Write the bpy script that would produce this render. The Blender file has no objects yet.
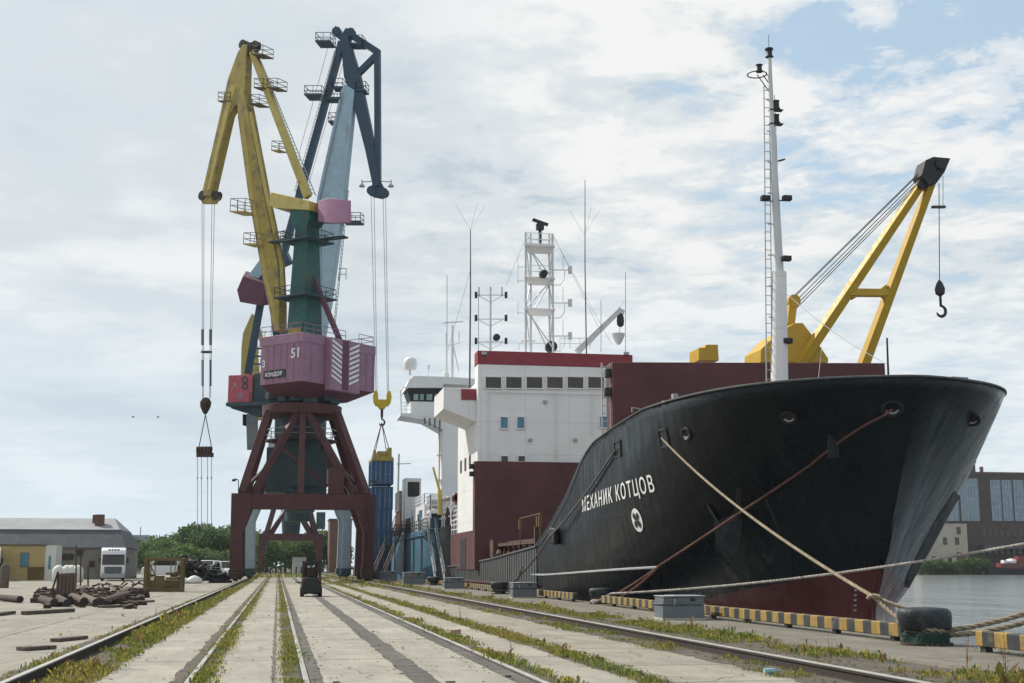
import bpy, bmesh, math, random
import numpy as np
from mathutils import Vector, Matrix, noise as mnoise
S = bpy.context.scene
COL = S.collection
R = math.radians
V = Vector
random.seed(7); np.random.seed(7)

# ------------------------------------------------------------------ camera
F = 1300.0; CAMH = 1.6
PITCH = math.atan(224 / F)
YAW = math.atan(234.5 * math.cos(PITCH) / F)
cd = bpy.data.cameras.new('camera'); cam = bpy.data.objects.new('camera', cd); COL.objects.link(cam)
cam.location = (0, 0, CAMH)
cam.rotation_euler = (R(90) + PITCH, 0, -YAW)
cd.sensor_width = 36; cd.lens = 36 * F / 1024
cd.clip_start = 0.1; cd.clip_end = 6000
S.camera = cam

# ------------------------------------------------------------------ light
SUN_EL = R(44); SUN_AZ = R(-48)            # azimuth from +Y towards +X
w = bpy.data.worlds.new('World'); S.world = w; w.use_nodes = True
nt = w.node_tree; N = nt.nodes; L = nt.links; N.clear()
def nd(t, **kw):
    n = N.new(t)
    for k, v in kw.items():
        if k in n.inputs.keys() if isinstance(k, str) else False: n.inputs[k].default_value = v
        else: setattr(n, k, v)
    return n
sky = nd('ShaderNodeTexSky'); sky.sky_type = 'NISHITA'; sky.sun_disc = False
sky.sun_elevation = SUN_EL; sky.sun_rotation = SUN_AZ; sky.air_density = 1.0; sky.dust_density = 1.6; sky.ozone_density = 1.6
tc = nd('ShaderNodeTexCoord'); sep = nd('ShaderNodeSeparateXYZ'); L.new(tc.outputs['Generated'], sep.inputs[0])
def math_(op, a, b=None, c=None, clamp=False):
    n = N.new('ShaderNodeMath'); n.operation = op; n.use_clamp = clamp
    for i, x in enumerate((a, b, c)):
        if x is None: continue
        if isinstance(x, (int, float)): n.inputs[i].default_value = x
        else: L.new(x, n.inputs[i])
    return n.outputs[0]
zc = math_('ADD', math_('MAXIMUM', sep.outputs[2], 0.0), 0.10)
cx = math_('DIVIDE', sep.outputs[0], zc); cy = math_('DIVIDE', sep.outputs[1], zc)
cmb = nd('ShaderNodeCombineXYZ'); L.new(cx, cmb.inputs[0]); L.new(cy, cmb.inputs[1])
def noise(vec, scale, detail, rough, off=(0, 0, 0), sc=(1, 1, 1), rot=0, dist=0.0):
    mp = N.new('ShaderNodeMapping'); mp.inputs['Location'].default_value = off; mp.inputs['Scale'].default_value = sc; mp.inputs['Rotation'].default_value = (0, 0, rot)
    L.new(vec, mp.inputs[0])
    n = N.new('ShaderNodeTexNoise'); n.inputs['Scale'].default_value = scale; n.inputs['Detail'].default_value = detail; n.inputs['Roughness'].default_value = rough
    n.inputs['Distortion'].default_value = dist
    L.new(mp.outputs[0], n.inputs['Vector']); return n.outputs['Fac']
def ramp(fac, stops, interp='EASE'):
    r = N.new('ShaderNodeValToRGB'); r.color_ramp.interpolation = interp
    e = r.color_ramp.elements
    while len(e) < len(stops): e.new(0.5)
    for i, (p, c) in enumerate(stops):
        e[i].position = p; e[i].color = (c, c, c, 1) if isinstance(c, (int, float)) else (*c, 1)
    L.new(fac, r.inputs[0]); return r.outputs[0]
big = noise(cmb.outputs[0], 0.50, 5, 0.55, off=(3.1, 1.3, 0), dist=0.3)
fine = noise(cmb.outputs[0], 2.6, 10, 0.64, off=(1.2, 5.7, 0), rot=R(25), dist=0.35)
puff = noise(cmb.outputs[0], 5.5, 8, 0.62, off=(7.7, 0.4, 0), rot=R(-15), dist=0.3)
def sstep(v, a0, a1):
    n = N.new('ShaderNodeMapRange'); n.interpolation_type = 'SMOOTHSTEP'; n.inputs[1].default_value = a0; n.inputs[2].default_value = a1; L.new(v, n.inputs[0]); return n.outputs[0]
def mixv(f, p, q):
    n = N.new('ShaderNodeMixRGB')
    if isinstance(f, (int, float)): n.inputs[0].default_value = f
    else: L.new(f, n.inputs[0])
    for i, v in ((1, p), (2, q)):
        if isinstance(v, tuple): n.inputs[i].default_value = (*v, 1)
        else: L.new(v, n.inputs[i])
    return n.outputs[0]
# thin overcast to the left of the harbour, broken altocumulus to the right
rightness = sstep(sep.outputs[0], 0.12, 0.44)
height = sstep(sep.outputs[2], 0.05, 0.36)
openness = math_('MULTIPLY', rightness, math_('ADD', math_('MULTIPLY', height, 0.75), 0.25))
cov = math_('ADD', math_('ADD', math_('MULTIPLY', fine, 0.62), math_('MULTIPLY', puff, 0.46)), math_('MULTIPLY', big, 0.12))
cov = math_('SUBTRACT', math_('ADD', cov, 0.17), math_('MULTIPLY', openness, 0.29))
mask = ramp(cov, [(0.475, 0.0), (0.532, 0.6), (0.60, 1.0)])
soft = noise(cmb.outputs[0], 0.9, 6, 0.5, off=(9.2, 2.2, 0), rot=R(20), dist=0.3)
tex = math_('ADD', math_('MULTIPLY', fine, 0.5), math_('MULTIPLY', puff, 0.5))
c_left = ramp(math_('ADD', math_('MULTIPLY', soft, 0.72), math_('MULTIPLY', tex, 0.28)), [(0.36, (0.46, 0.525, 0.58)), (0.48, (0.59, 0.645, 0.685)), (0.60, (0.77, 0.79, 0.80))])
c_right = ramp(math_('ADD', math_('MULTIPLY', tex, 0.75), math_('MULTIPLY', soft, 0.25)), [(0.41, (0.48, 0.56, 0.62)), (0.475, (0.65, 0.695, 0.72)), (0.55, (0.81, 0.815, 0.81))])
ccol = mixv(sstep(sep.outputs[0], -0.05, 0.25), c_left, c_right)
skymul = N.new('ShaderNodeVectorMath'); skymul.operation = 'SCALE'; L.new(sky.outputs[0], skymul.inputs[0]); skymul.inputs['Scale'].default_value = 0.115
hz = mixv(ramp(sep.outputs[2], [(0.0, 0.9), (0.12, 0.72), (0.34, 0.60)]), skymul.outputs[0], (0.56, 0.72, 0.83))
hcl = mixv(ramp(sep.outputs[2], [(0.0, 0.85), (0.10, 0.45), (0.24, 0.0)]), ccol, (0.66, 0.77, 0.84))
mx = mixv(mask, hz, hcl)
# brighter cloud towards the sun
sdn = N.new('ShaderNodeVectorMath'); sdn.operation = 'DOT_PRODUCT'; L.new(tc.outputs['Generated'], sdn.inputs[0])
sdn.inputs[1].default_value = (math.sin(SUN_AZ) * math.cos(SUN_EL), math.cos(SUN_AZ) * math.cos(SUN_EL), math.sin(SUN_EL))
glow = math_('ADD', math_('MULTIPLY', math_('POWER', math_('MAXIMUM', sdn.outputs['Value'], 0.0), 5.0), 0.20), 1.02)
sc10 = N.new('ShaderNodeVectorMath'); sc10.operation = 'SCALE'; L.new(mx, sc10.inputs[0]); L.new(math_('MULTIPLY', glow, 10.0), sc10.inputs['Scale'])
bg = nd('ShaderNodeBackground'); L.new(sc10.outputs[0], bg.inputs[0]); bg.inputs[1].default_value = 0.1
wo = nd('ShaderNodeOutputWorld'); L.new(bg.outputs[0], wo.inputs[0])

sl = bpy.data.lights.new('sun', 'SUN'); sl.energy = 4.7; sl.angle = R(0.5); sl.color = (1.0, 0.94, 0.83)
so = bpy.data.objects.new('sun', sl); COL.objects.link(so)
sd = V((math.sin(SUN_AZ) * math.cos(SUN_EL), math.cos(SUN_AZ) * math.cos(SUN_EL), math.sin(SUN_EL)))
so.rotation_euler = sd.to_track_quat('Z', 'Y').to_euler(); so.location = (0, 0, 60)
vs = S.view_settings; vs.view_transform = 'Standard'; vs.look = 'None'; vs.exposure = 0.12; vs.gamma = 1.0; vs.use_curve_mapping = False

# ------------------------------------------------------------------ survey helpers (pixel of the photo + a known plane -> metres)
_fw = V((math.sin(YAW) * math.cos(PITCH), math.cos(YAW) * math.cos(PITCH), math.sin(PITCH)))
_rt = V((math.cos(YAW), -math.sin(YAW), 0)); _up = _rt.cross(_fw)
def ray(x, y): return _fw * F + _rt * (x - 512) + _up * (341.5 - y)
C0 = V((0, 0, CAMH))
def onY(x, y, Y): d = ray(x, y); return C0 + d * (Y / d.y)
def onX(x, y, X): d = ray(x, y); return C0 + d * (X / d.x)
def onZ(x, y, Z=0.0): d = ray(x, y); return C0 + d * ((Z - CAMH) / d.z)
def onP(x, y, p0, n): d = ray(x, y); return C0 + d * ((V(p0) - C0).dot(n) / d.dot(n))

# ------------------------------------------------------------------ materials
MATS = {}
def mat(name, col, rough=0.6, metal=0.0, var=0.18, vscale=1.2, rust=0.0, rustcol=(0.10, 0.045, 0.025), streak=False, bump=0.15, bscale=18.0, spec=0.4, dirt=None, rscale=0.9, seam=None):
    if name in MATS: return MATS[name]
    m = bpy.data.materials.new(name); m.use_nodes = True; MATS[name] = m
    t = m.node_tree; n = t.nodes; l = t.links
    p = n['Principled BSDF']; p.inputs['Roughness'].default_value = rough; p.inputs['Metallic'].default_value = metal
    p.inputs['Specular IOR Level'].default_value = spec
    tcx = n.new('ShaderNodeTexCoord')
    def nz(scale, detail=5, rg=0.55, sc=(1, 1, 1), off=(0, 0, 0)):
        mp = n.new('ShaderNodeMapping'); mp.inputs['Scale'].default_value = sc; mp.inputs['Location'].default_value = off; l.new(tcx.outputs['Object'], mp.inputs[0])
        a = n.new('ShaderNodeTexNoise'); a.inputs['Scale'].default_value = scale; a.inputs['Detail'].default_value = detail; a.inputs['Roughness'].default_value = rg
        l.new(mp.outputs[0], a.inputs['Vector']); return a.outputs['Fac']
    def rmp(f, a, b, c0=0.0, c1=1.0):
        r = n.new('ShaderNodeMapRange'); r.inputs[1].default_value = a; r.inputs[2].default_value = b; r.inputs[3].default_value = c0; r.inputs[4].default_value = c1; l.new(f, r.inputs[0]); return r.outputs[0]
    def mixc(f, a, b):
        x = n.new('ShaderNodeMixRGB'); l.new(f, x.inputs[0])
        for i, q in ((1, a), (2, b)):
            if isinstance(q, tuple): x.inputs[i].default_value = (*q, 1)
            else: l.new(q, x.inputs[i])
        return x.outputs[0]
    c = tuple(col)
    lo = tuple(x * (1 - var) for x in c); hi = tuple(min(1, x * (1 + var * 0.7)) for x in c)
    cc = mixc(rmp(nz(vscale), 0.3, 0.7), lo, hi)
    cc = mixc(rmp(nz(vscale * 9, 4, 0.7), 0.35, 0.75, 0, 0.5), cc, tuple(x * (1 - var * 0.9) for x in c))
    if dirt: cc = mixc(rmp(nz(0.5, 7, 0.65, off=(4, 2, 1)), 0.48, 0.72, 0, dirt[1]), cc, dirt[0])
    if rust > 0:
        f = nz(rscale, 8, 0.68, sc=(1, 1, 0.16) if streak else (1, 1, 1), off=(7, 3, 5))
        cc = mixc(rmp(f, 0.66 - rust * 0.3, 0.74 - rust * 0.2, 0, 0.85), cc, rustcol)
    sm = None
    if seam:
        sx = n.new('ShaderNodeSeparateXYZ'); l.new(tcx.outputs['Object'], sx.inputs[0])
        def mth(op, a, b_):
            q = n.new('ShaderNodeMath'); q.operation = op
            for i, v in enumerate((a, b_)):
                if isinstance(v, (int, float)): q.inputs[i].default_value = v
                else: l.new(v, q.inputs[i])
            return q.outputs[0]
        hor = mth('ADD', sx.outputs[0], mth('MULTIPLY', sx.outputs[1], 1.0))
        fz = mth('ABSOLUTE', mth('SUBTRACT', mth('FRACT', mth('DIVIDE', sx.outputs[2], seam[1]), 0), 0.5), 0)
        fx = mth('ABSOLUTE', mth('SUBTRACT', mth('FRACT', mth('DIVIDE', hor, seam[0]), 0), 0.5), 0)
        sm = mth('MAXIMUM', rmp(fz, 0.5 - 0.04 / seam[1], 0.5 - 0.015 / seam[1]), rmp(fx, 0.5 - 0.04 / seam[0], 0.5 - 0.015 / seam[0]))
        cc = mixc(mth('MULTIPLY', sm, 0.28), cc, tuple(x * 0.45 for x in c))
    l.new(cc, p.inputs['Base Color'])
    if bump > 0:
        b = n.new('ShaderNodeBump'); b.inputs['Strength'].default_value = bump; b.inputs['Distance'].default_value = 0.02
        l.new(nz(bscale, 4, 0.6), b.inputs['Height']); l.new(b.outputs[0], p.inputs['Normal'])
    rr = rmp(nz(vscale * 3, 4), 0.3, 0.7, max(0.02, rough - 0.1), min(1, rough + 0.12)); l.new(rr, p.inputs['Roughness'])
    return m
def M(n): return MATS[n]
mat('concrete_plain', (0.40, 0.385, 0.35), 0.85, var=0.16, dirt=((0.22, 0.20, 0.175), 0.5))
mat('gravel', (0.105, 0.09, 0.07), 0.95, var=0.45, vscale=2.5, bump=1.0, bscale=30, dirt=((0.085, 0.07, 0.05), 0.8))
mat('asphalt_fill', (0.10, 0.094, 0.085), 0.95, var=0.55, vscale=3, bump=1.0, bscale=26, dirt=((0.17, 0.155, 0.13), 0.8))
mat('rail_side', (0.035, 0.026, 0.022), 0.8, var=0.3)
mat('rail_top', (0.42, 0.41, 0.39), 0.42, 0.35, var=0.15)
mat('crane_maroon', (0.072, 0.021, 0.023), 0.6, var=0.3, rust=0.32, rustcol=(0.04, 0.018, 0.014), streak=True, seam=(3.1, 2.3))
mat('crane_purple', (0.275, 0.15, 0.222), 0.6, var=0.16, rust=0.22, rustcol=(0.11, 0.05, 0.06), streak=True)
mat('crane_lilac', (0.25, 0.12, 0.21), 0.6, var=0.12)
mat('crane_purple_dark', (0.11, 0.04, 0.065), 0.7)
mat('crane_green', (0.018, 0.095, 0.088), 0.55, var=0.25, rust=0.2, streak=True, seam=(97, 2.6))
mat('crane_teal_dark', (0.035, 0.065, 0.075), 0.65, var=0.3)
mat('crane_yellow', (0.34, 0.255, 0.05), 0.55, var=0.25, rust=0.55, rustcol=(0.13, 0.11, 0.06), rscale=0.8, seam=(97, 4.4))
mat('crane_yellow_clean', (0.43, 0.345, 0.10), 0.55, var=0.15, rust=0.1)
mat('crane_ochre', (0.33, 0.25, 0.06), 0.6, var=0.2, rust=0.3, rustcol=(0.12, 0.09, 0.05))
mat('crane_light_blue', (0.30, 0.42, 0.50), 0.5, var=0.15, rust=0.2, rustcol=(0.2, 0.21, 0.2), streak=True, seam=(97, 5.1))
mat('crane_navy', (0.022, 0.054, 0.092), 0.5, var=0.2)
mat('crane_grey_blue', (0.30, 0.36, 0.41), 0.6, var=0.15, rust=0.15, streak=True)
mat('crane_pink', (0.42, 0.085, 0.115), 0.6, var=0.2)
mat('platform_brown', (0.13, 0.085, 0.05), 0.7)
mat('white_paint', (0.72, 0.725, 0.73), 0.5, var=0.05, vscale=0.5, rust=0.04, rustcol=(0.45, 0.38, 0.30), streak=True, bump=0.05, seam=(3.4, 2.45), dirt=((0.60, 0.58, 0.53), 0.35))
mat('white_marking', (0.72, 0.72, 0.72), 0.6, var=0.12)
mat('ship_maroon', (0.092, 0.030, 0.033), 0.6, var=0.3, vscale=0.35, seam=(2.6, 1.9), rust=0.22, rustcol=(0.07, 0.02, 0.018), streak=True)
mat('ship_band_red', (0.23, 0.030, 0.045), 0.5, var=0.1)
mat('ship_yellow', (0.46, 0.285, 0.022), 0.5, var=0.12, rust=0.14, rustcol=(0.30, 0.16, 0.04), streak=True)
mat('ship_blue', (0.045, 0.135, 0.22), 0.55, var=0.3, vscale=0.6, rust=0.22, rustcol=(0.09, 0.10, 0.11), streak=True)
mat('ribbed_grey', (0.075, 0.083, 0.083), 0.6, var=0.25, rust=0.15, streak=True)
mat('galv_grey', (0.33, 0.35, 0.36), 0.5, 0.2, var=0.12)
mat('mast_grey', (0.55, 0.57, 0.58), 0.45, var=0.08)
mat('mast_rusty', (0.42, 0.42, 0.42), 0.5, var=0.1, rust=0.35, rustcol=(0.36, 0.2, 0.06), streak=True, rscale=1.4)
mat('black_metal', (0.018, 0.018, 0.02), 0.5, var=0.25)
mat('dark_window', (0.040, 0.030, 0.021), 0.12, var=0.75, vscale=0.7, bump=0, spec=0.6)  # brown variation paints reflections into the pane colour
mat('blue_window', (0.045, 0.20, 0.28), 0.15, var=0.3, bump=0, spec=0.6)
mat('pale_window', (0.30, 0.42, 0.42), 0.12, var=0.2, bump=0, spec=0.7)
mat('container_blue', (0.025, 0.085, 0.19), 0.55, var=0.2, rust=0.15, streak=True)
mat('container_grey', (0.17, 0.17, 0.16), 0.6, var=0.2, rust=0.2, streak=True)
mat('container_brown', (0.15, 0.055, 0.035), 0.65, var=0.2, rust=0.2, streak=True)
mat('hook_yellow', (0.55, 0.38, 0.02), 0.5, var=0.15, rust=0.15)
mat('rope_tan', (0.30, 0.25, 0.175), 0.95, var=0.45, vscale=6, bump=0.6, bscale=60)
mat('rope_pale', (0.40, 0.37, 0.33), 0.95, var=0.45, vscale=6, bump=0.6, bscale=60)
mat('rope_grey', (0.13, 0.115, 0.10), 0.95, var=0.3, vscale=4, bump=0.6, bscale=60)
mat('rope_brown', (0.15, 0.075, 0.055), 0.95, var=0.35, vscale=4, bump=0.6, bscale=60)
mat('wire_dark', (0.06, 0.06, 0.06), 0.6)
mat('wire_light', (0.30, 0.31, 0.32), 0.6)
mat('rubber', (0.02, 0.021, 0.023), 0.6, var=0.4, vscale=3)
mat('bollard_paint', (0.022, 0.028, 0.034), 0.5, var=0.6, vscale=3, rust=0.35, rustcol=(0.075, 0.065, 0.06), bscale=14, bump=0.9, rscale=2.5)
mat('box_grey', (0.135, 0.155, 0.17), 0.55, var=0.25, rust=0.2, rustcol=(0.10, 0.09, 0.08), streak=True)
mat('rust_steel', (0.085, 0.050, 0.037), 0.85, var=0.4, vscale=2.5, bump=0.5)
mat('rust_dark', (0.05, 0.034, 0.027), 0.85, var=0.45, vscale=2.5, bump=0.5)
mat('cage_mustard', (0.135, 0.10, 0.035), 0.7, var=0.3, rust=0.4)
mat('wood_old', (0.12, 0.098, 0.076), 0.9, var=0.35, vscale=4, bump=0.6)
mat('panel_rust', (0.165, 0.118, 0.102), 0.85, var=0.35, vscale=1.5, rust=0.2, rustcol=(0.09, 0.05, 0.035), streak=True)
mat('brick_block', (0.36, 0.22, 0.17), 0.9, var=0.25, vscale=6)
mat('truck_white', (0.72, 0.74, 0.76), 0.35, var=0.05)
mat('kiosk_yellow', (0.47, 0.36, 0.16), 0.75, var=0.14, vscale=0.6, dirt=((0.28, 0.23, 0.14), 0.6))
mat('kiosk_white', (0.62, 0.62, 0.57), 0.75, var=0.12)
mat('wall_plaster', (0.20, 0.19, 0.17), 0.9, var=0.25, vscale=0.5, dirt=((0.10, 0.095, 0.09), 0.7))
mat('roof_slate', (0.085, 0.095, 0.11), 0.8, var=0.2, vscale=0.5)
mat('roof_pale', (0.27, 0.28, 0.29), 0.8, var=0.2, vscale=0.3)
mat('brick_dark', (0.088, 0.066, 0.06), 0.9, var=0.3, vscale=0.7)
mat('brick_brown', (0.15, 0.085, 0.065), 0.9, var=0.25, vscale=0.4)
mat('cream_plaster', (0.47, 0.43, 0.35), 0.9, var=0.15, vscale=0.3, dirt=((0.3, 0.27, 0.22), 0.5))
mat('glass_facade', (0.16, 0.26, 0.32), 0.08, var=0.35, vscale=0.3, bump=0, spec=0.9)
mat('boat_red', (0.2, 0.03, 0.028), 0.5, var=0.3)
mat('bark', (0.075, 0.06, 0.045), 0.95, var=0.3)
mat('plastic_blue', (0.25, 0.42, 0.50), 0.3)
mat('sack_white', (0.62, 0.62, 0.60), 0.8, var=0.1)
mat('lamp_red', (0.3, 0.02, 0.02), 0.4)
mat('orange', (0.5, 0.16, 0.02), 0.6)
mat('bird_grey', (0.12, 0.12, 0.13), 0.8)
def leafmat(name, col, var=0.35, trans=0.35):
    m = bpy.data.materials.new(name); m.use_nodes = True; MATS[name] = m
    n = m.node_tree.nodes; l = m.node_tree.links; p = n['Principled BSDF']; p.inputs['Roughness'].default_value = 0.7; p.inputs['Specular IOR Level'].default_value = 0.25
    g = n.new('ShaderNodeNewGeometry'); rp = n.new('ShaderNodeMapRange'); rp.inputs[3].default_value = 1 - var; rp.inputs[4].default_value = 1 + var
    l.new(g.outputs['Random Per Island'], rp.inputs[0])
    sc = n.new('ShaderNodeVectorMath'); sc.operation = 'SCALE'; sc.inputs[0].default_value = col; l.new(rp.outputs[0], sc.inputs['Scale'])
    l.new(sc.outputs[0], p.inputs['Base Color'])
    tr = n.new('ShaderNodeBsdfTranslucent'); l.new(sc.outputs[0], tr.inputs[0])
    mxx = n.new('ShaderNodeMixShader'); mxx.inputs[0].default_value = trans
    l.new(p.outputs[0], mxx.inputs[1]); l.new(tr.outputs[0], mxx.inputs[2]); l.new(mxx.outputs[0], n['Material Output'].inputs[0])
leafmat('weed_green', (0.11, 0.155, 0.035), trans=0.5)
leafmat('weed_yellow', (0.27, 0.24, 0.055), trans=0.5)
leafmat('weed_brown', (0.20, 0.13, 0.06), trans=0.3)
leafmat('tree_leaf', (0.075, 0.125, 0.042), trans=0.5)
leafmat('tree_leaf_pale', (0.095, 0.15, 0.05), trans=0.5)
leafmat('bush_leaf', (0.08, 0.14, 0.035), trans=0.5)

# special materials -------------------------------------------------
def nodes_of(name, rough=0.8):
    m = bpy.data.materials.new(name); m.use_nodes = True; MATS[name] = m
    return m, m.node_tree.nodes, m.node_tree.links, m.node_tree.nodes['Principled BSDF']
class NB:
    def __init__(s, n, l): s.n = n; s.l = l; s.tc = n.new('ShaderNodeTexCoord')
    def nz(s, scale, detail=5, rg=0.55, sc=(1, 1, 1), off=(0, 0, 0)):
        mp = s.n.new('ShaderNodeMapping'); mp.inputs['Scale'].default_value = sc; mp.inputs['Location'].default_value = off; s.l.new(s.tc.outputs['Object'], mp.inputs[0])
        a = s.n.new('ShaderNodeTexNoise'); a.inputs['Scale'].default_value = scale; a.inputs['Detail'].default_value = detail; a.inputs['Roughness'].default_value = rg
        s.l.new(mp.outputs[0], a.inputs['Vector']); return a.outputs['Fac']
    def rm(s, f, a, b, c0=0.0, c1=1.0):
        r = s.n.new('ShaderNodeMapRange'); r.inputs[1].default_value = a; r.inputs[2].default_value = b; r.inputs[3].default_value = c0; r.inputs[4].default_value = c1; s.l.new(f, r.inputs[0]); return r.outputs[0]
    def mix(s, f, a, b):
        x = s.n.new('ShaderNodeMixRGB')
        if isinstance(f, (int, float)): x.inputs[0].default_value = f
        else: s.l.new(f, x.inputs[0])
        for i, q in ((1, a), (2, b)):
            if isinstance(q, tuple): x.inputs[i].default_value = (*q, 1)
            else: s.l.new(q, x.inputs[i])
        return x.outputs[0]
    def mt(s, op, a, b=None):
        x = s.n.new('ShaderNodeMath'); x.operation = op
        for i, q in enumerate((a, b)):
            if q is None: continue
            if isinstance(q, (int, float)): x.inputs[i].default_value = q
            else: s.l.new(q, x.inputs[i])
        return x.outputs[0]
    def xyz(s):
        q = s.n.new('ShaderNodeSeparateXYZ'); s.l.new(s.tc.outputs['Object'], q.inputs[0]); return q.outputs
    def bump(s, h, st, dist, p):
        b = s.n.new('ShaderNodeBump'); b.inputs['Strength'].default_value = st; b.inputs['Distance'].default_value = dist; s.l.new(h, b.inputs['Height']); s.l.new(b.outputs[0], p.inputs['Normal'])

def slab_material(name, base, joint_y, joint_x, dark, off=0.0, worn=0.5):
    m, n, l, p = nodes_of(name); b = NB(n, l); p.inputs['Roughness'].default_value = 0.85; p.inputs['Specular IOR Level'].default_value = 0.3
    x, y, z = b.xyz()
    c = b.mix(b.rm(b.nz(0.35, 6, 0.6), 0.3, 0.7), tuple(q * 0.80 for q in base), tuple(q * 1.12 for q in base))
    # every cast slab a slightly different grey
    br = n.new('ShaderNodeTexWhiteNoise'); br.noise_dimensions = '2D'
    cmbn = n.new('ShaderNodeCombineXYZ'); l.new(b.mt('FLOOR', b.mt('DIVIDE', b.mt('ADD', y, off), joint_y)), cmbn.inputs[1]); l.new(b.mt('FLOOR', b.mt('DIVIDE', x, joint_x)), cmbn.inputs[0]); l.new(cmbn.outputs[0], br.inputs['Vector'])
    c = b.mix(b.rm(br.outputs['Value'], 0, 1, 0.0, 0.28), c, tuple(q * 0.72 for q in base))
    c = b.mix(b.rm(b.nz(0.9, 8, 0.7, sc=(1, 0.35, 1), off=(3, 1, 0)), 0.42, 0.62, 0, worn), c, tuple(q * 0.58 for q in base))
    c = b.mix(b.rm(b.nz(14, 6, 0.75), 0.48, 0.70, 0, 0.55), c, tuple(q * 0.52 for q in base)); c = b.mix(b.rm(b.nz(48, 3, 0.6), 0.52, 0.70, 0, 0.5), c, tuple(q * 0.5 for q in base))
    c = b.mix(b.rm(b.nz(5.5, 6, 0.75, off=(8, 8, 0)), 0.60, 0.66, 0, 0.65), c, dark)
    c = b.mix(b.rm(b.nz(3.0, 7, 0.75, sc=(1.0, 0.12, 1), off=(6, 2, 0)), 0.50, 0.66, 0, 0.5), c, tuple(q * 0.48 for q in base))
    c = b.mix(b.rm(b.nz(0.55, 5, 0.6, off=(12, 4, 0)), 0.60, 0.66, 0, 0.35), c, tuple(q * 1.22 for q in base))
    # joints with wobble
    wob = b.mt('MULTIPLY', b.mt('SUBTRACT', b.nz(1.6, 5, 0.7), 0.5), 0.16)
    fy = b.mt('ABSOLUTE', b.mt('SUBTRACT', b.mt('FRACT', b.mt('DIVIDE', b.mt('ADD', b.mt('ADD', y, wob), off), joint_y)), 0.5))
    jy = b.rm(fy, 0.5 - 0.055 / joint_y, 0.5 - 0.02 / joint_y)
    fx = b.mt('ABSOLUTE', b.mt('SUBTRACT', b.mt('FRACT', b.mt('DIVIDE', b.mt('ADD', x, wob), joint_x)), 0.5))
    jx = b.rm(fx, 0.5 - 0.045 / joint_x, 0.5 - 0.02 / joint_x)
    j = b.mt('MULTIPLY', b.mt('MAXIMUM', jy, jx), b.rm(b.nz(1.1, 4, 0.6, off=(1, 9, 0)), 0.3, 0.5, 0.45, 1.0))
    c = b.mix(j, c, dark)
    # cracks
    vo = n.new('ShaderNodeTexVoronoi'); vo.feature = 'DISTANCE_TO_EDGE'; vo.inputs['Scale'].default_value = 0.42
    mpn = n.new('ShaderNodeMapping'); l.new(b.tc.outputs['Object'], mpn.inputs[0])
    ad = n.new('ShaderNodeVectorMath'); ad.operation = 'ADD'; l.new(mpn.outputs[0], ad.inputs[0])
    cn = n.new('ShaderNodeTexNoise'); cn.inputs['Scale'].default_value = 1.3; cn.inputs['Detail'].default_value = 6; l.new(b.tc.outputs['Object'], cn.inputs['Vector']); l.new(cn.outputs['Color'], ad.inputs[1])
    l.new(ad.outputs[0], vo.inputs['Vector'])
    cr = b.mt('MULTIPLY', b.rm(vo.outputs['Distance'], 0.012, 0.003), b.rm(b.nz(0.4, 3), 0.5, 0.56, 0, 0.8))
    c = b.mix(cr, c, dark)
    l.new(c, p.inputs['Base Color'])
    hgt = b.mt('SUBTRACT', b.nz(40, 4, 0.7), b.mt('MULTIPLY', b.mt('MAXIMUM', j, cr), 3.0)); b.bump(hgt, 0.5, 0.015, p)
    return m
slab_material('yard_concrete', (0.31, 0.289, 0.243), 5.2, 6.1, (0.10, 0.085, 0.065), worn=0.6)
slab_material('track_slabs', (0.36, 0.336, 0.283), 6.1, 900.0, (0.095, 0.085, 0.07), off=1.2, worn=0.55)
slab_material('seaside_slabs', (0.315, 0.29, 0.238), 3.05, 900.0, (0.10, 0.085, 0.06), off=0.4, worn=0.7)
slab_material('apron_concrete', (0.205, 0.189, 0.16), 7.0, 900.0, (0.09, 0.08, 0.06), worn=0.7)

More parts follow.
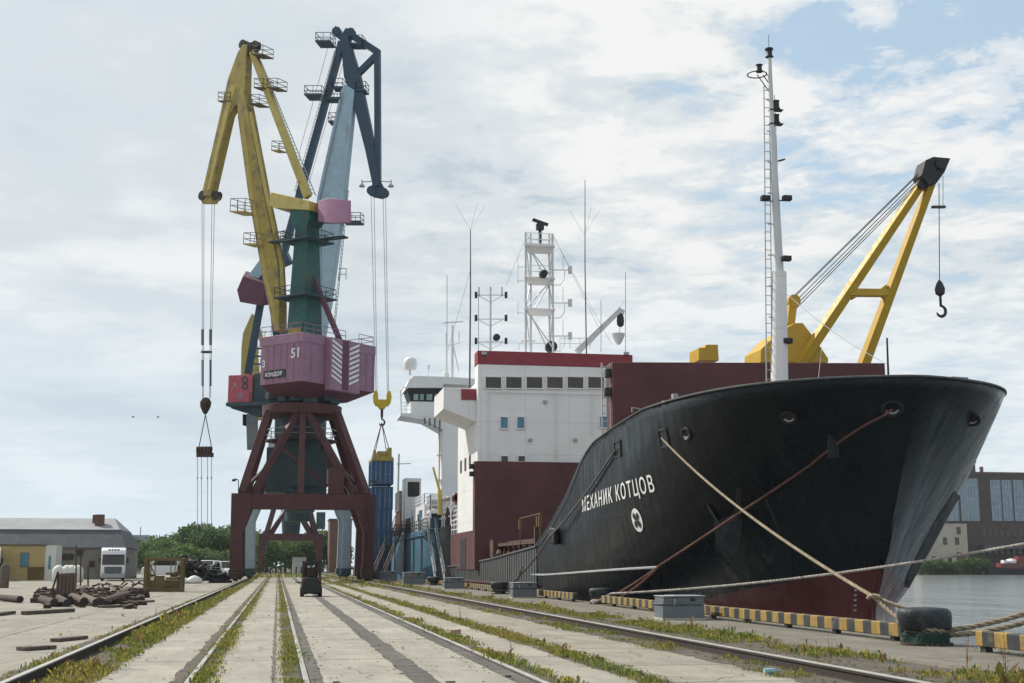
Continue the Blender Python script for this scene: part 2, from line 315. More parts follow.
def hull_material():
    m, n, l, p = nodes_of('hull_paint'); b = NB(n, l)
    x, y, z = b.xyz()
    black = b.mix(b.rm(b.nz(0.35, 6, 0.6, sc=(1, 1, 0.5)), 0.35, 0.7), (0.004, 0.0065, 0.010), (0.010, 0.013, 0.015))
    black = b.mix(b.rm(b.nz(1.2, 8, 0.7, sc=(1, 1, 0.2), off=(2, 6, 1)), 0.55, 0.75, 0, 0.6), black, (0.028, 0.031, 0.030))
    black = b.mix(b.rm(b.nz(0.8, 8, 0.7, sc=(1, 1, 0.13), off=(9, 1, 4)), 0.60, 0.70, 0, 0.6), black, (0.045, 0.026, 0.02))
    # pale streaks: sky sheen on the worn starboard bow, painted into the colour
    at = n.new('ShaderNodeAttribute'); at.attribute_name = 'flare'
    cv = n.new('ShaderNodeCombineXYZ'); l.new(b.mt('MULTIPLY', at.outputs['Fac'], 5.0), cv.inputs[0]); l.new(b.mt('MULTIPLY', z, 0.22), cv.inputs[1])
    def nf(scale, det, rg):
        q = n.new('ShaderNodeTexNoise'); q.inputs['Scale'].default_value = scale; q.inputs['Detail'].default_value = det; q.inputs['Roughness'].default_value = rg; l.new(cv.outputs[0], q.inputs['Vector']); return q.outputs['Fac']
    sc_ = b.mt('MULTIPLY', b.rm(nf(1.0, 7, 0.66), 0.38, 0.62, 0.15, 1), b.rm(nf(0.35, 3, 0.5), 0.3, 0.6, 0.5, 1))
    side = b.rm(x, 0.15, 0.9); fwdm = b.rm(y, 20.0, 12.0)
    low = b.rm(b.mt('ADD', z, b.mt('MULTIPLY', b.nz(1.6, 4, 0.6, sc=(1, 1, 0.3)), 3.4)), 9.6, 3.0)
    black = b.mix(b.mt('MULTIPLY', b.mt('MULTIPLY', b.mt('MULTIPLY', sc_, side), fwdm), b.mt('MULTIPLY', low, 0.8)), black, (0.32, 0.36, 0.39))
    red = b.mix(b.rm(b.nz(0.7, 7, 0.6, sc=(1, 1, 0.3)), 0.35, 0.7), (0.085, 0.020, 0.022), (0.15, 0.05, 0.05))
    red = b.mix(b.mt('MULTIPLY', b.mt('MULTIPLY', sc_, side), 0.45), red, (0.30, 0.24, 0.23))  # same painted sheen carried over the boot-top red
    lvl = b.mt('ADD', -0.3, b.mt('ADD', b.rm(y, 14, 4.2, 0.0, 1.75), b.mt('MULTIPLY', b.mt('SUBTRACT', b.nz(2.5, 4), 0.5), 0.08)))
    c = b.mix(b.rm(b.mt('SUBTRACT', z, lvl), -0.02, 0.02), red, black)
    l.new(c, p.inputs['Base Color'])
    l.new(b.rm(b.nz(1.4, 5, 0.6, sc=(1, 1, 0.3)), 0.3, 0.7, 0.20, 0.42), p.inputs['Roughness']); p.inputs['Specular IOR Level'].default_value = 0.2
    plates = n.new('ShaderNodeTexNoise'); plates.inputs['Scale'].default_value = 0.5; l.new(b.tc.outputs['Object'], plates.inputs['Vector'])
    # welded plate seams
    fz = b.mt('ABSOLUTE', b.mt('SUBTRACT', b.mt('FRACT', b.mt('DIVIDE', z, 1.9)), 0.5)); s1 = b.rm(fz, 0.488, 0.497)
    fy = b.mt('ABSOLUTE', b.mt('SUBTRACT', b.mt('FRACT', b.mt('DIVIDE', y, 5.5)), 0.5)); s2 = b.rm(fy, 0.495, 0.499)
    fr_ = b.mt('MULTIPLY', b.mt('SINE', b.mt('MULTIPLY', y, 9.0)), b.mt('MULTIPLY', b.nz(0.3, 3), 0.30)); h = b.mt('ADD', b.mt('ADD', b.mt('MULTIPLY', plates.outputs['Fac'], 3.0), fr_), b.mt('MULTIPLY', b.mt('MAXIMUM', s1, s2), 0.35)); b.bump(h, 0.35, 0.05, p)
hull_material()

def stripe_material():
    m, n, l, p = nodes_of('striped_paint'); b = NB(n, l); x, y, z = b.xyz(); p.inputs['Roughness'].default_value = 0.6
    f = b.mt('FRACT', b.mt('DIVIDE', y, 0.82)); s = b.rm(f, 0.495, 0.505)
    ye = b.mix(b.rm(b.nz(4, 6, 0.6), 0.4, 0.7), (0.30, 0.19, 0.038), (0.20, 0.125, 0.035)); bk = b.mix(b.rm(b.nz(5, 6, 0.6), 0.4, 0.7), (0.016, 0.02, 0.022), (0.036, 0.037, 0.038))
    c = b.mix(s, ye, bk); c = b.mix(b.rm(b.nz(2.5, 8, 0.7, off=(1, 2, 3)), 0.55, 0.66, 0, 0.85), c, (0.13, 0.10, 0.07)); l.new(c, p.inputs['Base Color']); b.bump(b.nz(20), 0.3, 0.01, p)
stripe_material()

def water_material():
    m, n, l, p = nodes_of('water_surface'); b = NB(n, l)
    p.inputs['Base Color'].default_value = (0.13, 0.15, 0.155, 1); p.inputs['Roughness'].default_value = 0.14; p.inputs['IOR'].default_value = 1.33
    h = b.mt('ADD', b.mt('MULTIPLY', b.nz(0.22, 5, 0.65, sc=(1.0, 0.28, 1)), 2.2), b.mt('ADD', b.mt('MULTIPLY', b.nz(1.1, 5, 0.65, sc=(1.0, 0.4, 1)), 0.5), b.mt('MULTIPLY', b.nz(0.045, 4, 0.6, sc=(1, 0.25, 1), off=(3, 3, 0)), 4.0)))
    b.bump(h, 1.0, 0.26, p)
water_material()

# ------------------------------------------------------------------ mesh builder
class MB:
    def __init__(s): s.v = []; s.f = []
    def add(s, vs, fs):
        o = len(s.v); s.v += [tuple(v) for v in vs]; s.f += [tuple(i + o for i in f) for f in fs]; return s
    def obox(s, c, a, b, d):
        c = V(c); a = V(a); b = V(b); d = V(d)
        P = [c + a * i + b * j + d * k for k in (-1, 1) for j in (-1, 1) for i in (-1, 1)]
        return s.add(P, [(0, 2, 3, 1), (4, 5, 7, 6), (0, 1, 5, 4), (2, 6, 7, 3), (0, 4, 6, 2), (1, 3, 7, 5)])
    def box(s, c, sx, sy, sz, rz=0.0):
        q = Matrix.Rotation(rz, 3, 'Z')
        return s.obox(c, q @ V((sx / 2, 0, 0)), q @ V((0, sy / 2, 0)), V((0, 0, sz / 2)))
    def bb(s, x0, x1, y0, y1, z0, z1): return s.box(((x0 + x1) / 2, (y0 + y1) / 2, (z0 + z1) / 2), x1 - x0, y1 - y0, z1 - z0)
    def bar(s, p, q, w, h=None, side=None, w2=None, h2=None):
        h = h or w; w2 = w2 or w; h2 = h2 or h; p = V(p); q = V(q); d = (q - p).normalized()
        sd_ = V(side) if side else (V((0, 0, 1)) if abs(d.z) < 0.9 else V((1, 0, 0))).cross(d)
        sd_ = (sd_ - d * sd_.dot(d)).normalized(); u = d.cross(sd_)
        P = []
        for c, a, b in ((p, w / 2, h / 2), (q, w2 / 2, h2 / 2)): P += [c - sd_ * a - u * b, c + sd_ * a - u * b, c + sd_ * a + u * b, c - sd_ * a + u * b]
        return s.add(P, [(3, 2, 1, 0), (4, 5, 6, 7), (0, 1, 5, 4), (1, 2, 6, 5), (2, 3, 7, 6), (3, 0, 4, 7)])
    def tube(s, p, q, r, n=8, r2=None): return s.path([p, q], r, n, [r, r2 if r2 is not None else r])
    def path(s, pts, r, n=8, rs=None):
        pts = [V(p) for p in pts]; m = len(pts); P = []; ref = None
        for i, p in enumerate(pts):
            d = (pts[min(i + 1, m - 1)] - pts[max(i - 1, 0)]).normalized()
            if ref is None: ref = (V((0, 0, 1)) if abs(d.z) < 0.9 else V((1, 0, 0)))
            a = (ref - d * ref.dot(d)).normalized(); ref = a; b = d.cross(a); rr = rs[i] if rs else r
            P += [p + a * math.cos(2 * math.pi * k / n) * rr + b * math.sin(2 * math.pi * k / n) * rr for k in range(n)]
        fs = [tuple(range(n))[::-1], tuple(range((m - 1) * n, m * n))]
        for i in range(m - 1):
            for k in range(n): fs.append((i * n + k, i * n + (k + 1) % n, (i + 1) * n + (k + 1) % n, (i + 1) * n + k))
        return s.add(P, fs)
    def prism(s, poly, off):
        off = V(off); n = len(poly); P = [V(p) - off / 2 for p in poly] + [V(p) + off / 2 for p in poly]
        return s.add(P, [tuple(range(n))[::-1], tuple(range(n, 2 * n))] + [(i, (i + 1) % n, n + (i + 1) % n, n + i) for i in range(n)])
    def loft(s, rings):
        n = len(rings[0]); P = [V(p) for r in rings for p in r]; m = len(rings)
        fs = [tuple(range(n))[::-1], tuple(range((m - 1) * n, m * n))]
        for i in range(m - 1):
            for k in range(n): fs.append((i * n + k, i * n + (k + 1) % n, (i + 1) * n + (k + 1) % n, (i + 1) * n + k))
        return s.add(P, fs)
    def lathe(s, c, prof, n=24, axis='Z'):
        c = V(c); P = []; m = len(prof)
        for r, z in prof:
            for k in range(n):
                a = 2 * math.pi * k / n; q = V((r * math.cos(a), r * math.sin(a), z))
                if axis == 'X': q = V((q.z, q.x, q.y))
                if axis == 'Y': q = V((q.x, q.z, q.y))
                P.append(c + q)
        fs = []
        for i in range(m - 1):
            for k in range(n): fs.append((i * n + k, i * n + (k + 1) % n, (i + 1) * n + (k + 1) % n, (i + 1) * n + k))
        if prof[0][0] > 1e-4: fs.append(tuple(range(n))[::-1])
        if prof[-1][0] > 1e-4: fs.append(tuple(range((m - 1) * n, m * n)))
        return s.add(P, fs)
    def rails(s, pts, h=1.0, r=0.03, n=2, step=1.5, closed=False):
        pts = [V(p) for p in pts]
        if closed: pts = pts + [pts[0]]
        for a, b in zip(pts[:-1], pts[1:]):
            for k in range(1, n + 1): s.bar(a + V((0, 0, h * k / n)), b + V((0, 0, h * k / n)), r * 2)
            m = max(1, int(round((b - a).length / step)))
            for i in range(m + 1):
                q = a.lerp(b, i / m); s.bar(q, q + V((0, 0, h)), r * 2)
        return s
    def ladder(s, p, q, w, side, r=0.03, step=0.5):
        p = V(p); q = V(q); sd_ = V(side).normalized() * w / 2
        s.bar(p - sd_, q - sd_, r * 2); s.bar(p + sd_, q + sd_, r * 2)
        m = int((q - p).length / step)
        for i in range(m):
            c = p.lerp(q, (i + 0.5) / m); s.bar(c - sd_, c + sd_, r * 1.4)
        return s
    def build(s, name, m, parent=None, smooth=40, bevel=0, origin=None, kind=None, label=None):
        me = bpy.data.meshes.new(name)
        off = V(origin) if origin is not None else (ROOTLOC[parent.name] if parent is not None else V((0, 0, 0)))
        me.from_pydata([tuple(V(v) - off) for v in s.v], [], s.f)
        b = bmesh.new(); b.from_mesh(me); bmesh.ops.recalc_face_normals(b, faces=b.faces); b.to_mesh(me); b.free()
        if smooth:
            me.polygons.foreach_set('use_smooth', [True] * len(me.polygons)); me.set_sharp_from_angle(angle=R(smooth))
        me.materials.append(M(m) if isinstance(m, str) else m)
        o = bpy.data.objects.new(name, me); COL.objects.link(o)
        if parent is not None: o.parent = parent; ROOTLOC[o.name] = off
        else: o.location = off; ROOTLOC[o.name] = off
        if bevel:
            bm_ = o.modifiers.new('bevel', 'BEVEL'); bm_.width = bevel; bm_.segments = 2; bm_.limit_method = 'ANGLE'
        if kind: o['kind'] = kind
        if label: o['label'] = label
        return o
ROOTLOC = {}
def thing(name, label, cat, loc=(0, 0, 0), group=None, rz=0.0):
    o = bpy.data.objects.new(name, None); COL.objects.link(o); o.location = loc; o.rotation_euler = (0, 0, rz); o.empty_display_size = 0.5
    o['label'] = label; o['category'] = cat
    if group: o['group'] = group
    ROOTLOC[o.name] = V(loc); return o
def tag(o, label, cat, group=None):
    o['label'] = label; o['category'] = cat
    if group: o['group'] = group
    return o
def struct(o): o['kind'] = 'structure'; return o
def copy_tree(src, loc=None, rz=None, label=None, scale=None):
    kids = {}
    for o in list(COL.objects):
        if o.parent: kids.setdefault(o.parent, []).append(o)
    def rec(o, par):
        c = o.copy(); COL.objects.link(c)
        if par is not None: c.parent = par
        for k in kids.get(o, []): rec(k, c)
        return c
    r = rec(src, None)
    if loc is not None: r.location = loc
    if rz is not None: r.rotation_euler = (0, 0, rz)
    if scale is not None: r.scale = scale
    if label: r['label'] = label
    return r
def cat_rope(p, q, sag, n=24):
    p = V(p); q = V(q); return [p.lerp(q, i / n) - V((0, 0, 4 * sag * (i / n) * (1 - i / n))) for i in range(n + 1)]
def text_mesh(txt, size=1.0, extrude=0.0, bold=0.0, space=1.0):
    cu = bpy.data.curves.new('lettering', 'FONT'); cu.body = txt; cu.size = size; cu.offset = bold; cu.space_character = space; cu.resolution_u = 3
    o = bpy.data.objects.new('lettering', cu); COL.objects.link(o); bpy.context.view_layer.update()
    me = bpy.data.meshes.new_from_object(o.evaluated_get(bpy.context.evaluated_depsgraph_get()))
    vs = [tuple(v.co) for v in me.vertices]; fs = [tuple(p.vertices) for p in me.polygons]
    bpy.data.objects.remove(o); bpy.data.curves.remove(cu); bpy.data.meshes.remove(me)
    return vs, fs

# ================================================================== SETTING
def sheet(name, x0, x1, y0, y1, z, m): 
    return struct(MB().add([(x0, y0, z), (x1, y0, z), (x1, y1, z), (x0, y1, z)], [(0, 1, 2, 3)]).build(name, m, smooth=0, origin=(0, 0, 0)))
sheet('ground', -1500, 13.4, -40, 2500, 0.0, 'yard_concrete')
sheet('water', 13.4, 2500, -300, 2600, -1.5, 'water_surface')
QX = 13.4
struct(MB().bb(QX - 0.6, QX, -40, 900, -4, -0.004).build('quay_wall', 'concrete_plain', smooth=0))
def edge_noise(y, s, a): return (mnoise.noise(V((y * 0.9, s, 0.3))) * 0.6 + mnoise.noise(V((y * 3.1, s, 7.3))) * 0.5 + mnoise.noise(V((y * 8.0, s, 3.3))) * 0.35) * a
def strip(name, x0, x1, y0, y1, z, m, amp=0.12, seed=0.0, nx=1):
    ys = []; y = y0
    while y < y1: ys.append(y); y += 0.22 if y < 60 else 1.2
    ys.append(y1); P = []; Fc = []
    for i, y in enumerate(ys): P += [(x0 + edge_noise(y, seed, amp), y, z), (x1 + edge_noise(y, seed + 31.7, amp), y, z)]
    for i in range(len(ys) - 1): Fc.append((2 * i, 2 * i + 1, 2 * i + 3, 2 * i + 2))
    return struct(MB().add(P, Fc).build(name, m, smooth=0, origin=(0, 0, 0)))
sheet('track_paving', -2.75, 5.05, 4, 215, 0.004, 'track_slabs')
sheet('seaside_paving', 5.30, 7.55, 4, 150, 0.004, 'seaside_slabs')
strip('gravel_bed', -3.95, -2.45, 6, 240, 0.009, 'gravel', 0.16, 1.1)
strip('gravel_bed', -1.42, -0.92, 6, 215, 0.009, 'gravel', 0.10, 2.2)
strip('gravel_bed', 0.14, 0.42, 6, 215, 0.009, 'gravel', 0.07, 3.3)
strip('tar_strip', 0.40, 0.68, 6, 215, 0.013, 'asphalt_fill', 0.03, 4.4)
strip('tar_strip', 1.90, 2.28, 6, 215, 0.009, 'asphalt_fill', 0.06, 5.5)
strip('tar_strip', 3.30, 3.58, 6, 215, 0.009, 'asphalt_fill', 0.04, 6.6)
strip('gravel_bed', 3.60, 3.98, 6, 215, 0.013, 'gravel', 0.12, 7.7)
strip('gravel_bed', 4.98, 5.42, 6, 180, 0.009, 'gravel', 0.12, 8.8)
strip('gravel_bed', 7.25, 10.46, 6, 260, 0.009, 'gravel', 0.22, 9.9)
ap = MB()
ys = [6 + 0.5 * i for i in range(108)] + [60 + 4 * i for i in range(52)]
P = []
for y in ys:
    e = 10.40 + edge_noise(y, 55.0, 0.07)
    P += [(e, y, 0.0), (e + 0.02, y, 0.06), (QX - 0.02, y, 0.06), (QX, y, -0.03)]
Fc = []
for i in range(len(ys) - 1):
    for k in range(3): Fc.append((4 * i + k, 4 * i + k + 1, 4 * i + k + 5, 4 * i + k + 4))
struct(ap.add(P, Fc).build('quay_apron', 'apron_concrete', smooth=0))

# rails
def rail(x, y0, y1, z0, h, label, w=0.075, lip=None):
    t = thing('rail', label, 'rail', (x, y0, 0), group='rails set into the quay')
    MB().bb(x - w / 2, x + w / 2, y0, y1, z0 + h - 0.03, z0 + h).build('rail_head', 'rail_top', t, smooth=0, bevel=0.008)
    b = MB().bb(x - 0.012, x + 0.012, y0, y1, z0 + 0.012, z0 + h - 0.0305)
    b.bb(x - 0.075, x + 0.075, y0, y1, z0 - 0.01, z0 + 0.0115); b.build('rail_web', 'rail_side', t, smooth=0)
    return t
def crane_rail(x, y0, y1, z0, h, label):
    t = thing('crane_rail', label, 'rail', (x, y0, 0), group='raised crane rails')
    MB().bb(x - 0.045, x + 0.045, y0, y1, z0 + h - 0.022, z0 + h).build('rail_head', 'rail_top', t, smooth=0, bevel=0.006)
    b = MB().bb(x - 0.05, x + 0.05, y0, y1, z0 + h - 0.05, z0 + h - 0.0225).bb(x - 0.03, x + 0.03, y0, y1, z0 + 0.02, z0 + h - 0.0505).bb(x - 0.10, x + 0.10, y0, y1, z0 - 0.01, z0 + 0.0195)
    b.build('rail_web', 'rail_side', t, smooth=0)
    return t
crane_rail(-3.33, 6, 260, 0.0, 0.17, 'raised rusty crane rail with a shiny top along the left edge of the track paving')
crane_rail(8.0, 6, 260, 0.0, 0.17, 'raised dark crane rail in weedy gravel between the track slabs and the quay apron')
rail(-1.16, 6, 215, 0.0, 0.045, 'bright flush rail with weeds on both sides, second rail from the left')
rail(0.44, 6, 215, 0.0, 0.045, 'bright flush rail beside a narrow tar strip, in the middle of the track paving')
rail(3.63, 6, 215, 0.0, 0.045, 'pale flush rail with weeds along its sea side, right of the rail-less tar strip')

# far bank across the water
fb = MB(); fb.add([(60, 418, -2), (2500, 418, -2), (2500, 2600, -2), (60, 2600, -2), (60, 424, -0.2), (2500, 424, -0.2), (2500, 2600, 0), (60, 2600, 0)], [(0, 1, 5, 4), (4, 5, 6, 7)])
struct(fb.build('far_bank', 'rust_dark', smooth=0))
earth = sheet('rough_ground', -1500, 13.3, 250, 2500, 0.006, 'gravel')

# ------------------------------------------------------------------ weeds (ground cover)
rng = np.random.default_rng(3)
WV = []; WF = []; WM = []
def leaf_clump(x, y, h, n, spread, mats, z=0.0):
    global WV, WF, WM
    for i in range(n):
        a = rng.uniform(0, 6.283); lean = rng.uniform(0.05, 0.9) ; hh = h * rng.uniform(0.4, 1.0); wd = hh * rng.uniform(0.05, 0.22)
        bx = x + rng.normal(0, spread); by = y + rng.normal(0, spread)
        dx, dy = math.cos(a) * hh * lean, math.sin(a) * hh * lean; px, py = -math.sin(a) * wd, math.cos(a) * wd
        o = len(WV)
        WV += [(bx, by, z), (bx + dx * 0.5 + px, by + dy * 0.5 + py, z + hh * 0.62), (bx + dx, by + dy, z + hh * rng.uniform(0.75, 1.0)), (bx + dx * 0.5 - px, by + dy * 0.5 - py, z + hh * 0.58)]
        WF.append((o, o + 1, o + 2, o + 3)); WM.append(mats[int(rng.integers(len(mats)))])
def weed_strip(x0, x1, y0, y1, dens, h, bias=(0, 0, 1), thr=0.0, seed=0.0, edges=False):
    y = y0
    area = (x1 - x0)
    while y < y1:
        dy = 0.5 if y < 40 else (1.0 if y < 80 else 2.0)
        fall = 1.0 if y < 32 else max(0.07, (32 / y) ** 1.6)
        m = rng.poisson(0.8 * dens * area * dy * fall)
        for k in range(m):
            yy = y + rng.uniform(0, dy); xx = rng.uniform(x0, x1)
            if edges: xx = (x0 if rng.random() < 0.5 else x1) + rng.normal(0, 0.12)
            q = mnoise.noise(V((xx * 0.8, yy * 0.33, seed))) + 0.45 * mnoise.noise(V((xx * 2.3, yy * 1.1, seed + 9)))
            if q < thr: continue
            far = 1.0 if yy < 32 else min(2.0, (yy / 32) ** 0.5)
            hh = 0.8 * h * (0.4 + 0.9 * max(0, q - thr) + rng.uniform(0, 0.35))
            pick = mnoise.noise(V((xx * 0.5, yy * 0.22, seed + 50))) + rng.normal(0, 0.25)
            mats = [0, 0, 1] if pick > 0.12 else ([0, 1, 1] if pick > -0.38 else [1, 1, 2])
            leaf_clump(xx, yy, hh, int(rng.integers(7, 15)), 0.06 * far + 0.02, mats)
            if rng.random() < 0.05: leaf_clump(xx, yy, hh * 2.0, 3, 0.03, [2, 1])
        y += dy
weed_strip(-3.85, -3.45, 10, 240, 26, 0.16, thr=0.02, seed=1)
weed_strip(-3.2, -2.45, 10, 240, 55, 0.16, thr=-0.32, seed=2)
weed_strip(-1.42, -1.22, 8, 215, 24, 0.085, thr=0.05, seed=3)
weed_strip(-1.10, -0.88, 8, 215, 95, 0.10, thr=-0.45, seed=4)
weed_strip(0.13, 0.40, 8, 215, 95, 0.09, thr=-0.42, seed=5)
weed_strip(3.70, 4.02, 8, 215, 65, 0.13, thr=-0.35, seed=6)
weed_strip(4.98, 5.42, 8, 180, 75, 0.12, thr=-0.42, seed=7)
weed_strip(7.1, 7.9, 8, 200, 34, 0.14, thr=0.0, seed=8)
weed_strip(8.12, 8.9, 8, 240, 20, 0.15, thr=0.12, seed=9)
weed_strip(9.2, 10.42, 8, 240, 38, 0.19, thr=-0.12, seed=10)
weed_strip(12.4, 13.3, 10, 200, 8, 0.13, thr=0.05, seed=11)
weed_strip(-4.3, 4.2, 170, 245, 5, 0.5, thr=-0.3, seed=12)
weed_strip(4.2, 10.5, 95, 245, 5, 0.42, thr=-0.15, seed=13)
weed_strip(-9, -3.8, 12, 120, 0.5, 0.13, thr=0.15, seed=14)
weed_strip(-60, -4, 150, 260, 0.35, 0.5, thr=-0.1, seed=15)
# apron level plants sit on the apron
WV = [(x, y, z + (0.06 if x > 10.45 and y < 260 else 0.006)) for x, y, z in WV]
me = bpy.data.meshes.new('weeds'); me.from_pydata(WV, [], WF)
for q in ('weed_green', 'weed_yellow', 'weed_brown'): me.materials.append(M(q))
me.polygons.foreach_set('material_index', WM)
wo_ = bpy.data.objects.new('weeds', me); COL.objects.link(wo_); wo_['kind'] = 'stuff'
# loose stones in the gravel beds: ground cover too
def pebbles():
    P = []; Fc = []
    for k in range(1500):
        if rng.random() < 0.75: x = rng.uniform(7.3, 10.4)
        else: x = rng.uniform(-3.8, -2.5)
        y = 12 + 50 * rng.random() ** 1.6; r = rng.uniform(0.012, 0.05)
        o = len(P)
        for dx, dy, dz in ((1, 0, 0.2), (0, 1, 0.3), (-1, 0, 0.2), (0, -1, 0.25), (0, 0, 1)): P.append((x + dx * r * rng.uniform(.6, 1.2), y + dy * r * rng.uniform(.6, 1.2), 0.008 + dz * r * 0.8))
        for a, b in ((0, 1), (1, 2), (2, 3), (3, 0)): Fc.append((o + a, o + b, o + 4))
    o = MB().add(P, Fc).build('pebbles', 'gravel', smooth=0, kind='stuff')
pebbles()
def litter():
    b = MB(); g = random.Random(5)
    for k in range(1300):
        y = 10 + 45 * g.random() ** 1.5; x = g.uniform(-9, 12) if g.random() < 0.3 else g.choice((-2.4, -0.85, 0.75, 1.85, 2.35, 3.25, 4.1, 5.5)) + g.gauss(0, 0.12)
        if 7.4 < x < 10.6: continue
        r = g.uniform(0.004, 0.013) * (1.0 + (g.random() < 0.03) * 1.5); a = g.uniform(0, 3.14); z = (AP if x > 10.6 else 0.016)
        c_, s_ = math.cos(a), math.sin(a); b.obox((x, y, z + r * 0.3), (c_ * r * g.uniform(1, 2.6), s_ * r, 0), (-s_ * r * 0.6, c_ * r * 0.6, 0.1 * r), (0, 0, r * 0.35))
    b.build('litter', 'wood_old', None, smooth=0, kind='stuff')
AP = 0.06
litter()

# ================================================================== CARGO SHIP
CLX = 21.7; NOSE = 41.4; HB = 7.2; SEND = 121.0
ship = thing('cargo_ship', 'black cargo ship with wide flared bow and white superstructure moored at the quay', 'ship', (CLX, NOSE, 0))
def smooth_interp(x, xs, ys):
    return float(np.interp(x, xs, ys))
ZT_Y = [41.4, 52, 56, 59.7, 61.2, 62.4, 65.2, 69.0, 72.6, 90, 110, 116]
ZT_Z = [8.05, 8.0, 7.7, 7.35, 7.0, 6.5, 5.05, 3.7, 2.72, 2.05, 1.55, 1.5]
def ztop(Y): return smooth_interp(Y, ZT_Y, ZT_Z)
def stem(z):
    if z <= 0: return 45.9 + 0.0 * z
    return 45.9 - 4.5 * (z / 8.0) ** 0.92
def hbr(d, z):
    if d <= 0: return 0.0
    r = max(0.0, min(1.0, z / 8.0))
    k = 7.5 + (2.45 - 7.5) * r ** 0.7; p = 1.2 + (0.8 - 1.2) * r ** 2
    return HB * (1 - math.exp(-(d / k) ** p)) / (1 - math.exp(-(70 / k) ** p))
def hull_pt(Y, z, side=-1, out=0.0):
    return V((CLX + side * (hbr(Y - stem(z), z) + out), Y, z))
def hull_normal(Y, z, side=-1):
    a = hull_pt(Y + 0.1, z, side) - hull_pt(Y - 0.1, z, side); b = hull_pt(Y, z + 0.1, side) - hull_pt(Y, z - 0.1, side)
    n = a.cross(b).normalized()
    return n if n.x * side > 0 else -n
def hull_hit(px, py, side=-1):
    d = ray(px, py); d = d / d.y
    prev = None
    y = 30.0
    while y < 116:
        p = C0 + d * y
        h = hbr(y - stem(p.z), p.z)
        inside = (h > 0) and (abs(p.x - CLX) < h) and p.z < 9
        if inside:
            return p
        y += 0.02
    return None
ts = np.concatenate([np.linspace(0, 1, 46) ** 2.2 * 0.30, np.linspace(0.30, 1, 50)[1:]])
NV = 26; vsn = np.linspace(0, 1, NV)
hm = MB()
for side in (-1, 1):
    P = []
    for t in ts:
        Yd = 41.4 + t * (SEND - 41.4)
        zt = ztop(Yd)
        for v in vsn:
            z = -2.6 + v * (zt + 2.6); st = stem(z); Y = st + t * (SEND - st)
            P.append(hull_pt(Y, z, side))
    n = len(ts); Fc = []
    for i in range(n - 1):
        for k in range(NV - 1): Fc.append((i * NV + k, (i + 1) * NV + k, (i + 1) * NV + k + 1, i * NV + k + 1))
    hm.add(P, Fc)
# transom and inner deck
o = len(hm.v)
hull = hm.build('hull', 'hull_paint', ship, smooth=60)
bmx = bmesh.new(); bmx.from_mesh(hull.data); bmesh.ops.remove_doubles(bmx, verts=bmx.verts, dist=0.004); bmesh.ops.recalc_face_normals(bmx, faces=bmx.faces); bmx.to_mesh(hull.data); bmx.free()
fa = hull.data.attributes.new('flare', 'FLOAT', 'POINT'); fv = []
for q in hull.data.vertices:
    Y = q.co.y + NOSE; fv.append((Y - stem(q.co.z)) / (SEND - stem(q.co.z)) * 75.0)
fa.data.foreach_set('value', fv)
so_ = hull.modifiers.new('plate', 'SOLIDIFY'); so_.thickness = 0.16; so_.offset = -1
# decks (sit inside the plating)
def deck_poly(z, y0, y1, inset, n=60):
    L_ = []; Rr = []
    for i in range(n + 1):
        Y = y0 + (y1 - y0) * (i / n) ** 1.6; h = max(0.02, hbr(Y - stem(z), z) - inset - 0.12); L_.append((CLX - h, Y, z)); Rr.append((CLX + h, Y, z))
    return L_ + Rr[::-1]
dk = MB(); pol = deck_poly(6.9, 42.6, 60, 0.2); dk.prism(pol, (0, 0, 0.1)); pol = deck_poly(1.2, 59.0, SEND - 0.3, 0.2); dk.prism(pol, (0, 0, 0.1)); pol = [(CLX - hbr(59.7 - stem(z), z) + 0.3, 59.7, z) for z in np.linspace(1.3, 6.9, 12)]; dk.prism(pol + [(2 * CLX - x, y, z) for x, y, z in pol[::-1]], (0, 0.2, 0)); dk.bb(CLX - 7.0, CLX + 7.0, SEND - 0.3, SEND - 0.1, -2, 1.5)
dk.build('deck', 'ship_maroon', ship)
# top edge worn bright line
edge = []
for Y in np.concatenate([np.linspace(41.42, 46, 30), np.linspace(46.5, 72.6, 50)]): edge.append(hull_pt(Y, ztop(Y) + 0.02, -1, 0.0))
edge2 = [hull_pt(Y, ztop(Y) + 0.02, 1, 0.0) for Y in np.concatenate([np.linspace(41.42, 46, 30), np.linspace(46.5, 60, 24)])]
MB().path(edge2[::-1] + edge, 0.045, 6).build('bulwark_rail', 'ribbed_grey', ship)
# rubbing strake
MB().path([hull_pt(Y, 1.08 + 0.5 * max(0, (72 - Y) / 20) ** 1.2, -1, 0.02) for Y in np.linspace(54, 75, 40)], 0.06, 6).build('rubbing_strake', 'galv_grey', ship)
# ribbed low bulwark outside the main deck
rb = MB()
for i in range(50):
    Y = 74 + i * 0.82; z1 = ztop(Y) - 0.03; rb.bar((CLX - HB - 0.04, Y, 0.55), (CLX - HB - 0.04, Y, z1), 0.05, 0.07)
Ys = np.linspace(73.5, 115.8, 24)
rb.path([(CLX - HB - 0.05, y, ztop(y) - 0.02) for y in Ys], 0.07, 6)
P = []; Fc = []
for i, y in enumerate(Ys): P += [(CLX - HB - 0.03, y, 0.5), (CLX - HB - 0.03, y, ztop(y) - 0.03)]
for i in range(len(Ys) - 1): Fc.append((2 * i, 2 * i + 2, 2 * i + 3, 2 * i + 1))
rb.add(P, Fc)
rb.build('ribbed_bulwark', 'ribbed_grey', ship, smooth=0)
MB().bar((CLX - HB - 0.06, 73, 0.44), (CLX - HB - 0.06, 115.5, 0.44), 0.14, 0.12).build('fender_bar', 'ship_maroon', ship, smooth=0)
